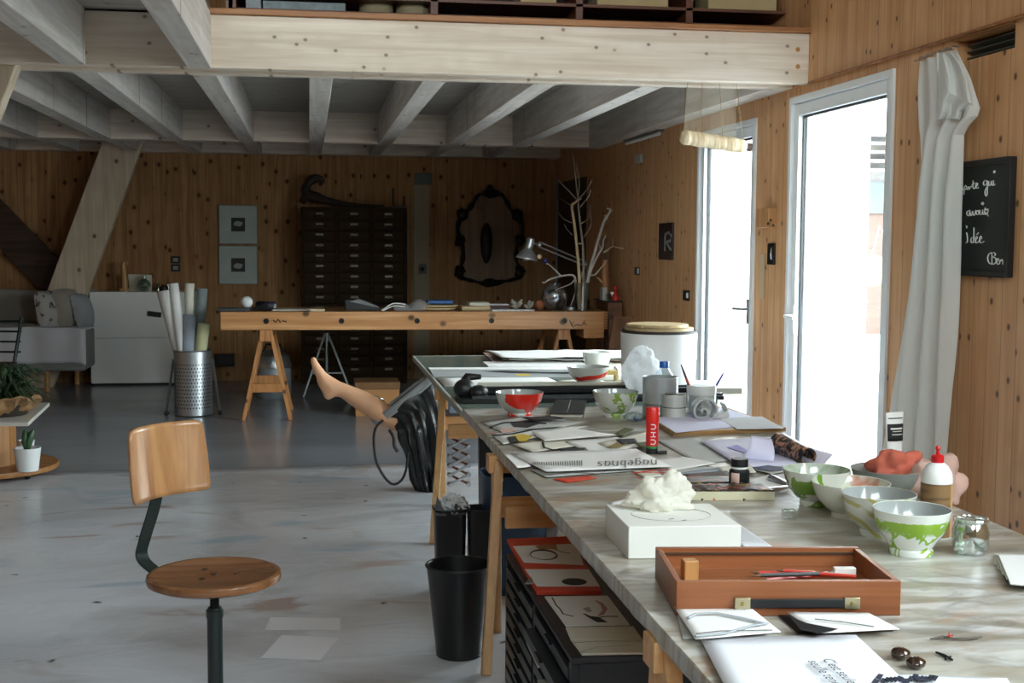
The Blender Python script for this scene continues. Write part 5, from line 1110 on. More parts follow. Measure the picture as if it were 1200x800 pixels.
solo(mb, 'sheet_of_paper', LILAC, 'lilac sheet slanting under the rolled magazine page', 'paper', org=(q[0].x, q[0].y, T), solid=.001)
# ---- black ink bottle
p = at(866, 573, Z=T); r = m_(24, p)/2; h_ = at(866, 537, Y=p.y).z-T
ib = thing('ink_bottle', 'small black ink bottle with black cap behind the paint palette', 'ink bottle', (p.x, p.y, T+.0))
MB().lathe([(0, 0), (r*.95, 0), (r, .004), (r, h_*.6), (r*.8, h_*.68), (0, h_*.68)], n=28).build('bottle_body', BLACK, parent=ib); MB().lathe([(r*.78, h_*.66), (r*.8, h_*.66), (r*.8, h_*.75), (r*.78, h_*.75)], n=28).build('neck_ring', WHITEPL, parent=ib); MB().lathe([(0, h_*.75), (r*.84, h_*.75), (r*.84, h_), (0, h_)], n=28).build('cap', BLACK, parent=ib)
MB().grid(lambda u, v: Vector((r*1.02*math.cos(R(200)+u*.9), r*1.02*math.sin(R(200)+u*.9), h_*(.12+.45*v))), 6, 2).build('label_band', pm('label_pinkish', '#d8b6a8', .6), parent=ib, solid=.0005)
# ---- paint palette block
o = slab([(806, 578), (893, 577), (908, 586), (810, 586)], T, .024, 'paint_block', pm('block_cream', '#cfc8a8', .6), 'cream block with thick dark paint dried on top before the ink bottle', 'paint block'); 
t = NT('dried_paint'); n_ = t.noise(t.sc((18, 45, 1)), 1, 4, 1.5); c = t.mix(t.step(n_, .45, .52), lin('#1c1f1c'), lin('#4a2a1c')); c = t.mix(t.step(t.noise(t.sc((14, 30, 1), (4, 2, 0)), 1, 3), .57, .62), c, lin('#c08a2c')); c = t.mix(t.step(t.noise(t.sc((16, 30, 1), (9, 2, 0)), 1, 3), .6, .64), c, lin('#a83420')); DP = t.done(c, .35, bump=n_, bs=.5)
g = Vector(o.location); ps = [at(*q, Z=T)-g for q in [(806, 578), (893, 577), (908, 586), (810, 586)]]
MB().grid(lambda u, v: (ps[0]*(1-u)+ps[1]*u)*(1-v)+(ps[3]*(1-u)+ps[2]*u)*v+Vector((0, 0, .0255+.008*abs(noise.noise(Vector((u*9, v*4, 1))))*min(1, 8*u*(1-u)))), 40, 10).build('paint_crust', DP, parent=o, solid=.002)
for x in (823, 837, 872): MB().prism([at(x-1.5, 587, Z=T+.012)-g+Vector((0, -.003, z_)) for z_ in (0, .008)]+[at(x+1.5, 587, Z=T+.012)-g+Vector((0, -.003, .006))], (0, .002, 0)).build('drip', RED if x == 837 else INK, parent=o)
o2 = slab([(800, 566), (858, 565), (868, 572), (806, 573)], T, .02, 'paint_rag', DP, 'dark paint-soaked rag lying behind the cream paint block', 'rag')
# ---- aluminium paint tubes and clear cube
for (x0, y0, x1, y1, lb) in ((893, 577, 925, 569, 'squeezed metal paint tube lying behind the green-bellied bowl, the nearer one'), (900, 559, 924, 566, 'metal paint tube lying behind the green-bellied bowl, the farther one')):
    a_, b_ = at(x0, y0, Z=T+.01), at(x1, y1, Z=T+.01); t_ = thing('metal_tube', lb, 'paint tube', (a_.x, a_.y, T), group='metal paint tubes'); g = Vector(t_.location); d = b_-a_
    MB().tube([a_-g, a_+d*.15-g], [.008, .008], 12).build('cap', WHITEPL, parent=t_)
    u, w_ = frame(d); MB().grid(lambda uu, v: a_+d*(.15+.85*v)-g+u*math.cos(uu*6.283)*.012+w_*math.sin(uu*6.283)*.012*(1-.85*v), 16, 6, wrap=True).build('tube_body', STEEL, parent=t_)
o = MB().box(at(926, 603, Z=T+.013)+Vector((0, .01, 0)), (.034, .02, .025)); solo(o, 'clear_cube', glass('acrylic', '#e8ece8', .6), 'small clear acrylic block before the green-bellied bowl', 'block', org=at(926, 603, Z=T), bev=.002)
# clear plastic with blue bit
crumple('clear_wrapper', 'crumpled clear wrapper with a blue cap in it beside the green bowl', 'wrapper', at(744, 488, Z=T+.014), .045, .35, glass('wrapper_film', '#e4eaec', .5), 5, 1.0)
p = at(744, 491, Z=T); solo(MB().lathe([(0, 0), (.012, 0), (.012, .01), (0, .01)], (p.x, p.y-.02, T), 16), 'blue_bottle_top', pm('cap_blue', '#2166c4', .3), 'small blue disc lying in the clear wrapper', 'disc', org=(p.x, p.y-.02, T))
# ---- tissue box and tissue
bz = .052
px = [(708+3, 606), (834, 604), (871, 637), (736, 655)]
A_, B_, C_, D_2 = at(736, 655, Z=T), at(868, 653, Z=T), at(834, 608, Z=T+.02), at(709, 626, Z=T)
ux = (B_-A_).normalized(); lx = (B_-A_).length; dv = (D_2-A_); vy = dv.normalized(); ly = dv.length
tbx = thing('tissue_box', 'white tissue box in front of the crumpled tissue beside the wooden box', 'tissue box', (A_.x, A_.y, T)); g = Vector(tbx.location)
bz = at(736, 617, Y=A_.y).z-T
MB().prism([Vector((0, 0, 0)), ux*lx, ux*lx+vy*ly, vy*ly], (0, 0, bz)).build('carton', pm('carton_white', '#e3e2da', .6, var=.01), parent=tbx, bev=.002)
ov = [ux*lx*(.5+.36*math.cos(a/24*6.283))+vy*ly*(.5+.3*math.sin(a/24*6.283))+Vector((0, 0, bz+.0006)) for a in range(24)]
MB().tube(ov, .0007, 4, closed=True).build('opening_line', pm('line_grey', '#a9a89f', .7), parent=tbx)
for (a_, b_) in ((.42, .28), (.52, .22)): c_ = ux*lx*a_+vy*ly*b_+Vector((0, 0, bz+.0004)); MB().prism([c_, c_+Vector((.01, .006, 0)), c_+Vector((.016, .004, 0)), c_+Vector((.008, .001, 0))], (0, 0, .0006)).build('leaf_print', INK, parent=tbx)
c_ = at(779, 598, Z=T+bz)
def tis(u, v):
    a = u*2*math.pi; t_ = v*math.pi; d = Vector((math.sin(t_)*math.cos(a), math.sin(t_)*math.sin(a), math.cos(t_)))
    w = 1+.5*noise.noise(d*1.7+Vector((3, 1, 7)))+.26*abs(noise.noise(d*3.0+Vector((1, 5, 2))))+.05*abs(noise.noise(d*7))-.1
    z = d.z*.06*w*(1+.3*d.x); return Vector((d.x*.082*w, d.y*.056*w, max(z+.02, .0015)))
mb = MB().grid(lambda u, v: tis(u, v)+Vector((c_.x, c_.y+.03, T+bz)), 110, 60, wrap=True)
solo(mb, 'crumpled_tissue', TISSUE, 'crumpled white tissue sticking up on the tissue box', 'tissue', org=(c_.x, c_.y, T+bz))
S([(716, 589), (748, 582), (760, 590), (712, 600)], 'sheet_of_paper', PAPER, 'small white paper scrap left of the crumpled tissue', seed=22)
S([(834, 606), (850, 604), (905, 641), (872, 642)], 'sheet_of_paper', pm('pale_grey_paper', '#c6c6c8', .8, var=.02), 'grey-white sheet right of the tissue box, partly under it', seed=23, wav=.001)
# ---- wooden paint box without lid
A_, B_ = at(792, 722, Z=T), at(1055, 721, Z=T); hb = at(792, 681, Y=A_.y).z-T; D_2 = at(765, 690, Z=T)
C2 = at(1005, 640, Z=T+hb); dpt = C2.y-A_.y
ux = (B_-A_).normalized(); lx = (B_-A_).length; vy = Vector((-ux.y, ux.x, 0)); rzb = math.atan2(ux.y, ux.x)
wx = thing('wooden_box', 'open reddish wooden paint box with a black strap handle at the table front', 'box', (A_.x, A_.y, T), rzb); th = .012; dpt = at(765, 640, Z=T+hb).y-A_.y
MB().bb(0, lx, 0, th, 0, hb).build('front_panel', OAKX, parent=wx, bev=.0015); MB().bb(0, lx, dpt-th, dpt, 0, hb).build('rear_panel', OAKX, parent=wx, bev=.0015)
MB().bb(0, th, th, dpt-th, 0, hb-.002).build('side_panel', OAKY, parent=wx, bev=.0015); MB().bb(lx-th, lx, th, dpt-th, 0, hb-.002).build('side_panel', OAKY, parent=wx, bev=.0015)
MB().bb(th, lx-th, th, dpt-th, hb*.38-.006, hb*.38).build('bottom_panel', OAKX, parent=wx); MB().bb(th, lx-th, dpt-th-.004, dpt-th, hb-.014, hb-.010).build('lid_groove', DKWOOD, parent=wx)
h0, h1 = at(858, 702, Y=A_.y).x, at(997, 702, Y=A_.y).x; hx0, hx1 = (h0-A_.x), (h1-A_.x); hz = at(900, 702, Y=A_.y).z-T
hd = MB().bb(hx0+.022, hx1-.022, -.007, -.003, hz-.0085, hz+.0085).build('handle_strap', pm('strap_black', '#181a1c', .5), parent=wx, bev=.001)
for x in (hx0, hx1-.03): 
    f_ = MB().bb(x, x+.03, -.008, 0, hz-.011, hz+.011).build('handle_plate', pm('nickel', '#b3aa8a', .3, .8), parent=hd, bev=.001); MB().lathe([(0, 0), (.004, 0), (.003, .002), (0, .002)], (x+.015, -.008, hz), 14, rot=Matrix.Rotation(R(90), 3, 'X')).build('rivet', pm('brass_rivet', '#a8935c', .3, .9), parent=f_)
def inbox(x, y): return Vector((A_.x, A_.y, 0))+ux*x+vy*y
c_ = inbox(.055, dpt*.62)
solo(MB().box((c_.x, c_.y, T+hb*.38+.0005+.02), (.03, .03, .04)), 'wood_block', wood('block_oak', '#c08c54', '#9c6a38', 'Z', 'X', 0, 0), 'small square wooden block inside the left of the wooden paint box', 'block', org=(c_.x, c_.y, T+hb*.38+.0005), bev=.002)
PR = pm('pencil_red', '#c2301f', .35); PBK = pm('pencil_black', '#26221f', .4)
rng = random.Random(5)
pens = [(.20, .16, .38, .22, PR, 'red pencil lying across the back of the paint box pencils'), (.19, .20, .37, .17, PR, 'red pencil lying second from the back in the paint box'), (.18, .13, .36, .15, PBK, 'dark pencil lying in the middle of the paint box'), (.17, .10, .33, .12, PR, 'red pencil lying nearest the front panel in the paint box'), (.21, .07, .35, .09, PBK, 'dark pencil close to the strap side inside the paint box'), (.24, .18, .40, .12, PR, 'red pencil crossing the others towards the white eraser'), (.2, .225, .34, .24, pm('pencil_wood', '#b06a44', .5), 'bare wooden pencil against the back of the paint box')]
for i, (x0, y0, x1, y1, mt_, lb) in enumerate(pens):
    z = T+hb*.38+.0005+.005+.0082*(i % 3)+.002; sc2 = lx/.46
    a_, b_ = inbox(x0*sc2, y0/.30*dpt*.9), inbox(x1*sc2, y1/.30*dpt*.9); a_.z = b_.z = z; t_ = thing('pencil', lb, 'pencil', a_, group='pencils in the paint box'); d = b_-a_
    MB().tube([Vector((0, 0, 0))+d*.1, d], .0042, 6).build('shaft', mt_, parent=t_); MB().tube([Vector((0, 0, 0)), d*.1], [.0006, .0042], 8).build('sharpened_tip', pm('bare_tip', '#7a5636', .6), parent=t_)
c_ = inbox(lx*.86, dpt*.6); solo(MB().box((c_.x, c_.y, T+hb*.38+.0005+.018), (.045, .016, .014), rot=Matrix.Rotation(rzb, 3, 'Z')), 'eraser', pm('eraser_white', '#dcd4cc', .7), 'white eraser stick at the right inside the wooden paint box', 'eraser', org=(c_.x, c_.y, T+hb*.38+.0005), bev=.002)
# ---- cards and pages in front of the wooden box
o = S([(792, 716), (872, 716), (914, 742), (800, 750)], 'photo_card', PAPER3, 'fanned pack of grey photo cards before the left of the wooden box', z=.0, cat='photo card', seed=30, group='photo cards')
o = S([(790, 712), (880, 714), (915, 742), (815, 750)], 'photo_card', PAPER, 'top photo card of the left pack with a pale curved shape', z=.012, cat='photo card', seed=31, group='photo cards', wav=.002)
line(o, [(806, 724), (815, 719), (840, 718), (870, 724), (895, 730)], T+.019, 'grey_curve', pm('soft_grey', '#a9aeb2', .7), .004); line(o, [(815, 745), (850, 742), (880, 733), (900, 730)], T+.019, 'grey_curve', pm('soft_grey', '#a9aeb2', .7), .0035); line(o, [(816, 742), (845, 739), (905, 738)], T+.019, 'grey_curve', GREYINK, .002)
o = S([(912, 722), (1010, 724), (1052, 740), (935, 743)], 'photo_card', INK, 'dark photo card underneath in the pack before the strap handle', z=0, cat='photo card', seed=32, group='photo cards')
o = S([(922, 718), (1018, 720), (1054, 739), (958, 743)], 'photo_card', PAPER, 'white photo card with a pencil line, top of the right pack', z=.012, cat='photo card', seed=33, group='photo cards', wav=.002)
line(o, [(955, 725), (985, 728), (1024, 734)], T+.019, 'pencil_line', GREYINK, .0018); on(o, [(925, 722), (945, 730), (982, 737), (960, 742), (938, 738)], T+.0185, 'ink_blot', INK)
o = S([(820, 748), (1003, 745), (1074, 812), (858, 822)], 'letter_page', pm('letter_white', '#e4e4e8', .8, var=.01), 'large white page with slanted printed words at the bottom edge', z=.006, cat='page', seed=34, wav=.001)
g = Vector(o.location); zt_ = T+.0135
def words(txts):
    for (s0, org, ex, ey, size) in txts:
        cu = bpy.data.curves.new('letter_line', 'FONT'); cu.body = s0; cu.size = 1; cu.extrude = 0
        tmp = bpy.data.objects.new('tmp', cu); COL.objects.link(tmp); dg = bpy.context.evaluated_depsgraph_get(); me = bpy.data.meshes.new_from_object(tmp.evaluated_get(dg)); bpy.data.objects.remove(tmp)
        O = at(*org, Z=zt_)-g; E1 = (at(*ex, Z=zt_)-g-O).normalized(); E2 = Vector((-E1.y, E1.x, 0))*ey
        for v in me.vertices: v.co = O+E1*v.co.x*size+E2*v.co.y*size
        me.materials.clear(); me.materials.append(INK); ob = bpy.data.objects.new('letter_line', me); COL.objects.link(ob); ob.parent = o
words([("C'est seulement", (963, 772), (1000, 806), 1, .027), ("seulle tenes", (946, 774), (980, 806), 1, .027)])
o = S([(1000, 808), (1040, 790), (1180, 796), (1200, 830)], 'printed_page', pm('letter_white', '#e4e4e8', .8, var=.01), 'printed page at the bottom right edge with dark smeared print', z=.003, cat='page', seed=35, wav=.001)
rng = random.Random(2)
for i in range(16): x, y = 1022+i*4.6, 796+rng.uniform(-3, 3); on(o, [(x, y), (x+3, y-4), (x+9, y-2+rng.uniform(-1, 1)), (x+5, y+3)], T+.0095, 'smeared_print', pm('blueblack', '#2c3040', .7), t=.0005)
# ---- two brown glass beads
for (x, y, lb) in ((1055, 772, 'glossy brown pebble near the bottom edge, the farther of two'), (1073, 783, 'glossy brown pebble near the bottom edge, the nearer of two')):
    p = at(x, y, Z=T); r = m_(11.5, p); mb = MB().ball((p.x, p.y, T+r*.62), r, 28, 18, sz=.62, rough=.06, seed=3, fq=2)
    solo(mb, 'brown_pebble', pm('brown_glaze', '#3c281c', .08, .3, var=.2, **{'Coat Weight': 1.0}), lb, 'pebble', 'brown pebbles', org=(p.x, p.y, T))
# twig-like smear and shards
p = at(1094, 748, Z=T+.004); mb = MB().tube([at(x, y, Z=T+.004) for x, y in ((1090, 748), (1105, 746), (1118, 748), (1135, 748), (1150, 746))], [.0015, .004, .003, .0035, .002], 7, flat=.6)
solo(mb, 'dried_twig', pm('twig_grey', '#5c544c', .8), 'thin dark twig lying right of the white photo cards', 'twig', org=p)
mb = MB().tube([at(1113, 746, Z=T+.008), at(1112, 741, Z=T+.012)], .0012, 5).tube([at(1110, 745, Z=T+.008), at(1117, 744, Z=T+.01)], .0012, 5); solo(mb, 'red_thread', RED, 'tiny red thread on the dark twig', 'thread', org=at(1113, 746, Z=T+.008))
mb = MB().tube([at(x, y, Z=T+.003) for x, y in ((1097, 764), (1107, 768), (1116, 773))], [.002, .003, .002], 6); mb.tube([at(1108, 772, Z=T+.003), at(1114, 769, Z=T+.003)], .002, 5)
solo(mb, 'charcoal_bit', INK, 'small forked charcoal bit right of the brown pebbles', 'charcoal', org=at(1107, 768, Z=T))
# ---- stack of postcards at the right edge
for i in range(5): 
    dx_ = -i*2.0; o = slab([(1166+dx_*-.5, 650+i*.4), (1225, 652), (1240, 690), (1164+i*5, 661+i*6)], T+i*.0035, .003, 'postcard', (PAPER2, PAPER3, PAPER2, PAPER3, PAPER)[i], ('bottom', 'second lowest', 'middle', 'second highest', 'top')[i]+' card of the stack at the right edge by the glass jar', 'postcard', group='cards stacked at the right edge')
# ---- things on the glass table
def S2(px, nm, mat, lb, z=0, t=.003, **k): return slab(px, RT+z, t, nm, mat, lb, k.get('cat', 'paper'), bev=.0005)
o = S2([(503, 432.5), (748, 432), (752, 443), (508, 442)], 'grey_board', pm('board_grey', '#a5a7a6', .6), 'long grey board lying across the glass-topped table', t=.006, cat='board')
S2([(502, 431), (740, 430), (742, 433), (504, 433)], 'long_paper_strip', PAPER, 'long thin white strip at the far side of the grey board', z=.007)
on(o, [(565, 435), (590, 434), (640, 436), (700, 435), (690, 438), (600, 437)], RT+.0066, 'ink_smear', INK); on(o, [(604, 438), (620, 438), (622, 440), (606, 440)], RT+.0066, 'yellow_stain', YELLOW)
sheet([(512, 443), (640, 442), (664, 452), (521, 453)], RT, 'long_white_sheet', PAPER, 'long white sheet nearest the red bowl on the glass table', wav=.001, seed=40)
sheet([(655, 447), (700, 446), (742, 458), (650, 460)], RT, 'sheet_of_paper', PAPER2, 'curled cream sheet under the red-streaked bowl', wav=.006, seed=41)
S2([(566, 425), (680, 424), (690, 431), (572, 430)], 'white_board', PAPER, 'white card board behind the grey board on the glass table', t=.008, cat='board')
S2([(640, 426), (735, 426), (742, 436), (645, 435)], 'white_board', PAPER2, 'cream board under the white bowl on the glass table', t=.004, cat='board')
for i, (y, dx_, mt_, lb) in enumerate(((424, 0, PAPER2, 'lowest sheet of the loose drawing pile at the far end'), (423, 6, PAPER3, 'grey sheet in the middle of the loose drawing pile'), (421, -4, PAPER, 'white curling sheet on top of the loose drawing pile'))):
    sheet([(572+dx_, 413+0*i), (795+dx_, 412), (812+dx_, y), (592+dx_, y)], RT+.003+.014*i, 'drawing_sheet', mt_, lb, 'sheet', t=.004, wav=.009, group='loose drawings at the far end', seed=50+i, nu=40, nv=8)
o = S2([(566, 413.5), (585, 413), (590, 424), (578, 424)], 'pink_card', pm('pinkish_card', '#b99a8c', .7), 'small pinkish card at the left end of the loose drawing pile', z=.003, cat='card')
for (px, lb, mt_) in (([(720, 431), (800, 430), (806, 436), (724, 437)], 'white book under the right side of the drawings', PAPER), ([(700, 440), (800, 439), (806, 444), (704, 445)], 'pale book lying before the white drum', PAPER2)):
    S2(px, 'flat_book', mt_, lb, t=.018, cat='book')
# small yellow wooden frame
p, q = at(684, 455, Z=RT), at(727, 453, Z=RT); h_ = at(690, 444, Y=p.y).z-RT
wf = thing('wooden_frame_box', 'small yellowish wooden box frame standing between the bowls and the white drum', 'box', (p.x, p.y+.1, RT)); w_ = q.x-p.x; FW = wood('frame_pine', '#d8c080', '#b89a5c', 'X', 'Z', 0, 0)
MB().bb(0, .02, 0, .06, 0, h_+.03).build('side_panel', FW, parent=wf, bev=.001); MB().bb(.02, w_, 0, .06, h_+.008, h_+.03).build('top_panel', FW, parent=wf, bev=.001); MB().bb(.02, w_, .0, .06, 0, .008).build('bottom_panel', FW, parent=wf); MB().bb(w_-.01, w_, 0, .06, .008, h_+.008).build('side_panel', FW, parent=wf)
# black paper trimmer
y_ = at(600, 474, Z=RT).y+.1; xl_, xr_ = at(540, 472, Z=RT).x, at(858, 472, Z=RT).x
pt_ = thing('paper_trimmer', 'long black paper trimmer lying across the near end of the glass table', 'paper trimmer', (xl_, y_, RT)); L_ = xr_-xl_
MB().bb(0, L_, -.04, .2, 0, .018).build('bed', BLACKM, parent=pt_, bev=.002); MB().bb(.05, L_, .08, .1, .03, .045).build('rail', pm('rail_black', '#2a2b2c', .3, .5), parent=pt_); MB().bb(.06, L_, .14, .18, .018, .05).build('clamp_bar', BLACKM, parent=pt_, bev=.003); MB().bb(0.05, L_, -.02, -.006, .018, .03).build('ruler_strip', pm('rail_grey', '#4e5254', .3, .5), parent=pt_)
mb = MB().ball((.03, .1, .05), .05, 20, 12, sz=.9).ball((.09, .06, .035), .045, 16, 10, sz=.8); mb.tube([(.02, .12, .05), (.05, .14, .1), (.11, .15, .098)], [.03, .02, .012], 12); mb.build('handle', BLACK, parent=pt_)
S2([(560, 455), (860, 452), (870, 462), (556, 464)], 'grey_board', pm('board_cream', '#b7b6a6', .6), 'pale board lying behind the black paper trimmer', t=.03, cat='board')
# ---- white drum with round wooden boards on top
p = at(771, 464, Z=RT); r = m_(92, p)/2; hd_ = at(771, 392, Y=p.y+r*.2).z-RT
dm = thing('white_drum', 'big white cylindrical drum standing on the glass table by the far door', 'drum', (at(771, 464, Y=p.y+r).x, p.y+r, RT))
MB().lathe([(0, 0), (r*.96, 0), (r*.965, hd_*.3), (r, hd_*.98), (r*1.0, hd_), (r*.97, hd_), (r*.96, .01)], n=64).build('drum_wall', pm('drum_white', '#e6e7e6', .5, var=.01), parent=dm)
MB().lathe([(r*.975, hd_), (r*.975, hd_+.012), (0, hd_+.012)], n=64).build('dark_liner', pm('liner_dark', '#2e2420', .6), parent=dm)
g = Vector(dm.location); BD = wood('round_board', '#cbb68e', '#a58c60', 'X', 'Y', 0, 0)
for i, (dx_, rr_, z_, lb) in enumerate(((.0, .9, 0, 'thin round wooden board on top of the white drum, the lower'), (-.008, .8, .016, 'thin round wooden board with broken left edge on top of the drum'))):
    solo(MB().lathe([(0, 0), (r*rr_, 0), (r*rr_, .013), (0, .013)], (g.x+dx_, g.y, RT+hd_+.013+z_), 72, wob=(lambda a, z: 1+(.06*noise.noise(Vector((math.cos(a)*9, math.sin(a)*9, 1))) if math.cos(a) < .2 else 0)) if i else None), 'round_board', BD, lb, 'board', 'round boards on the white drum', org=(g.x+dx_, g.y, RT+hd_+.013+z_))
c_ = at(752, 436, Y=g.y-r-.07)
crumple('plastic_bag', 'crumpled white translucent plastic bag leaning against the white drum', 'plastic bag', (c_.x, c_.y+.0, RT+.12), .085, 1.35, sheer('bag_film', '#f2f4f6', .6), 21, .45, n=60, m=40, fq=1.3)

for px, lb, mt_ in (([(722, 515), (744, 514), (748, 519), (728, 521)], 'black paper scrap left of the glue stick between white sheets', INK), ([(610, 489), (650, 488), (662, 491), (622, 493)], 'black ink-stained scrap right behind the grey ink drawing', INK), ([(654, 526), (686, 525), (690, 529), (660, 531)], 'black scrap between the long printed sheet and the angled sheet', INK), ([(744, 519), (766, 517), (770, 522), (750, 524)], 'olive painted scrap just left of the foot of the glue stick', OLIVE), ([(800, 556), (852, 552), (858, 558), (806, 563)], 'dark brown smeared scrap behind the paint-soaked rag', pm('smear_brown', '#4a3226', .7))):
    sheet(px, T+.013, 'paper_scrap', mt_, lb, 'scrap', seed=60, wav=.001)
# ================================================================== curtain, chalkboard, wall things
def ypx(x, X=WX): return at(x, 300, X=X).y
# curtain: hooks at the top, spread at the bottom
top_l, top_r = at(1073, 74, X=WX-.05), at(1113, 60, X=WX-.05); ztop = (top_l.z+top_r.z)/2
L_ = [(0, (1071, 1113)), (.05, (1070, 1128)), (.12, (1071, 1140)), (.125, (1071, 1139)), (.15, (1072, 1121)), (.3, (1070, 1119)), (.5, (1058, 1119)), (.75, (1045, 1117)), (1, (1030, 1115))]
cw = thing('white_curtain', 'long white cotton curtain hanging beside the near glazed door', 'curtain', (WX-.1, ypx(1095), .02)); g = Vector(cw.location)
zb_ = .03
def cur(u, v, side=0):
    for i in range(len(L_)-1):
        if v <= L_[i+1][0] or i == len(L_)-2:
            f = (v-L_[i][0])/(L_[i+1][0]-L_[i][0]); f = min(1, f); a_ = L_[i][1][0]*(1-f)+L_[i+1][1][0]*f; b_ = L_[i][1][1]*(1-f)+L_[i+1][1][1]*f; break
    x = a_+(b_-a_)*u; X_ = WX-.09
    y = at(x, 300, X=X_).y
    zt_ = at(x, 74-14*u if v < .3 else 67, X=X_).z if v < .12 else ztop
    z = zb_+(ztop-zb_)*(1-v) + (zt_-ztop)*max(0, 1-v*8)
    amp = .008+.02*min(1, v*4)
    fold = amp*(math.sin(u*19+.8*math.sin(v*5))+.25*math.sin(u*37+v*4))+.012*noise.noise(Vector((u*6, v*5, 2)))
    return Vector((min(X_+fold, WX-.02), y, z))-g
MB().grid(lambda u, v: cur(u, v*v**.0*1.0), 90, 70).build('cloth', SHEER, parent=cw, solid=.002)
# shoulder flap of the curtain
fl = [(1113, 60), (1124, 72), (1134, 92), (1140, 122), (1128, 131), (1126, 141), (1117, 139)]
def flap(u, v):
    i = min(int(v*(len(fl)-1)), len(fl)-2); f = v*(len(fl)-1)-i; x = fl[i][0]*(1-f)+fl[i+1][0]*f; y = fl[i][1]*(1-f)+fl[i+1][1]*f
    x0 = 1098; y0 = 62+v*78; return at(x0+(x-x0)*u, y0+(y-y0)*u, X=WX-.125+.03*u+.012*math.sin(u*11+v*3))-g
MB().grid(flap, 16, 24).build('flap', SHEER, parent=cw, solid=.002)
for i in range(6): p = at(1076+i*7.4, 70-i*2.6, X=WX-.05); MB().tube([p-g+Vector((.038, 0, .008)), p-g+Vector((.01, 0, .012)), p-g+Vector((0, 0, 0)), p-g+Vector((-.02, 0, -.006))], .004, 6).build('hook', STEEL, parent=cw)
# chalkboard with handwriting
cq = [at(1187, 183, X=WX-.02), at(1180, 325, X=WX-.02)]
y0 = cq[0].y; z0, z1 = cq[1].z, cq[0].z; y1 = y0+.62
cbd = thing('chalkboard', 'black framed board with white handwriting on the right wall behind the curtain', 'sign', (WX, (y0+y1)/2, z0)); g = Vector(cbd.location); w_ = (y1-y0)/2; hh = z1-z0
MB().bb(-.016, -.004, -w_+.018, w_-.018, .018, hh-.018).build('board_face', pm('board_black', '#1d2323', .45, var=.04), parent=cbd)
mb = MB()
for b in ((-w_, -w_+.02, 0, hh), (w_-.02, w_, 0, hh), (-w_+.02, w_-.02, 0, .02), (-w_+.02, w_-.02, hh-.02, hh)): mb.bb(-.03, -.002, *b)
mb.build('frame', BLACK, parent=cbd, bev=.002)
CH = pm('chalk_white', '#e6e6e0', .8, var=.02)
def W(*pts, sc=4.444, ox=1040, oy=160):      # stroke traced on the board face
    P_ = [at(ox+x/sc, oy+y/sc, X=WX-.018)-g for x, y in pts]; P_ = smooth_path(P_, 4) if len(P_) > 2 else P_
    MB().tube(P_, .0026, 6, flat=.6).build('chalk_stroke', CH, parent=cbd)
# "n'importe qui"
W((352, 282), (358, 262), (364, 262), (366, 278), (372, 260), (378, 260), (380, 278), (386, 262), (392, 262), (394, 276), (397, 280))
W((398, 302), (402, 262), (408, 256), (412, 264), (406, 276), (400, 274))
W((420, 262), (414, 268), (417, 276), (425, 272), (424, 262), (419, 262)); W((428, 274), (432, 262), (440, 260))
W((446, 228), (445, 262), (450, 270), (456, 268)); W((438, 250), (462, 240)); W((456, 268), (466, 256), (470, 244), (463, 246), (460, 262), (468, 270), (474, 264))
W((520, 232), (508, 228), (500, 240), (504, 254), (516, 248), (521, 232), (520, 270), (519, 300), (513, 310), (508, 290), (514, 270), (528, 252))
W((528, 232), (528, 250), (536, 252), (542, 232), (543, 252), (549, 252)); W((552, 228), (552, 252), (560, 248)); W((554, 190), (560, 186), (558, 178), (553, 182), (555, 190))
# "peut avoir"
W((352, 340), (352, 392), (358, 366), (366, 360)); W((374, 340), (374, 392), (374, 408)); W((366, 346), (384, 342)); W((372, 408), (380, 404))
W((430, 384), (416, 390), (414, 406), (424, 412), (430, 390), (432, 408), (438, 410), (444, 388)); W((444, 388), (448, 408), (456, 404), (460, 382)); W((470, 384), (462, 392), (466, 406), (476, 402), (474, 386), (468, 386))
W((482, 380), (482, 402), (490, 404), (496, 380)); W((496, 354), (490, 350), (494, 342), (500, 346), (497, 356)); W((496, 380), (497, 402), (504, 400), (508, 372), (514, 382), (524, 378), (522, 396), (512, 406), (506, 398), (514, 396), (526, 414))
# "une idée"
W((352, 520), (354, 542), (362, 544), (366, 520)); W((412, 500), (416, 520), (416, 548), (408, 552)); W((408, 464), (414, 468), (412, 476))
W((446, 524), (436, 530), (436, 550), (446, 550), (450, 520), (450, 474)); W((450, 552), (456, 552)); W((458, 540), (468, 528), (464, 520), (458, 530), (462, 552), (472, 550), (480, 538)); W((466, 510), (474, 500)); W((480, 538), (490, 528), (486, 518), (480, 530), (484, 552), (494, 552), (502, 546))
# signature
W((540, 604), (528, 612), (522, 634), (530, 658), (544, 664)); W((544, 606), (544, 660)); W((540, 608), (556, 604), (562, 616), (550, 628), (562, 632), (566, 650), (554, 664), (544, 660)); W((568, 654), (578, 640), (574, 634), (568, 644), (572, 664), (582, 662)); W((584, 662), (586, 642), (590, 648), (596, 640), (600, 646), (600, 666))
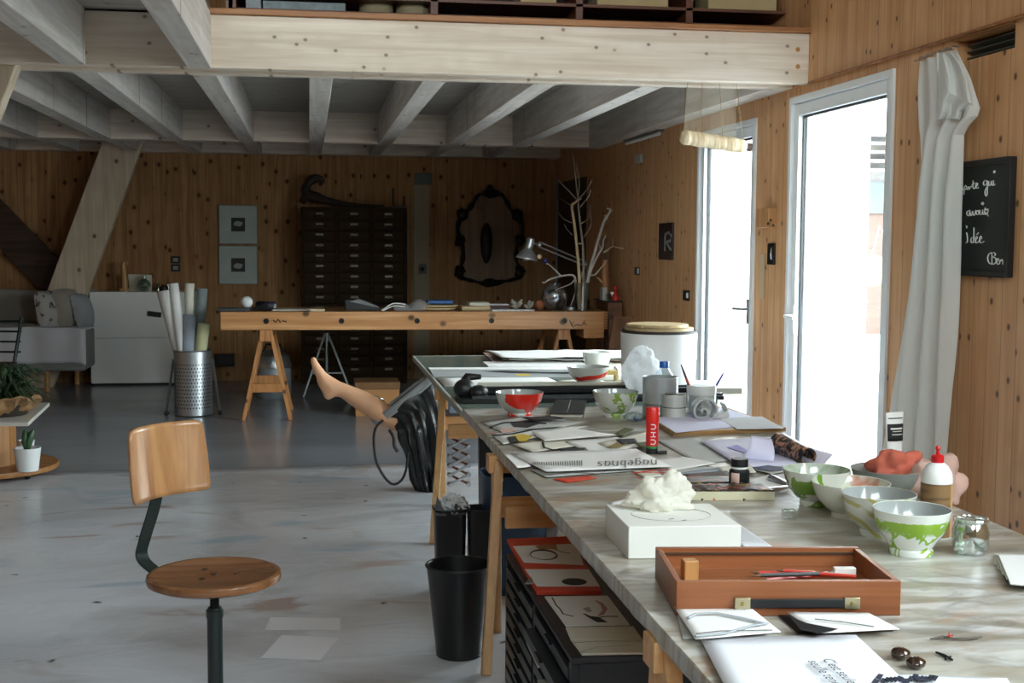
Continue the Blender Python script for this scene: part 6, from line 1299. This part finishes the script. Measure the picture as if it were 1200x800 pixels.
# hanging wall bits between the doors
def wallbox(name, label, cat, x0, y0, x1, y1, dp, mat, group=None, X=WX, bev=.003):
    a_, b_ = at(x0, y0, X=X), at(x1, y1, X=X); zt_, zb2 = at((x0+x1)/2, y0, X=X).z, at((x0+x1)/2, y1, X=X).z
    ya, yb = sorted((a_.y, b_.y)); return solo(MB().bb(X-dp, X-.002, ya, yb, zb2, zt_), name, mat, label, cat, group, org=(X, (ya+yb)/2, zb2), bev=bev)
o = wallbox('wooden_shelf_block', 'carved pale wooden block hung on the wall between the glazed doors', 'block', 896, 244, 910, 267, .05, wood('carved_block', '#d0a070', '#a87646', 'Z', 'Y', 0, 0))
for (x, y) in ((900, 262), (903, 258), (906, 264)): p = at(x, y, X=WX-.052)-o.location; MB().ball((p.x, p.y, p.z), .008, 8, 6).build('knot_hole', DKWOOD, parent=o)
o = wallbox('wall_bracket', 'small black metal bracket below the carved block between the doors', 'bracket', 901.5, 285, 909, 310, .012, BLACKM); a_ = at(905, 297, X=WX-.014)-o.location; MB().tube([a_+Vector((0, .01, -.03)), a_+Vector((-.01, -.008, 0)), a_+Vector((0, .008, .03))], .006, 8).build('chrome_hook', CHROME, parent=o)
wallbox('thin_strip', 'narrow pale strip on the wall beside the far glazed door', 'strip', 892, 297, 896, 350, .006, pm('strip_wood', '#cbb493', .6))
o = wallbox('letter_picture', 'dark framed picture with a pale letter on the far right wall', 'picture', 775, 261, 790, 304, .02, pm('dark_red_brown', '#2e1f1b', .4))
g2 = o.location
for st in ([(779, 294), (779.5, 274), (784, 272.5), (786.5, 276), (785.5, 282), (780, 284)], [(781.5, 284), (786.5, 293)]):
    MB().tube([at(x, y, X=WX-.023)-g2 for x, y in st], .011, 6, flat=.4).build('letter', pm('silver_letter', '#9aa09c', .4, .4), parent=o)
wallbox('wall_sensor', 'small white box high on the far right wall', 'sensor', 748, 181, 754, 191, .03, pm('sensor_grey', '#b5b8b2', .5))
for i, (x0, y0, x1, y1, lb) in enumerate(((745, 313, 750, 322, 'small dark switch left of the letter picture on the right wall'), (802, 340, 808.5, 352, 'black switch with a white key beside the far glazed door'))):
    o = wallbox('light_switch', lb, 'switch', x0, y0, x1, y1, .012, BLACK, 'switches on the right wall'); g2 = o.location; a_ = at((x0+x1)/2, (y0+y1)/2, X=WX-.014)-g2; MB().box(a_, (.006, m_(3, a_+g2)*2, m_(6, a_+g2))).build('rocker', WHITEPL, parent=o)
# ceiling tube lamp along the right wall
a_, b_ = at(733, 165, X=WX-.03), at(774, 153, X=WX-.03); mz = (a_.z+b_.z)/2
o = thing('tube_light', 'unlit slim tube lamp fixed high on the right wall under the loft', 'lamp', (WX, (a_.y+b_.y)/2, mz-.03)); l_ = abs(a_.y-b_.y)/2
MB().bb(-.05, 0, -l_, l_, 0.02, .06).build('housing', pm('housing_grey', '#7b7c74', .5), parent=o, bev=.004); MB().cyl((-.03, -l_+.03, .008), (-.03, l_-.03, .008), .013, 14).build('tube', WHITEPL, parent=o)
# ---- hanging roll with fine net under the front beam
Yh = BMY+.12; a_, b_ = at(797, 160, Y=Yh), at(874, 172, Y=Yh); rr = m_(8.5, a_)
hr = thing('hanging_roll', 'thread-wound cream roll hanging on a fine net from the front beam', 'hanging roll', ((a_.x+b_.x)/2, Yh, (a_.z+b_.z)/2-rr)); g = Vector(hr.location)
d = (b_-a_); n_ = 24; P_ = [a_+d*(i/n_)-g for i in range(n_+1)]
t = NT('wound_thread'); X = t.xyz(); WT = t.done(t.mix(t.step(t.noise(t.sc((40, 4, 4)), 1, 3), .4, .6), lin('#cdbda0'), lin('#b39c7a')), .8, bump=t.noise(t.sc((160, 8, 8)), 1, 2), bs=.4)
MB().tube(P_, [rr*.5 if i == 0 else rr*(.92 if i in (1, n_-1) else .7 if i == n_ else 1+.05*math.sin(i*1.1)) for i in range(n_+1)], 28).build('wound_roll', WT, parent=hr)
e = d.normalized(); MB().tube([b_-g, b_+e*.03-g], [rr*.55, rr*.6], 14).build('core_end', DKWOOD, parent=hr)
s0, s1 = at(806, 112, Y=Yh), at(862, 108, Y=Yh); s0.z = s1.z = BZ0+.035
MB().grid(lambda u, v: ((a_+d*(.06+.8*u))*(1-v)+(s0*(1-u)+s1*u)*v)-g+Vector((0, .01*math.sin(u*9), 0)), 16, 10).build('net', NET, parent=hr)
for (q, s_) in ((a_+d*.05, s0), (b_-d*.03, s1), (a_+d*.3, s0.lerp(s1, .3)), (a_+d*.65, s0.lerp(s1, .65))): MB().tube([q-g, s_-g], .0016, 5).build('cord', pm('cord_tan', '#a58f6a', .8), parent=hr)
# ================================================================== loft shelf
ly = BMY+.35; SW = wood('loft_shelf_wood', '#6e3f28', '#4c2818', 'X', 'Z', 0, 0)
ls = thing('loft_bookcase', 'dark reddish open bookcase standing along the loft edge above the beam', 'bookcase', (0, ly, BZ1+.08)); lz0 = BZ1+.08
xs = [at(x, 12, Y=ly).x for x in (272, 509, 679, 808, 928)]; xs = [xs[0]-1.15, xs[0]]+xs[1:]
xs[0] = -.40
for i, x in enumerate(xs): MB().bb(x-.02, x+.02, 0, .34, 0, 1.0).build('upright', SW, parent=ls, bev=.002)
z1 = at(700, 9, Y=ly).z-lz0
for k, z in enumerate((.0, z1, z1+.36)): MB().bb(xs[0], xs[-1], 0, .34, z, z+.018).build('shelf', SW, parent=ls, bev=.002)
MB().bb(xs[0], xs[-1], .34, .35, 0, 1.0).build('back_panel', pm('loft_back', '#20150f', .7), parent=ls)
CM = pm('cream_card_box', '#b9a67c', .8)
def lbx(x0, x1, zlo, hh, name, mat, lb, cat, group=None, y=.03):
    a_, b_ = at(x0, 10, Y=ly+y).x, at(x1, 10, Y=ly+y).x
    solo(MB().bb(a_, b_, ly+y, ly+y+.25, lz0+zlo, lz0+zlo+hh), name, mat, lb, cat, group, org=((a_+b_)/2, ly+y, lz0+zlo), bev=.003)
zs = z1+.018
lbx(700, 783, zs, .2, 'storage_box', CM, 'cream storage box on the loft bookcase, middle of the three', 'box', 'storage boxes in the loft bookcase'); lbx(830, 910, zs, .18, 'storage_box', CM, 'cream storage box on the loft bookcase, rightmost of the three', 'box', 'storage boxes in the loft bookcase')
lbx(610, 652, zs, .2, 'storage_box', CM, 'cream storage box on the loft bookcase, leftmost of the three', 'box', 'storage boxes in the loft bookcase')
lbx(288, 306, .018, .05, 'magazine_stack', pm('magazine_mix', '#8f979c', .6, var=.25, vs=25), 'short grey stack of magazines on the loft shelf, left', 'magazines'); lbx(308, 405, .018, .045, 'magazine_stack', pm('magazine_mix2', '#7f8a90', .6, var=.3, vs=25), 'long grey stack of magazines on the loft shelf', 'magazines')
for i, (x, lb) in enumerate(((441, 'round beige cushion on the lower loft shelf, left of two'), (484, 'round beige cushion on the lower loft shelf, right of two'))):
    p = at(x, 14, Y=ly+.16); r = m_(20, p)
    solo(MB().lathe([(0, 0), (r*.85, 0), (r, .03), (r, .06), (r*.85, .085), (0, .09)], (p.x, ly+.17, lz0+.02), 32), 'round_cushion', pm('cushion_beige', '#96886c', .9), lb, 'cushion', 'cushions on the loft shelf', org=(p.x, ly+.17, lz0+.02))
# ================================================================== things on the workbench
ang = R(-1.6); bo = wb.location
def bpt(x, back=0.0, z=0):   # point on the bench top under pixel column x, `back` metres behind the front edge
    p = at(x, 362, Y=Yb+back); return Vector((p.x, Yb+back+(p.x-bo.x)*math.tan(ang), BZ+.001+z))
p = bpt(289, .12); r = m_(7, p); bl2 = thing('porcelain_ball', 'white porcelain ball on a small stand at the left of the workbench', 'ball', p)
MB().lathe([(0, 0), (r*.8, 0), (r*.5, r*.3), (r*.4, r*.55), (0, r*.55)], n=20).build('stand', BLACKM, parent=bl2); MB().ball((0, 0, r*1.45), r, 24, 14).build('ball', WHITE, parent=bl2)
p = bpt(274, .1); solo(MB().box((p.x, p.y, p.z+.012), (.26, .16, .022)), 'tool_tray', pm('tool_grey', '#4e5254', .5, .4), 'flat grey metal tray at the left end of the workbench', 'tray', org=p, bev=.004)
p = bpt(322, .15); r = m_(5.2, p); q = p+Vector((0, 0, r)); mb = MB().tube([q+Vector((-.14, .08, 0)), q], [r, r], 24, cap=False); tr_ = solo(mb, 'tape_roll', pm('dark_tape', '#2c2838', .5), 'dark roll of tape lying on its side on the workbench', 'tape roll', org=p, solid=.012, off=-1); MB().tube([Vector((-.01, .006, r)), Vector((.004, -.002, r))], [r*.55, r*.55], 20).build('core', pm('core_grey', '#a9a9a4', .7), parent=tr_)
p = bpt(300, .14); solo(MB().beam((p.x-.03, p.y, p.z+.02), (p.x+.1, p.y-.03, p.z+.02), .03, .03), 'utility_knife', BLACK, 'black utility knife lying between the ball and the tape roll', 'knife', org=p, bev=.004)
p = bpt(372, .03); solo(MB().box((p.x, p.y, p.z+.009), (m_(17, p), .06, .016)), 'wood_strip', pm('pale_wood_strip', '#dcc9a2', .6), 'short pale wood strip on the front edge of the workbench', 'wood strip', org=p)
p = bpt(350, .2); solo(MB().box((p.x, p.y, p.z+.005), (.42, .2, .008)), 'flat_paper', PAPER2, 'thin flat sheets on the workbench behind the wood strip', 'paper', org=p)
p = bpt(425, .22); nb = thing('ring_binder', 'black ring binder lying open on the workbench before the card catalogue', 'binder', p); w_ = m_(20, p)
MB().prism([(-w_, 0, 0), (w_, -.03, 0), (w_, -.03, .03), (-w_*.2, 0, .08), (-w_, 0, .085)], (0, .22, 0)).build('cover', BLACK, parent=nb, bev=.003); MB().prism([(-w_*.8, -.004, .07), (w_*.9, -.034, .02), (w_*.9, -.034, .03), (-w_*.2, -.004, .088)], (0, .2, 0)).build('pages', pm('page_grey', '#8a8c8c', .7), parent=nb)
# crumpled net
p = bpt(478, .18); mb = MB()
def netf(u, v):
    x = (u-.5)*m_(52, p)*.8+.03; a = v*math.pi; h_ = .11*(.55+.45*abs(math.sin(u*6.0+.6)))*(1-.55*(1-u)); return p+Vector((x, -.1*math.cos(a), max(.004, h_*math.sin(a))))
mb.grid(netf, 30, 14); solo(mb, 'crumpled_net', sheer('net_white', '#d6d8da', .55), 'crumpled translucent white net on the middle of the workbench', 'net', org=p)
for i, (k, lb) in enumerate(((0, 'upper white wire loop trailing left from the net'), (1, 'lower white wire loop trailing left from the net'))):
    q0 = bpt(447+2*k, .05); q1 = bpt(475, .1); solo(MB().tube(smooth_path([q0+Vector((0, 0, .004)), q0.lerp(q1, .5)+Vector((0, 0, .06-.02*k)), q1+Vector((0, 0, .05-.02*k))], 6), .005, 6), 'wire_loop', WHITEPL, lb, 'wire', 'white wires by the net', org=q0)
BEND = wood('embroidery_hoop', '#d6bf92', '#b39a6a', 'X', 'Y', 0, 0)
for i, (x, r_, lb) in enumerate(((508, 27, 'round wooden plate at the bottom of the hoop pile on the workbench'), (511, 26, 'round wooden plate second in the hoop pile on the workbench'))):
    p = bpt(x, .25); r = m_(r_, p); solo(MB().lathe([(0, 0), (r*.9, 0), (r, .01), (r, .02), (r*.9, .022), (0, .018)], p+Vector((0, 0, .023*i)), 40), 'wooden_plate', BEND, lb, 'plate', 'wooden plates on the workbench', org=p+Vector((0, 0, .023*i)))
p = bpt(515, .3); solo(MB().box(p+Vector((0, 0, .047+.016)), (m_(30, p), .16, .028)), 'blue_packet', pm('packet_blue', '#3f6fae', .5, var=.2, vs=20), 'blue packet lying on the pile of wooden plates', 'packet', org=p+Vector((0, 0, .047)), bev=.006)
for i, (x, w_, h_, z_, mt_, lb) in enumerate(((556, 34, .035, 0, BEND, 'round-edged wooden slab on the workbench, the lower of two'), (560, 24, .03, .036, PAPER2, 'pale wooden slab stacked on the lower slab on the workbench'))):
    p = bpt(x, .2, z_); solo(MB().box(p+Vector((0, 0, h_/2)), (m_(w_, p), .2, h_)), 'wood_slab', mt_, lb, 'slab', 'wooden slabs on the workbench', org=p, bev=.008)
p = bpt(583, .22); solo(MB().box(p+Vector((0, 0, .022)), (m_(26, p), .16, .04)), 'wine_red_box', pm('wine_red', '#4a1c20', .5), 'flat wine-red box beside the wooden slabs on the workbench', 'box', org=p, bev=.003)
p = bpt(583, .2, .0425); solo(MB().box(p+Vector((0, 0, .004)), (m_(24, p), .14, .007)), 'white_card', PAPER, 'white card lying on the flat wine-red box', 'card', org=p)
p = bpt(600, .04); solo(MB().box(p+Vector((0, 0, .007)), (m_(50, p), .1, .012)), 'white_strip', PAPER, 'long white strip at the front edge of the workbench before the shells', 'strip', org=p)
for i, (x, lb) in enumerate(((604, 'whitish coral piece on the workbench, left one'), (619, 'small whitish coral piece on the workbench beside the orange ball'))):
    p = bpt(x, .2); mb = MB(); rng = random.Random(i+3)
    for k in range(9): a = rng.uniform(0, 6.28); e = Vector((math.cos(a), math.sin(a)*.6, rng.uniform(.3, 1.6))); mb.tube([p+Vector((0, 0, .015)), p+e*.03+Vector((0, 0, .015)), p+e*(.055-.012*i)+Vector((0, 0, .01))], [.012, .014, .008], 8)
    solo(mb, 'coral_piece', pm('coral_white', '#bdb6ac', .8, var=.15, vs=30), lb, 'coral', 'coral pieces on the workbench', org=p)
p = bpt(632, .22); r = m_(5.5, p); solo(MB().ball(p+Vector((0, 0, r)), r, 20, 12, rough=.1), 'orange_ball', pm('terracotta', '#b5714e', .7), 'small orange-brown ball beside the silver glass sphere', 'ball', org=p)
# silver glass sphere vase
p = bpt(649, .2); r = m_(15.5, p); t = NT('mercury_glass'); n_ = t.noise(t.co, 14, 5, 1.0); MG = t.done(t.mix(t.step(n_, .4, .6), lin('#c8ccd0'), lin('#5e6468')), t.ma('ADD', .12, t.ma('MULTIPLY', n_, .2)), .85)
gv = thing('sphere_vase', 'round silvery mottled glass vase on the right of the workbench', 'vase', p); MB().lathe([(0, 0), (r*.5, 0), (r*.85, r*.35), (r, r*.95), (r*.86, r*1.5), (r*.5, r*1.85), (r*.42, r*1.95), (r*.5, r*2.05), (r*.46, r*2.05), (r*.38, r*1.93), (r*.4, r*1.8), (0, r*1.6)], n=48).build('vase_body', MG, parent=gv)
# glass cylinder with branches
p = bpt(681, .18); r = m_(9, p); hv_ = at(681, 331, Y=p.y).z-BZ
cv = thing('cylinder_vase', 'tall clear glass cylinder vase holding bare branches on the workbench', 'vase', p); MB().lathe([(0, 0), (r, 0), (r, hv_), (r-.004, hv_), (r-.004, .012), (0, .012)], n=36).build('vase_glass', glass('vase_glass_mat', '#d2dad8', .5), parent=cv)
BRM = pm('bark_grey', '#a39686', .8, var=.2, vs=20); BRL2 = pm('peeled_branch', '#d9bf92', .6, var=.08); BRW = pm('whitish_branch', '#c2bab0', .75, var=.1, vs=16)
Yv = p.y; base = p+Vector((0, 0, .014))
def branch(label, paths, mat, group='branches in the glass vase', root=None):
    """paths: list of (pixel points, start radius, end radius)"""
    mb = MB()
    for pts, r0, r1 in paths:
        dy = 0
        P_ = [at(x, y, Y=Yv+(q[0] if q else 0)) for x, y, *q in pts]; P_ = smooth_path(P_, 4); n_ = len(P_)
        mb.tube(P_, [r0+(r1-r0)*i/(n_-1) for i in range(n_)], 7)
    return solo(mb, 'bare_branch', mat, label, 'branch', group, org=base)
bz_px = 364
branch('tall thin grey branch reaching highest from the glass vase', [([(684, bz_px), (684, 330), (683, 290), (679, 255), (677, 232), (674, 205), (671, 178)], .013, .003), ([(677, 235), (665, 222, .1), (655, 212, .14), (650, 205, .16)], .007, .002), ([(677, 232), (679, 215), (676, 195), (675, 190)], .006, .002), ([(678, 233), (688, 222, -.1), (694, 210, -.14)], .007, .002), ([(680, 242), (690, 230, -.06), (692, 222, -.06)], .006, .002), ([(681, 262), (690, 255, .05), (692, 240, .08), (693, 248)], .005, .002), ([(684, 278), (693, 262, .06), (691, 240, .1)], .005, .002), ([(673, 242), (664, 238, .08), (657, 233, .1)], .004, .0015), ([(670, 261), (660, 256, .05), (653, 247, .08)], .004, .0015), ([(670, 275), (664, 268), (661, 262)], .004, .0015)], BRM)
branch('pale peeled crooked branch with a hooked top in the glass vase', [([(680, bz_px), (679, 330), (677, 300), (673, 262), (670, 242), (673, 238), (681, 232)], .015, .009), ([(678, 285), (682, 286)], .007, .004)], BRL2)
branch('straight pale branch slanting up to the right with a knotty end', [([(685, bz_px), (688, 330), (697, 295), (707, 262), (714, 249)], .016, .01), ([(714, 250), (716, 246), (711, 244)], .012, .008), ([(712, 258), (708, 252)], .005, .002)], BRW)
branch('whitish forked branch in the vase bearing the wooden propellers', [([(686, bz_px), (690, 325), (699, 302), (706, 290), (707, 282), (710, 276)], .013, .005), ([(690, 322), (697, 322), (703, 315), (711, 307)], .009, .003), ([(700, 300), (704, 292), (700, 283)], .006, .003)], BRW)
branch('low whitish branch from the vase pointing left over the silver sphere', [([(678, bz_px), (675, 335), (672, 323), (660, 323, -.05), (645, 327, -.1), (638, 331, -.12), (636, 330, -.12)], .012, .006), ([(657, 323, -.06), (649, 315, -.08), (642, 309, -.1), (640, 310, -.1)], .008, .003), ([(673, 328), (668, 333, -.03), (655, 338, -.06), (650, 341, -.08)], .007, .002)], BRW)
# little wooden blossoms/propellers clipped on the branches
Yp = Yv-.05
for i, (hub, tips, lb) in enumerate((((718, 288.5), ((707, 296), (732, 292), (718, 279)), 'three-armed pale wooden propeller hanging from the vase branches, the upper'), ((699, 324), ((706, 331),), 'single pale wooden paddle hanging from the vase branches, the lower'))):
    h0 = at(*hub, Y=Yp); o = thing('wooden_propeller', lb, 'propeller', h0, group='wooden propellers on the branches')
    for k, tp_ in enumerate(tips):
        e = at(*tp_, Y=Yp)-h0; thin = (k == 2); MB().tube([Vector((0, 0, 0)), e*.6, e*.95, e], [.006, .006 if thin else .014, .004 if thin else .018, .002 if thin else .012], 10, flat=.5).build('blade', BRL2, parent=o)
for (x, y, r_, c_, lb) in ((632, 300.5, 3, BRL2, 'tiny pale wooden bead near the lamp shade'), (639, 305.5, 3.2, pm('bead_navy', '#2b2c6a', .3), 'tiny dark blue bead at the tip of the low branch')): p = at(x, y, Y=Yp); solo(MB().ball(p, m_(r_, p), 12, 8), 'bead', c_, lb, 'bead', org=p)
# articulated lamp
pb = bpt(668, .3); Yl = pb.y; la = thing('desk_lamp', 'silver articulated desk lamp on the workbench pointing left', 'lamp', pb); g = Vector(pb)
LM = pm('lamp_silver', '#b6babc', .3, .7)
MB().lathe([(0, 0), (.08, 0), (.08, .02), (.02, .03), (0, .03)], n=28).build('base', LM, parent=la)
e1 = at(686, 310, Y=Yl)-g; e2 = at(632, 286.5, Y=Yl-.1)-g
for dz in (0, .035):
    MB().tube([Vector((0.0, -.0, .03)), e1+Vector((0, 0, dz-.02))], .006, 8).build('lower_arm', LM, parent=la); MB().tube([e1+Vector((0, 0, dz-.01)), e2+Vector((0, 0, dz*1.2-.02))], .0065, 8).build('upper_arm', LM, parent=la)
MB().ball(e1, .02, 12, 8).ball(e2, .022, 12, 8).build('joint', LM, parent=la)
hc = at(617, 303, Y=Yl-.12)-g; k_ = m_(1, at(617, 303, Y=Yl)); rot = Matrix.Rotation(R(-14), 3, 'Y') 
rot = Matrix.Rotation(R(12), 3, 'Y')
MB().lathe([(12.5*k_, 0), (12*k_, 2*k_), (9.5*k_, 7*k_), (6*k_, 11*k_), (4.6*k_, 13*k_), (4.4*k_, 15*k_), (4.2*k_, 24*k_), (3*k_, 25.5*k_), (0, 25.5*k_)], hc+Vector((0, 0, -1*k_)), 36, rot=rot, cap=False).build('shade', LM, parent=la, solid=.002); MB().ball(hc+Vector((0, 0, 3*k_)), 5.5*k_, 16, 10).build('bulb', WHITEPL, parent=la); MB().tube([e2, hc+rot @ Vector((0, 0, 19*k_))], .008, 8).build('neck', LM, parent=la)
# ---- side shelf along the right wall
sy = Yb-.02; zt_ = at(740, 352.5, Y=sy).z; xl_ = wb.location.x+L2+.05
sh = thing('side_console', 'brown wooden console with a black top by the right wall behind the workbench', 'console', ((xl_+WX-.03)/2, sy, 0)); w_ = (WX-.03-xl_)/2; hz = at(730, 374, Y=sy).z; sh['label'] = 'narrow brown wooden console with a black top between the workbench and the right wall'
CNW = wood('console_wood', '#8a5a3a', '#64402a', 'X', 'Z', 0, .4)
MB().bb(-w_, w_, 0, .45, hz, zt_-.012).build('drawer_box', CNW, parent=sh, bev=.003); MB().bb(-w_-.02, w_, -.01, .46, zt_-.012, zt_).build('worktop', BLACKM, parent=sh)
for (x, y) in ((-w_+.03, .03), (w_-.03, .03), (-w_+.03, .42), (w_-.03, .42)): MB().bb(x-.02, x+.02, y-.02, y+.02, 0, hz).build('leg', CNW, parent=sh)
def onsh(x, back=.1): return Vector((xl_+(WX-.07-xl_)*(x-700)/52, sy+back, zt_))
p = onsh(750, .06); k = m_(1, p); solo(MB().lathe([(0, 0), (4.5*k, 0), (4.8*k, 3*k), (4*k, 6*k), (2*k, 8.5*k), (1.6*k, 11*k), (2.8*k, 13*k), (2.6*k, 15.5*k), (1*k, 18*k), (0, 18*k)], p, 24), 'red_bottle', pm('bottle_red', '#c2241f', .35), 'red bottle shaped with a bulb top at the right of the console', 'bottle', org=p)
p = onsh(742, .08); solo(MB().tube([p+Vector((.03, 0, 0)), p+Vector((-.02, 0, .07))], [.035, .01], 10), 'white_shell', WHITEPL, 'white cone-shaped object beside the red bottle on the console', 'cone', org=p)
p = onsh(716, .2); solo(MB().cyl(p, p+Vector((.0, .05, m_(46, p))), .035, 14), 'wooden_club', wood('club_wood', '#b57c4e', '#8c5a34', 'Z', 'X', 0, 0), 'tall round wooden post standing on the console', 'post', org=p)
p = onsh(726, .3); solo(MB().beam(p+Vector((0, .0, 0)), p+Vector((.04, .1, m_(72, p))), .05, .02), 'leaning_board', wood('board_dark', '#75502f', '#523620', 'Z', 'X', 0, 0), 'narrow dark board leaning on the right wall behind the console things', 'board', org=p)
for i, (x, w2_, h2_, mt_, lb) in enumerate(((699, 2.6, 15, PAPER3, 'grey upright card box at the left of the console'), (711, 5, 8, GLASSW, 'low glass jar on the console, left of three'), (722, 6, 9, GLASSW, 'low glass jar on the console, middle of three'), (730, 5, 7, GLASSW, 'low glass jar on the console, right of three'))):
    p = onsh(x, .12+.02*i); k = m_(1, p); mb = MB().lathe([(0, 0), (w2_*k/1.3, 0), (w2_*k/1.3, h2_*k), (w2_*k/1.6, h2_*k), (w2_*k/1.6, .01), (0, .01)], p, 20) if i else MB().bb(p.x-w2_*k, p.x+w2_*k, p.y, p.y+.1, p.z, p.z+h2_*k)
    solo(mb, 'glass_jar' if i else 'card_file', mt_, lb, 'jar' if i else 'file box', 'glass jars on the console' if i else None, org=p)
# dark board leaning beside the drum, behind the tables
a_ = at(700, 415, Y=sy-.9); zt2 = at(726, 372, Y=sy-.7).z
solo(MB().prism([(at(700, 420, Y=sy-.9).x, sy-.9, 0), (at(742, 420, Y=sy-.9).x, sy-.9, 0), (at(742, 400, Y=sy-.7).x, sy-.62, zt2), (at(722, 400, Y=sy-.7).x, sy-.62, zt2)], (0, .03, 0)), 'brown_board', wood('panel_brown', '#7a5230', '#573820', 'Z', 'X', 0, 0), 'brown wooden board standing on the floor left of the white drum', 'board', org=(a_.x, sy-.9, 0))
# clutter under the right end of the bench
for i, (x, h_, w2_, mt_, lb) in enumerate(((662, .3, .12, pm('moss_tin', '#4d5140', .5), 'dark green canister on the floor under the right end of the bench'), (682, .36, .2, BLACKM, 'black crate on the floor under the right end of the bench'))):
    p = at(x, 440, Y=Yb+.9); solo(MB().lathe([(0, 0), (w2_, 0), (w2_, h_), (w2_*.9, h_+.02), (0, h_+.02)], (p.x, Yb+1.0+.15*i, 0), 24 if i == 0 else 4), 'floor_canister' if i == 0 else 'floor_crate', mt_, lb, 'canister' if i == 0 else 'crate', org=(p.x, Yb+1.0+.15*i, 0))
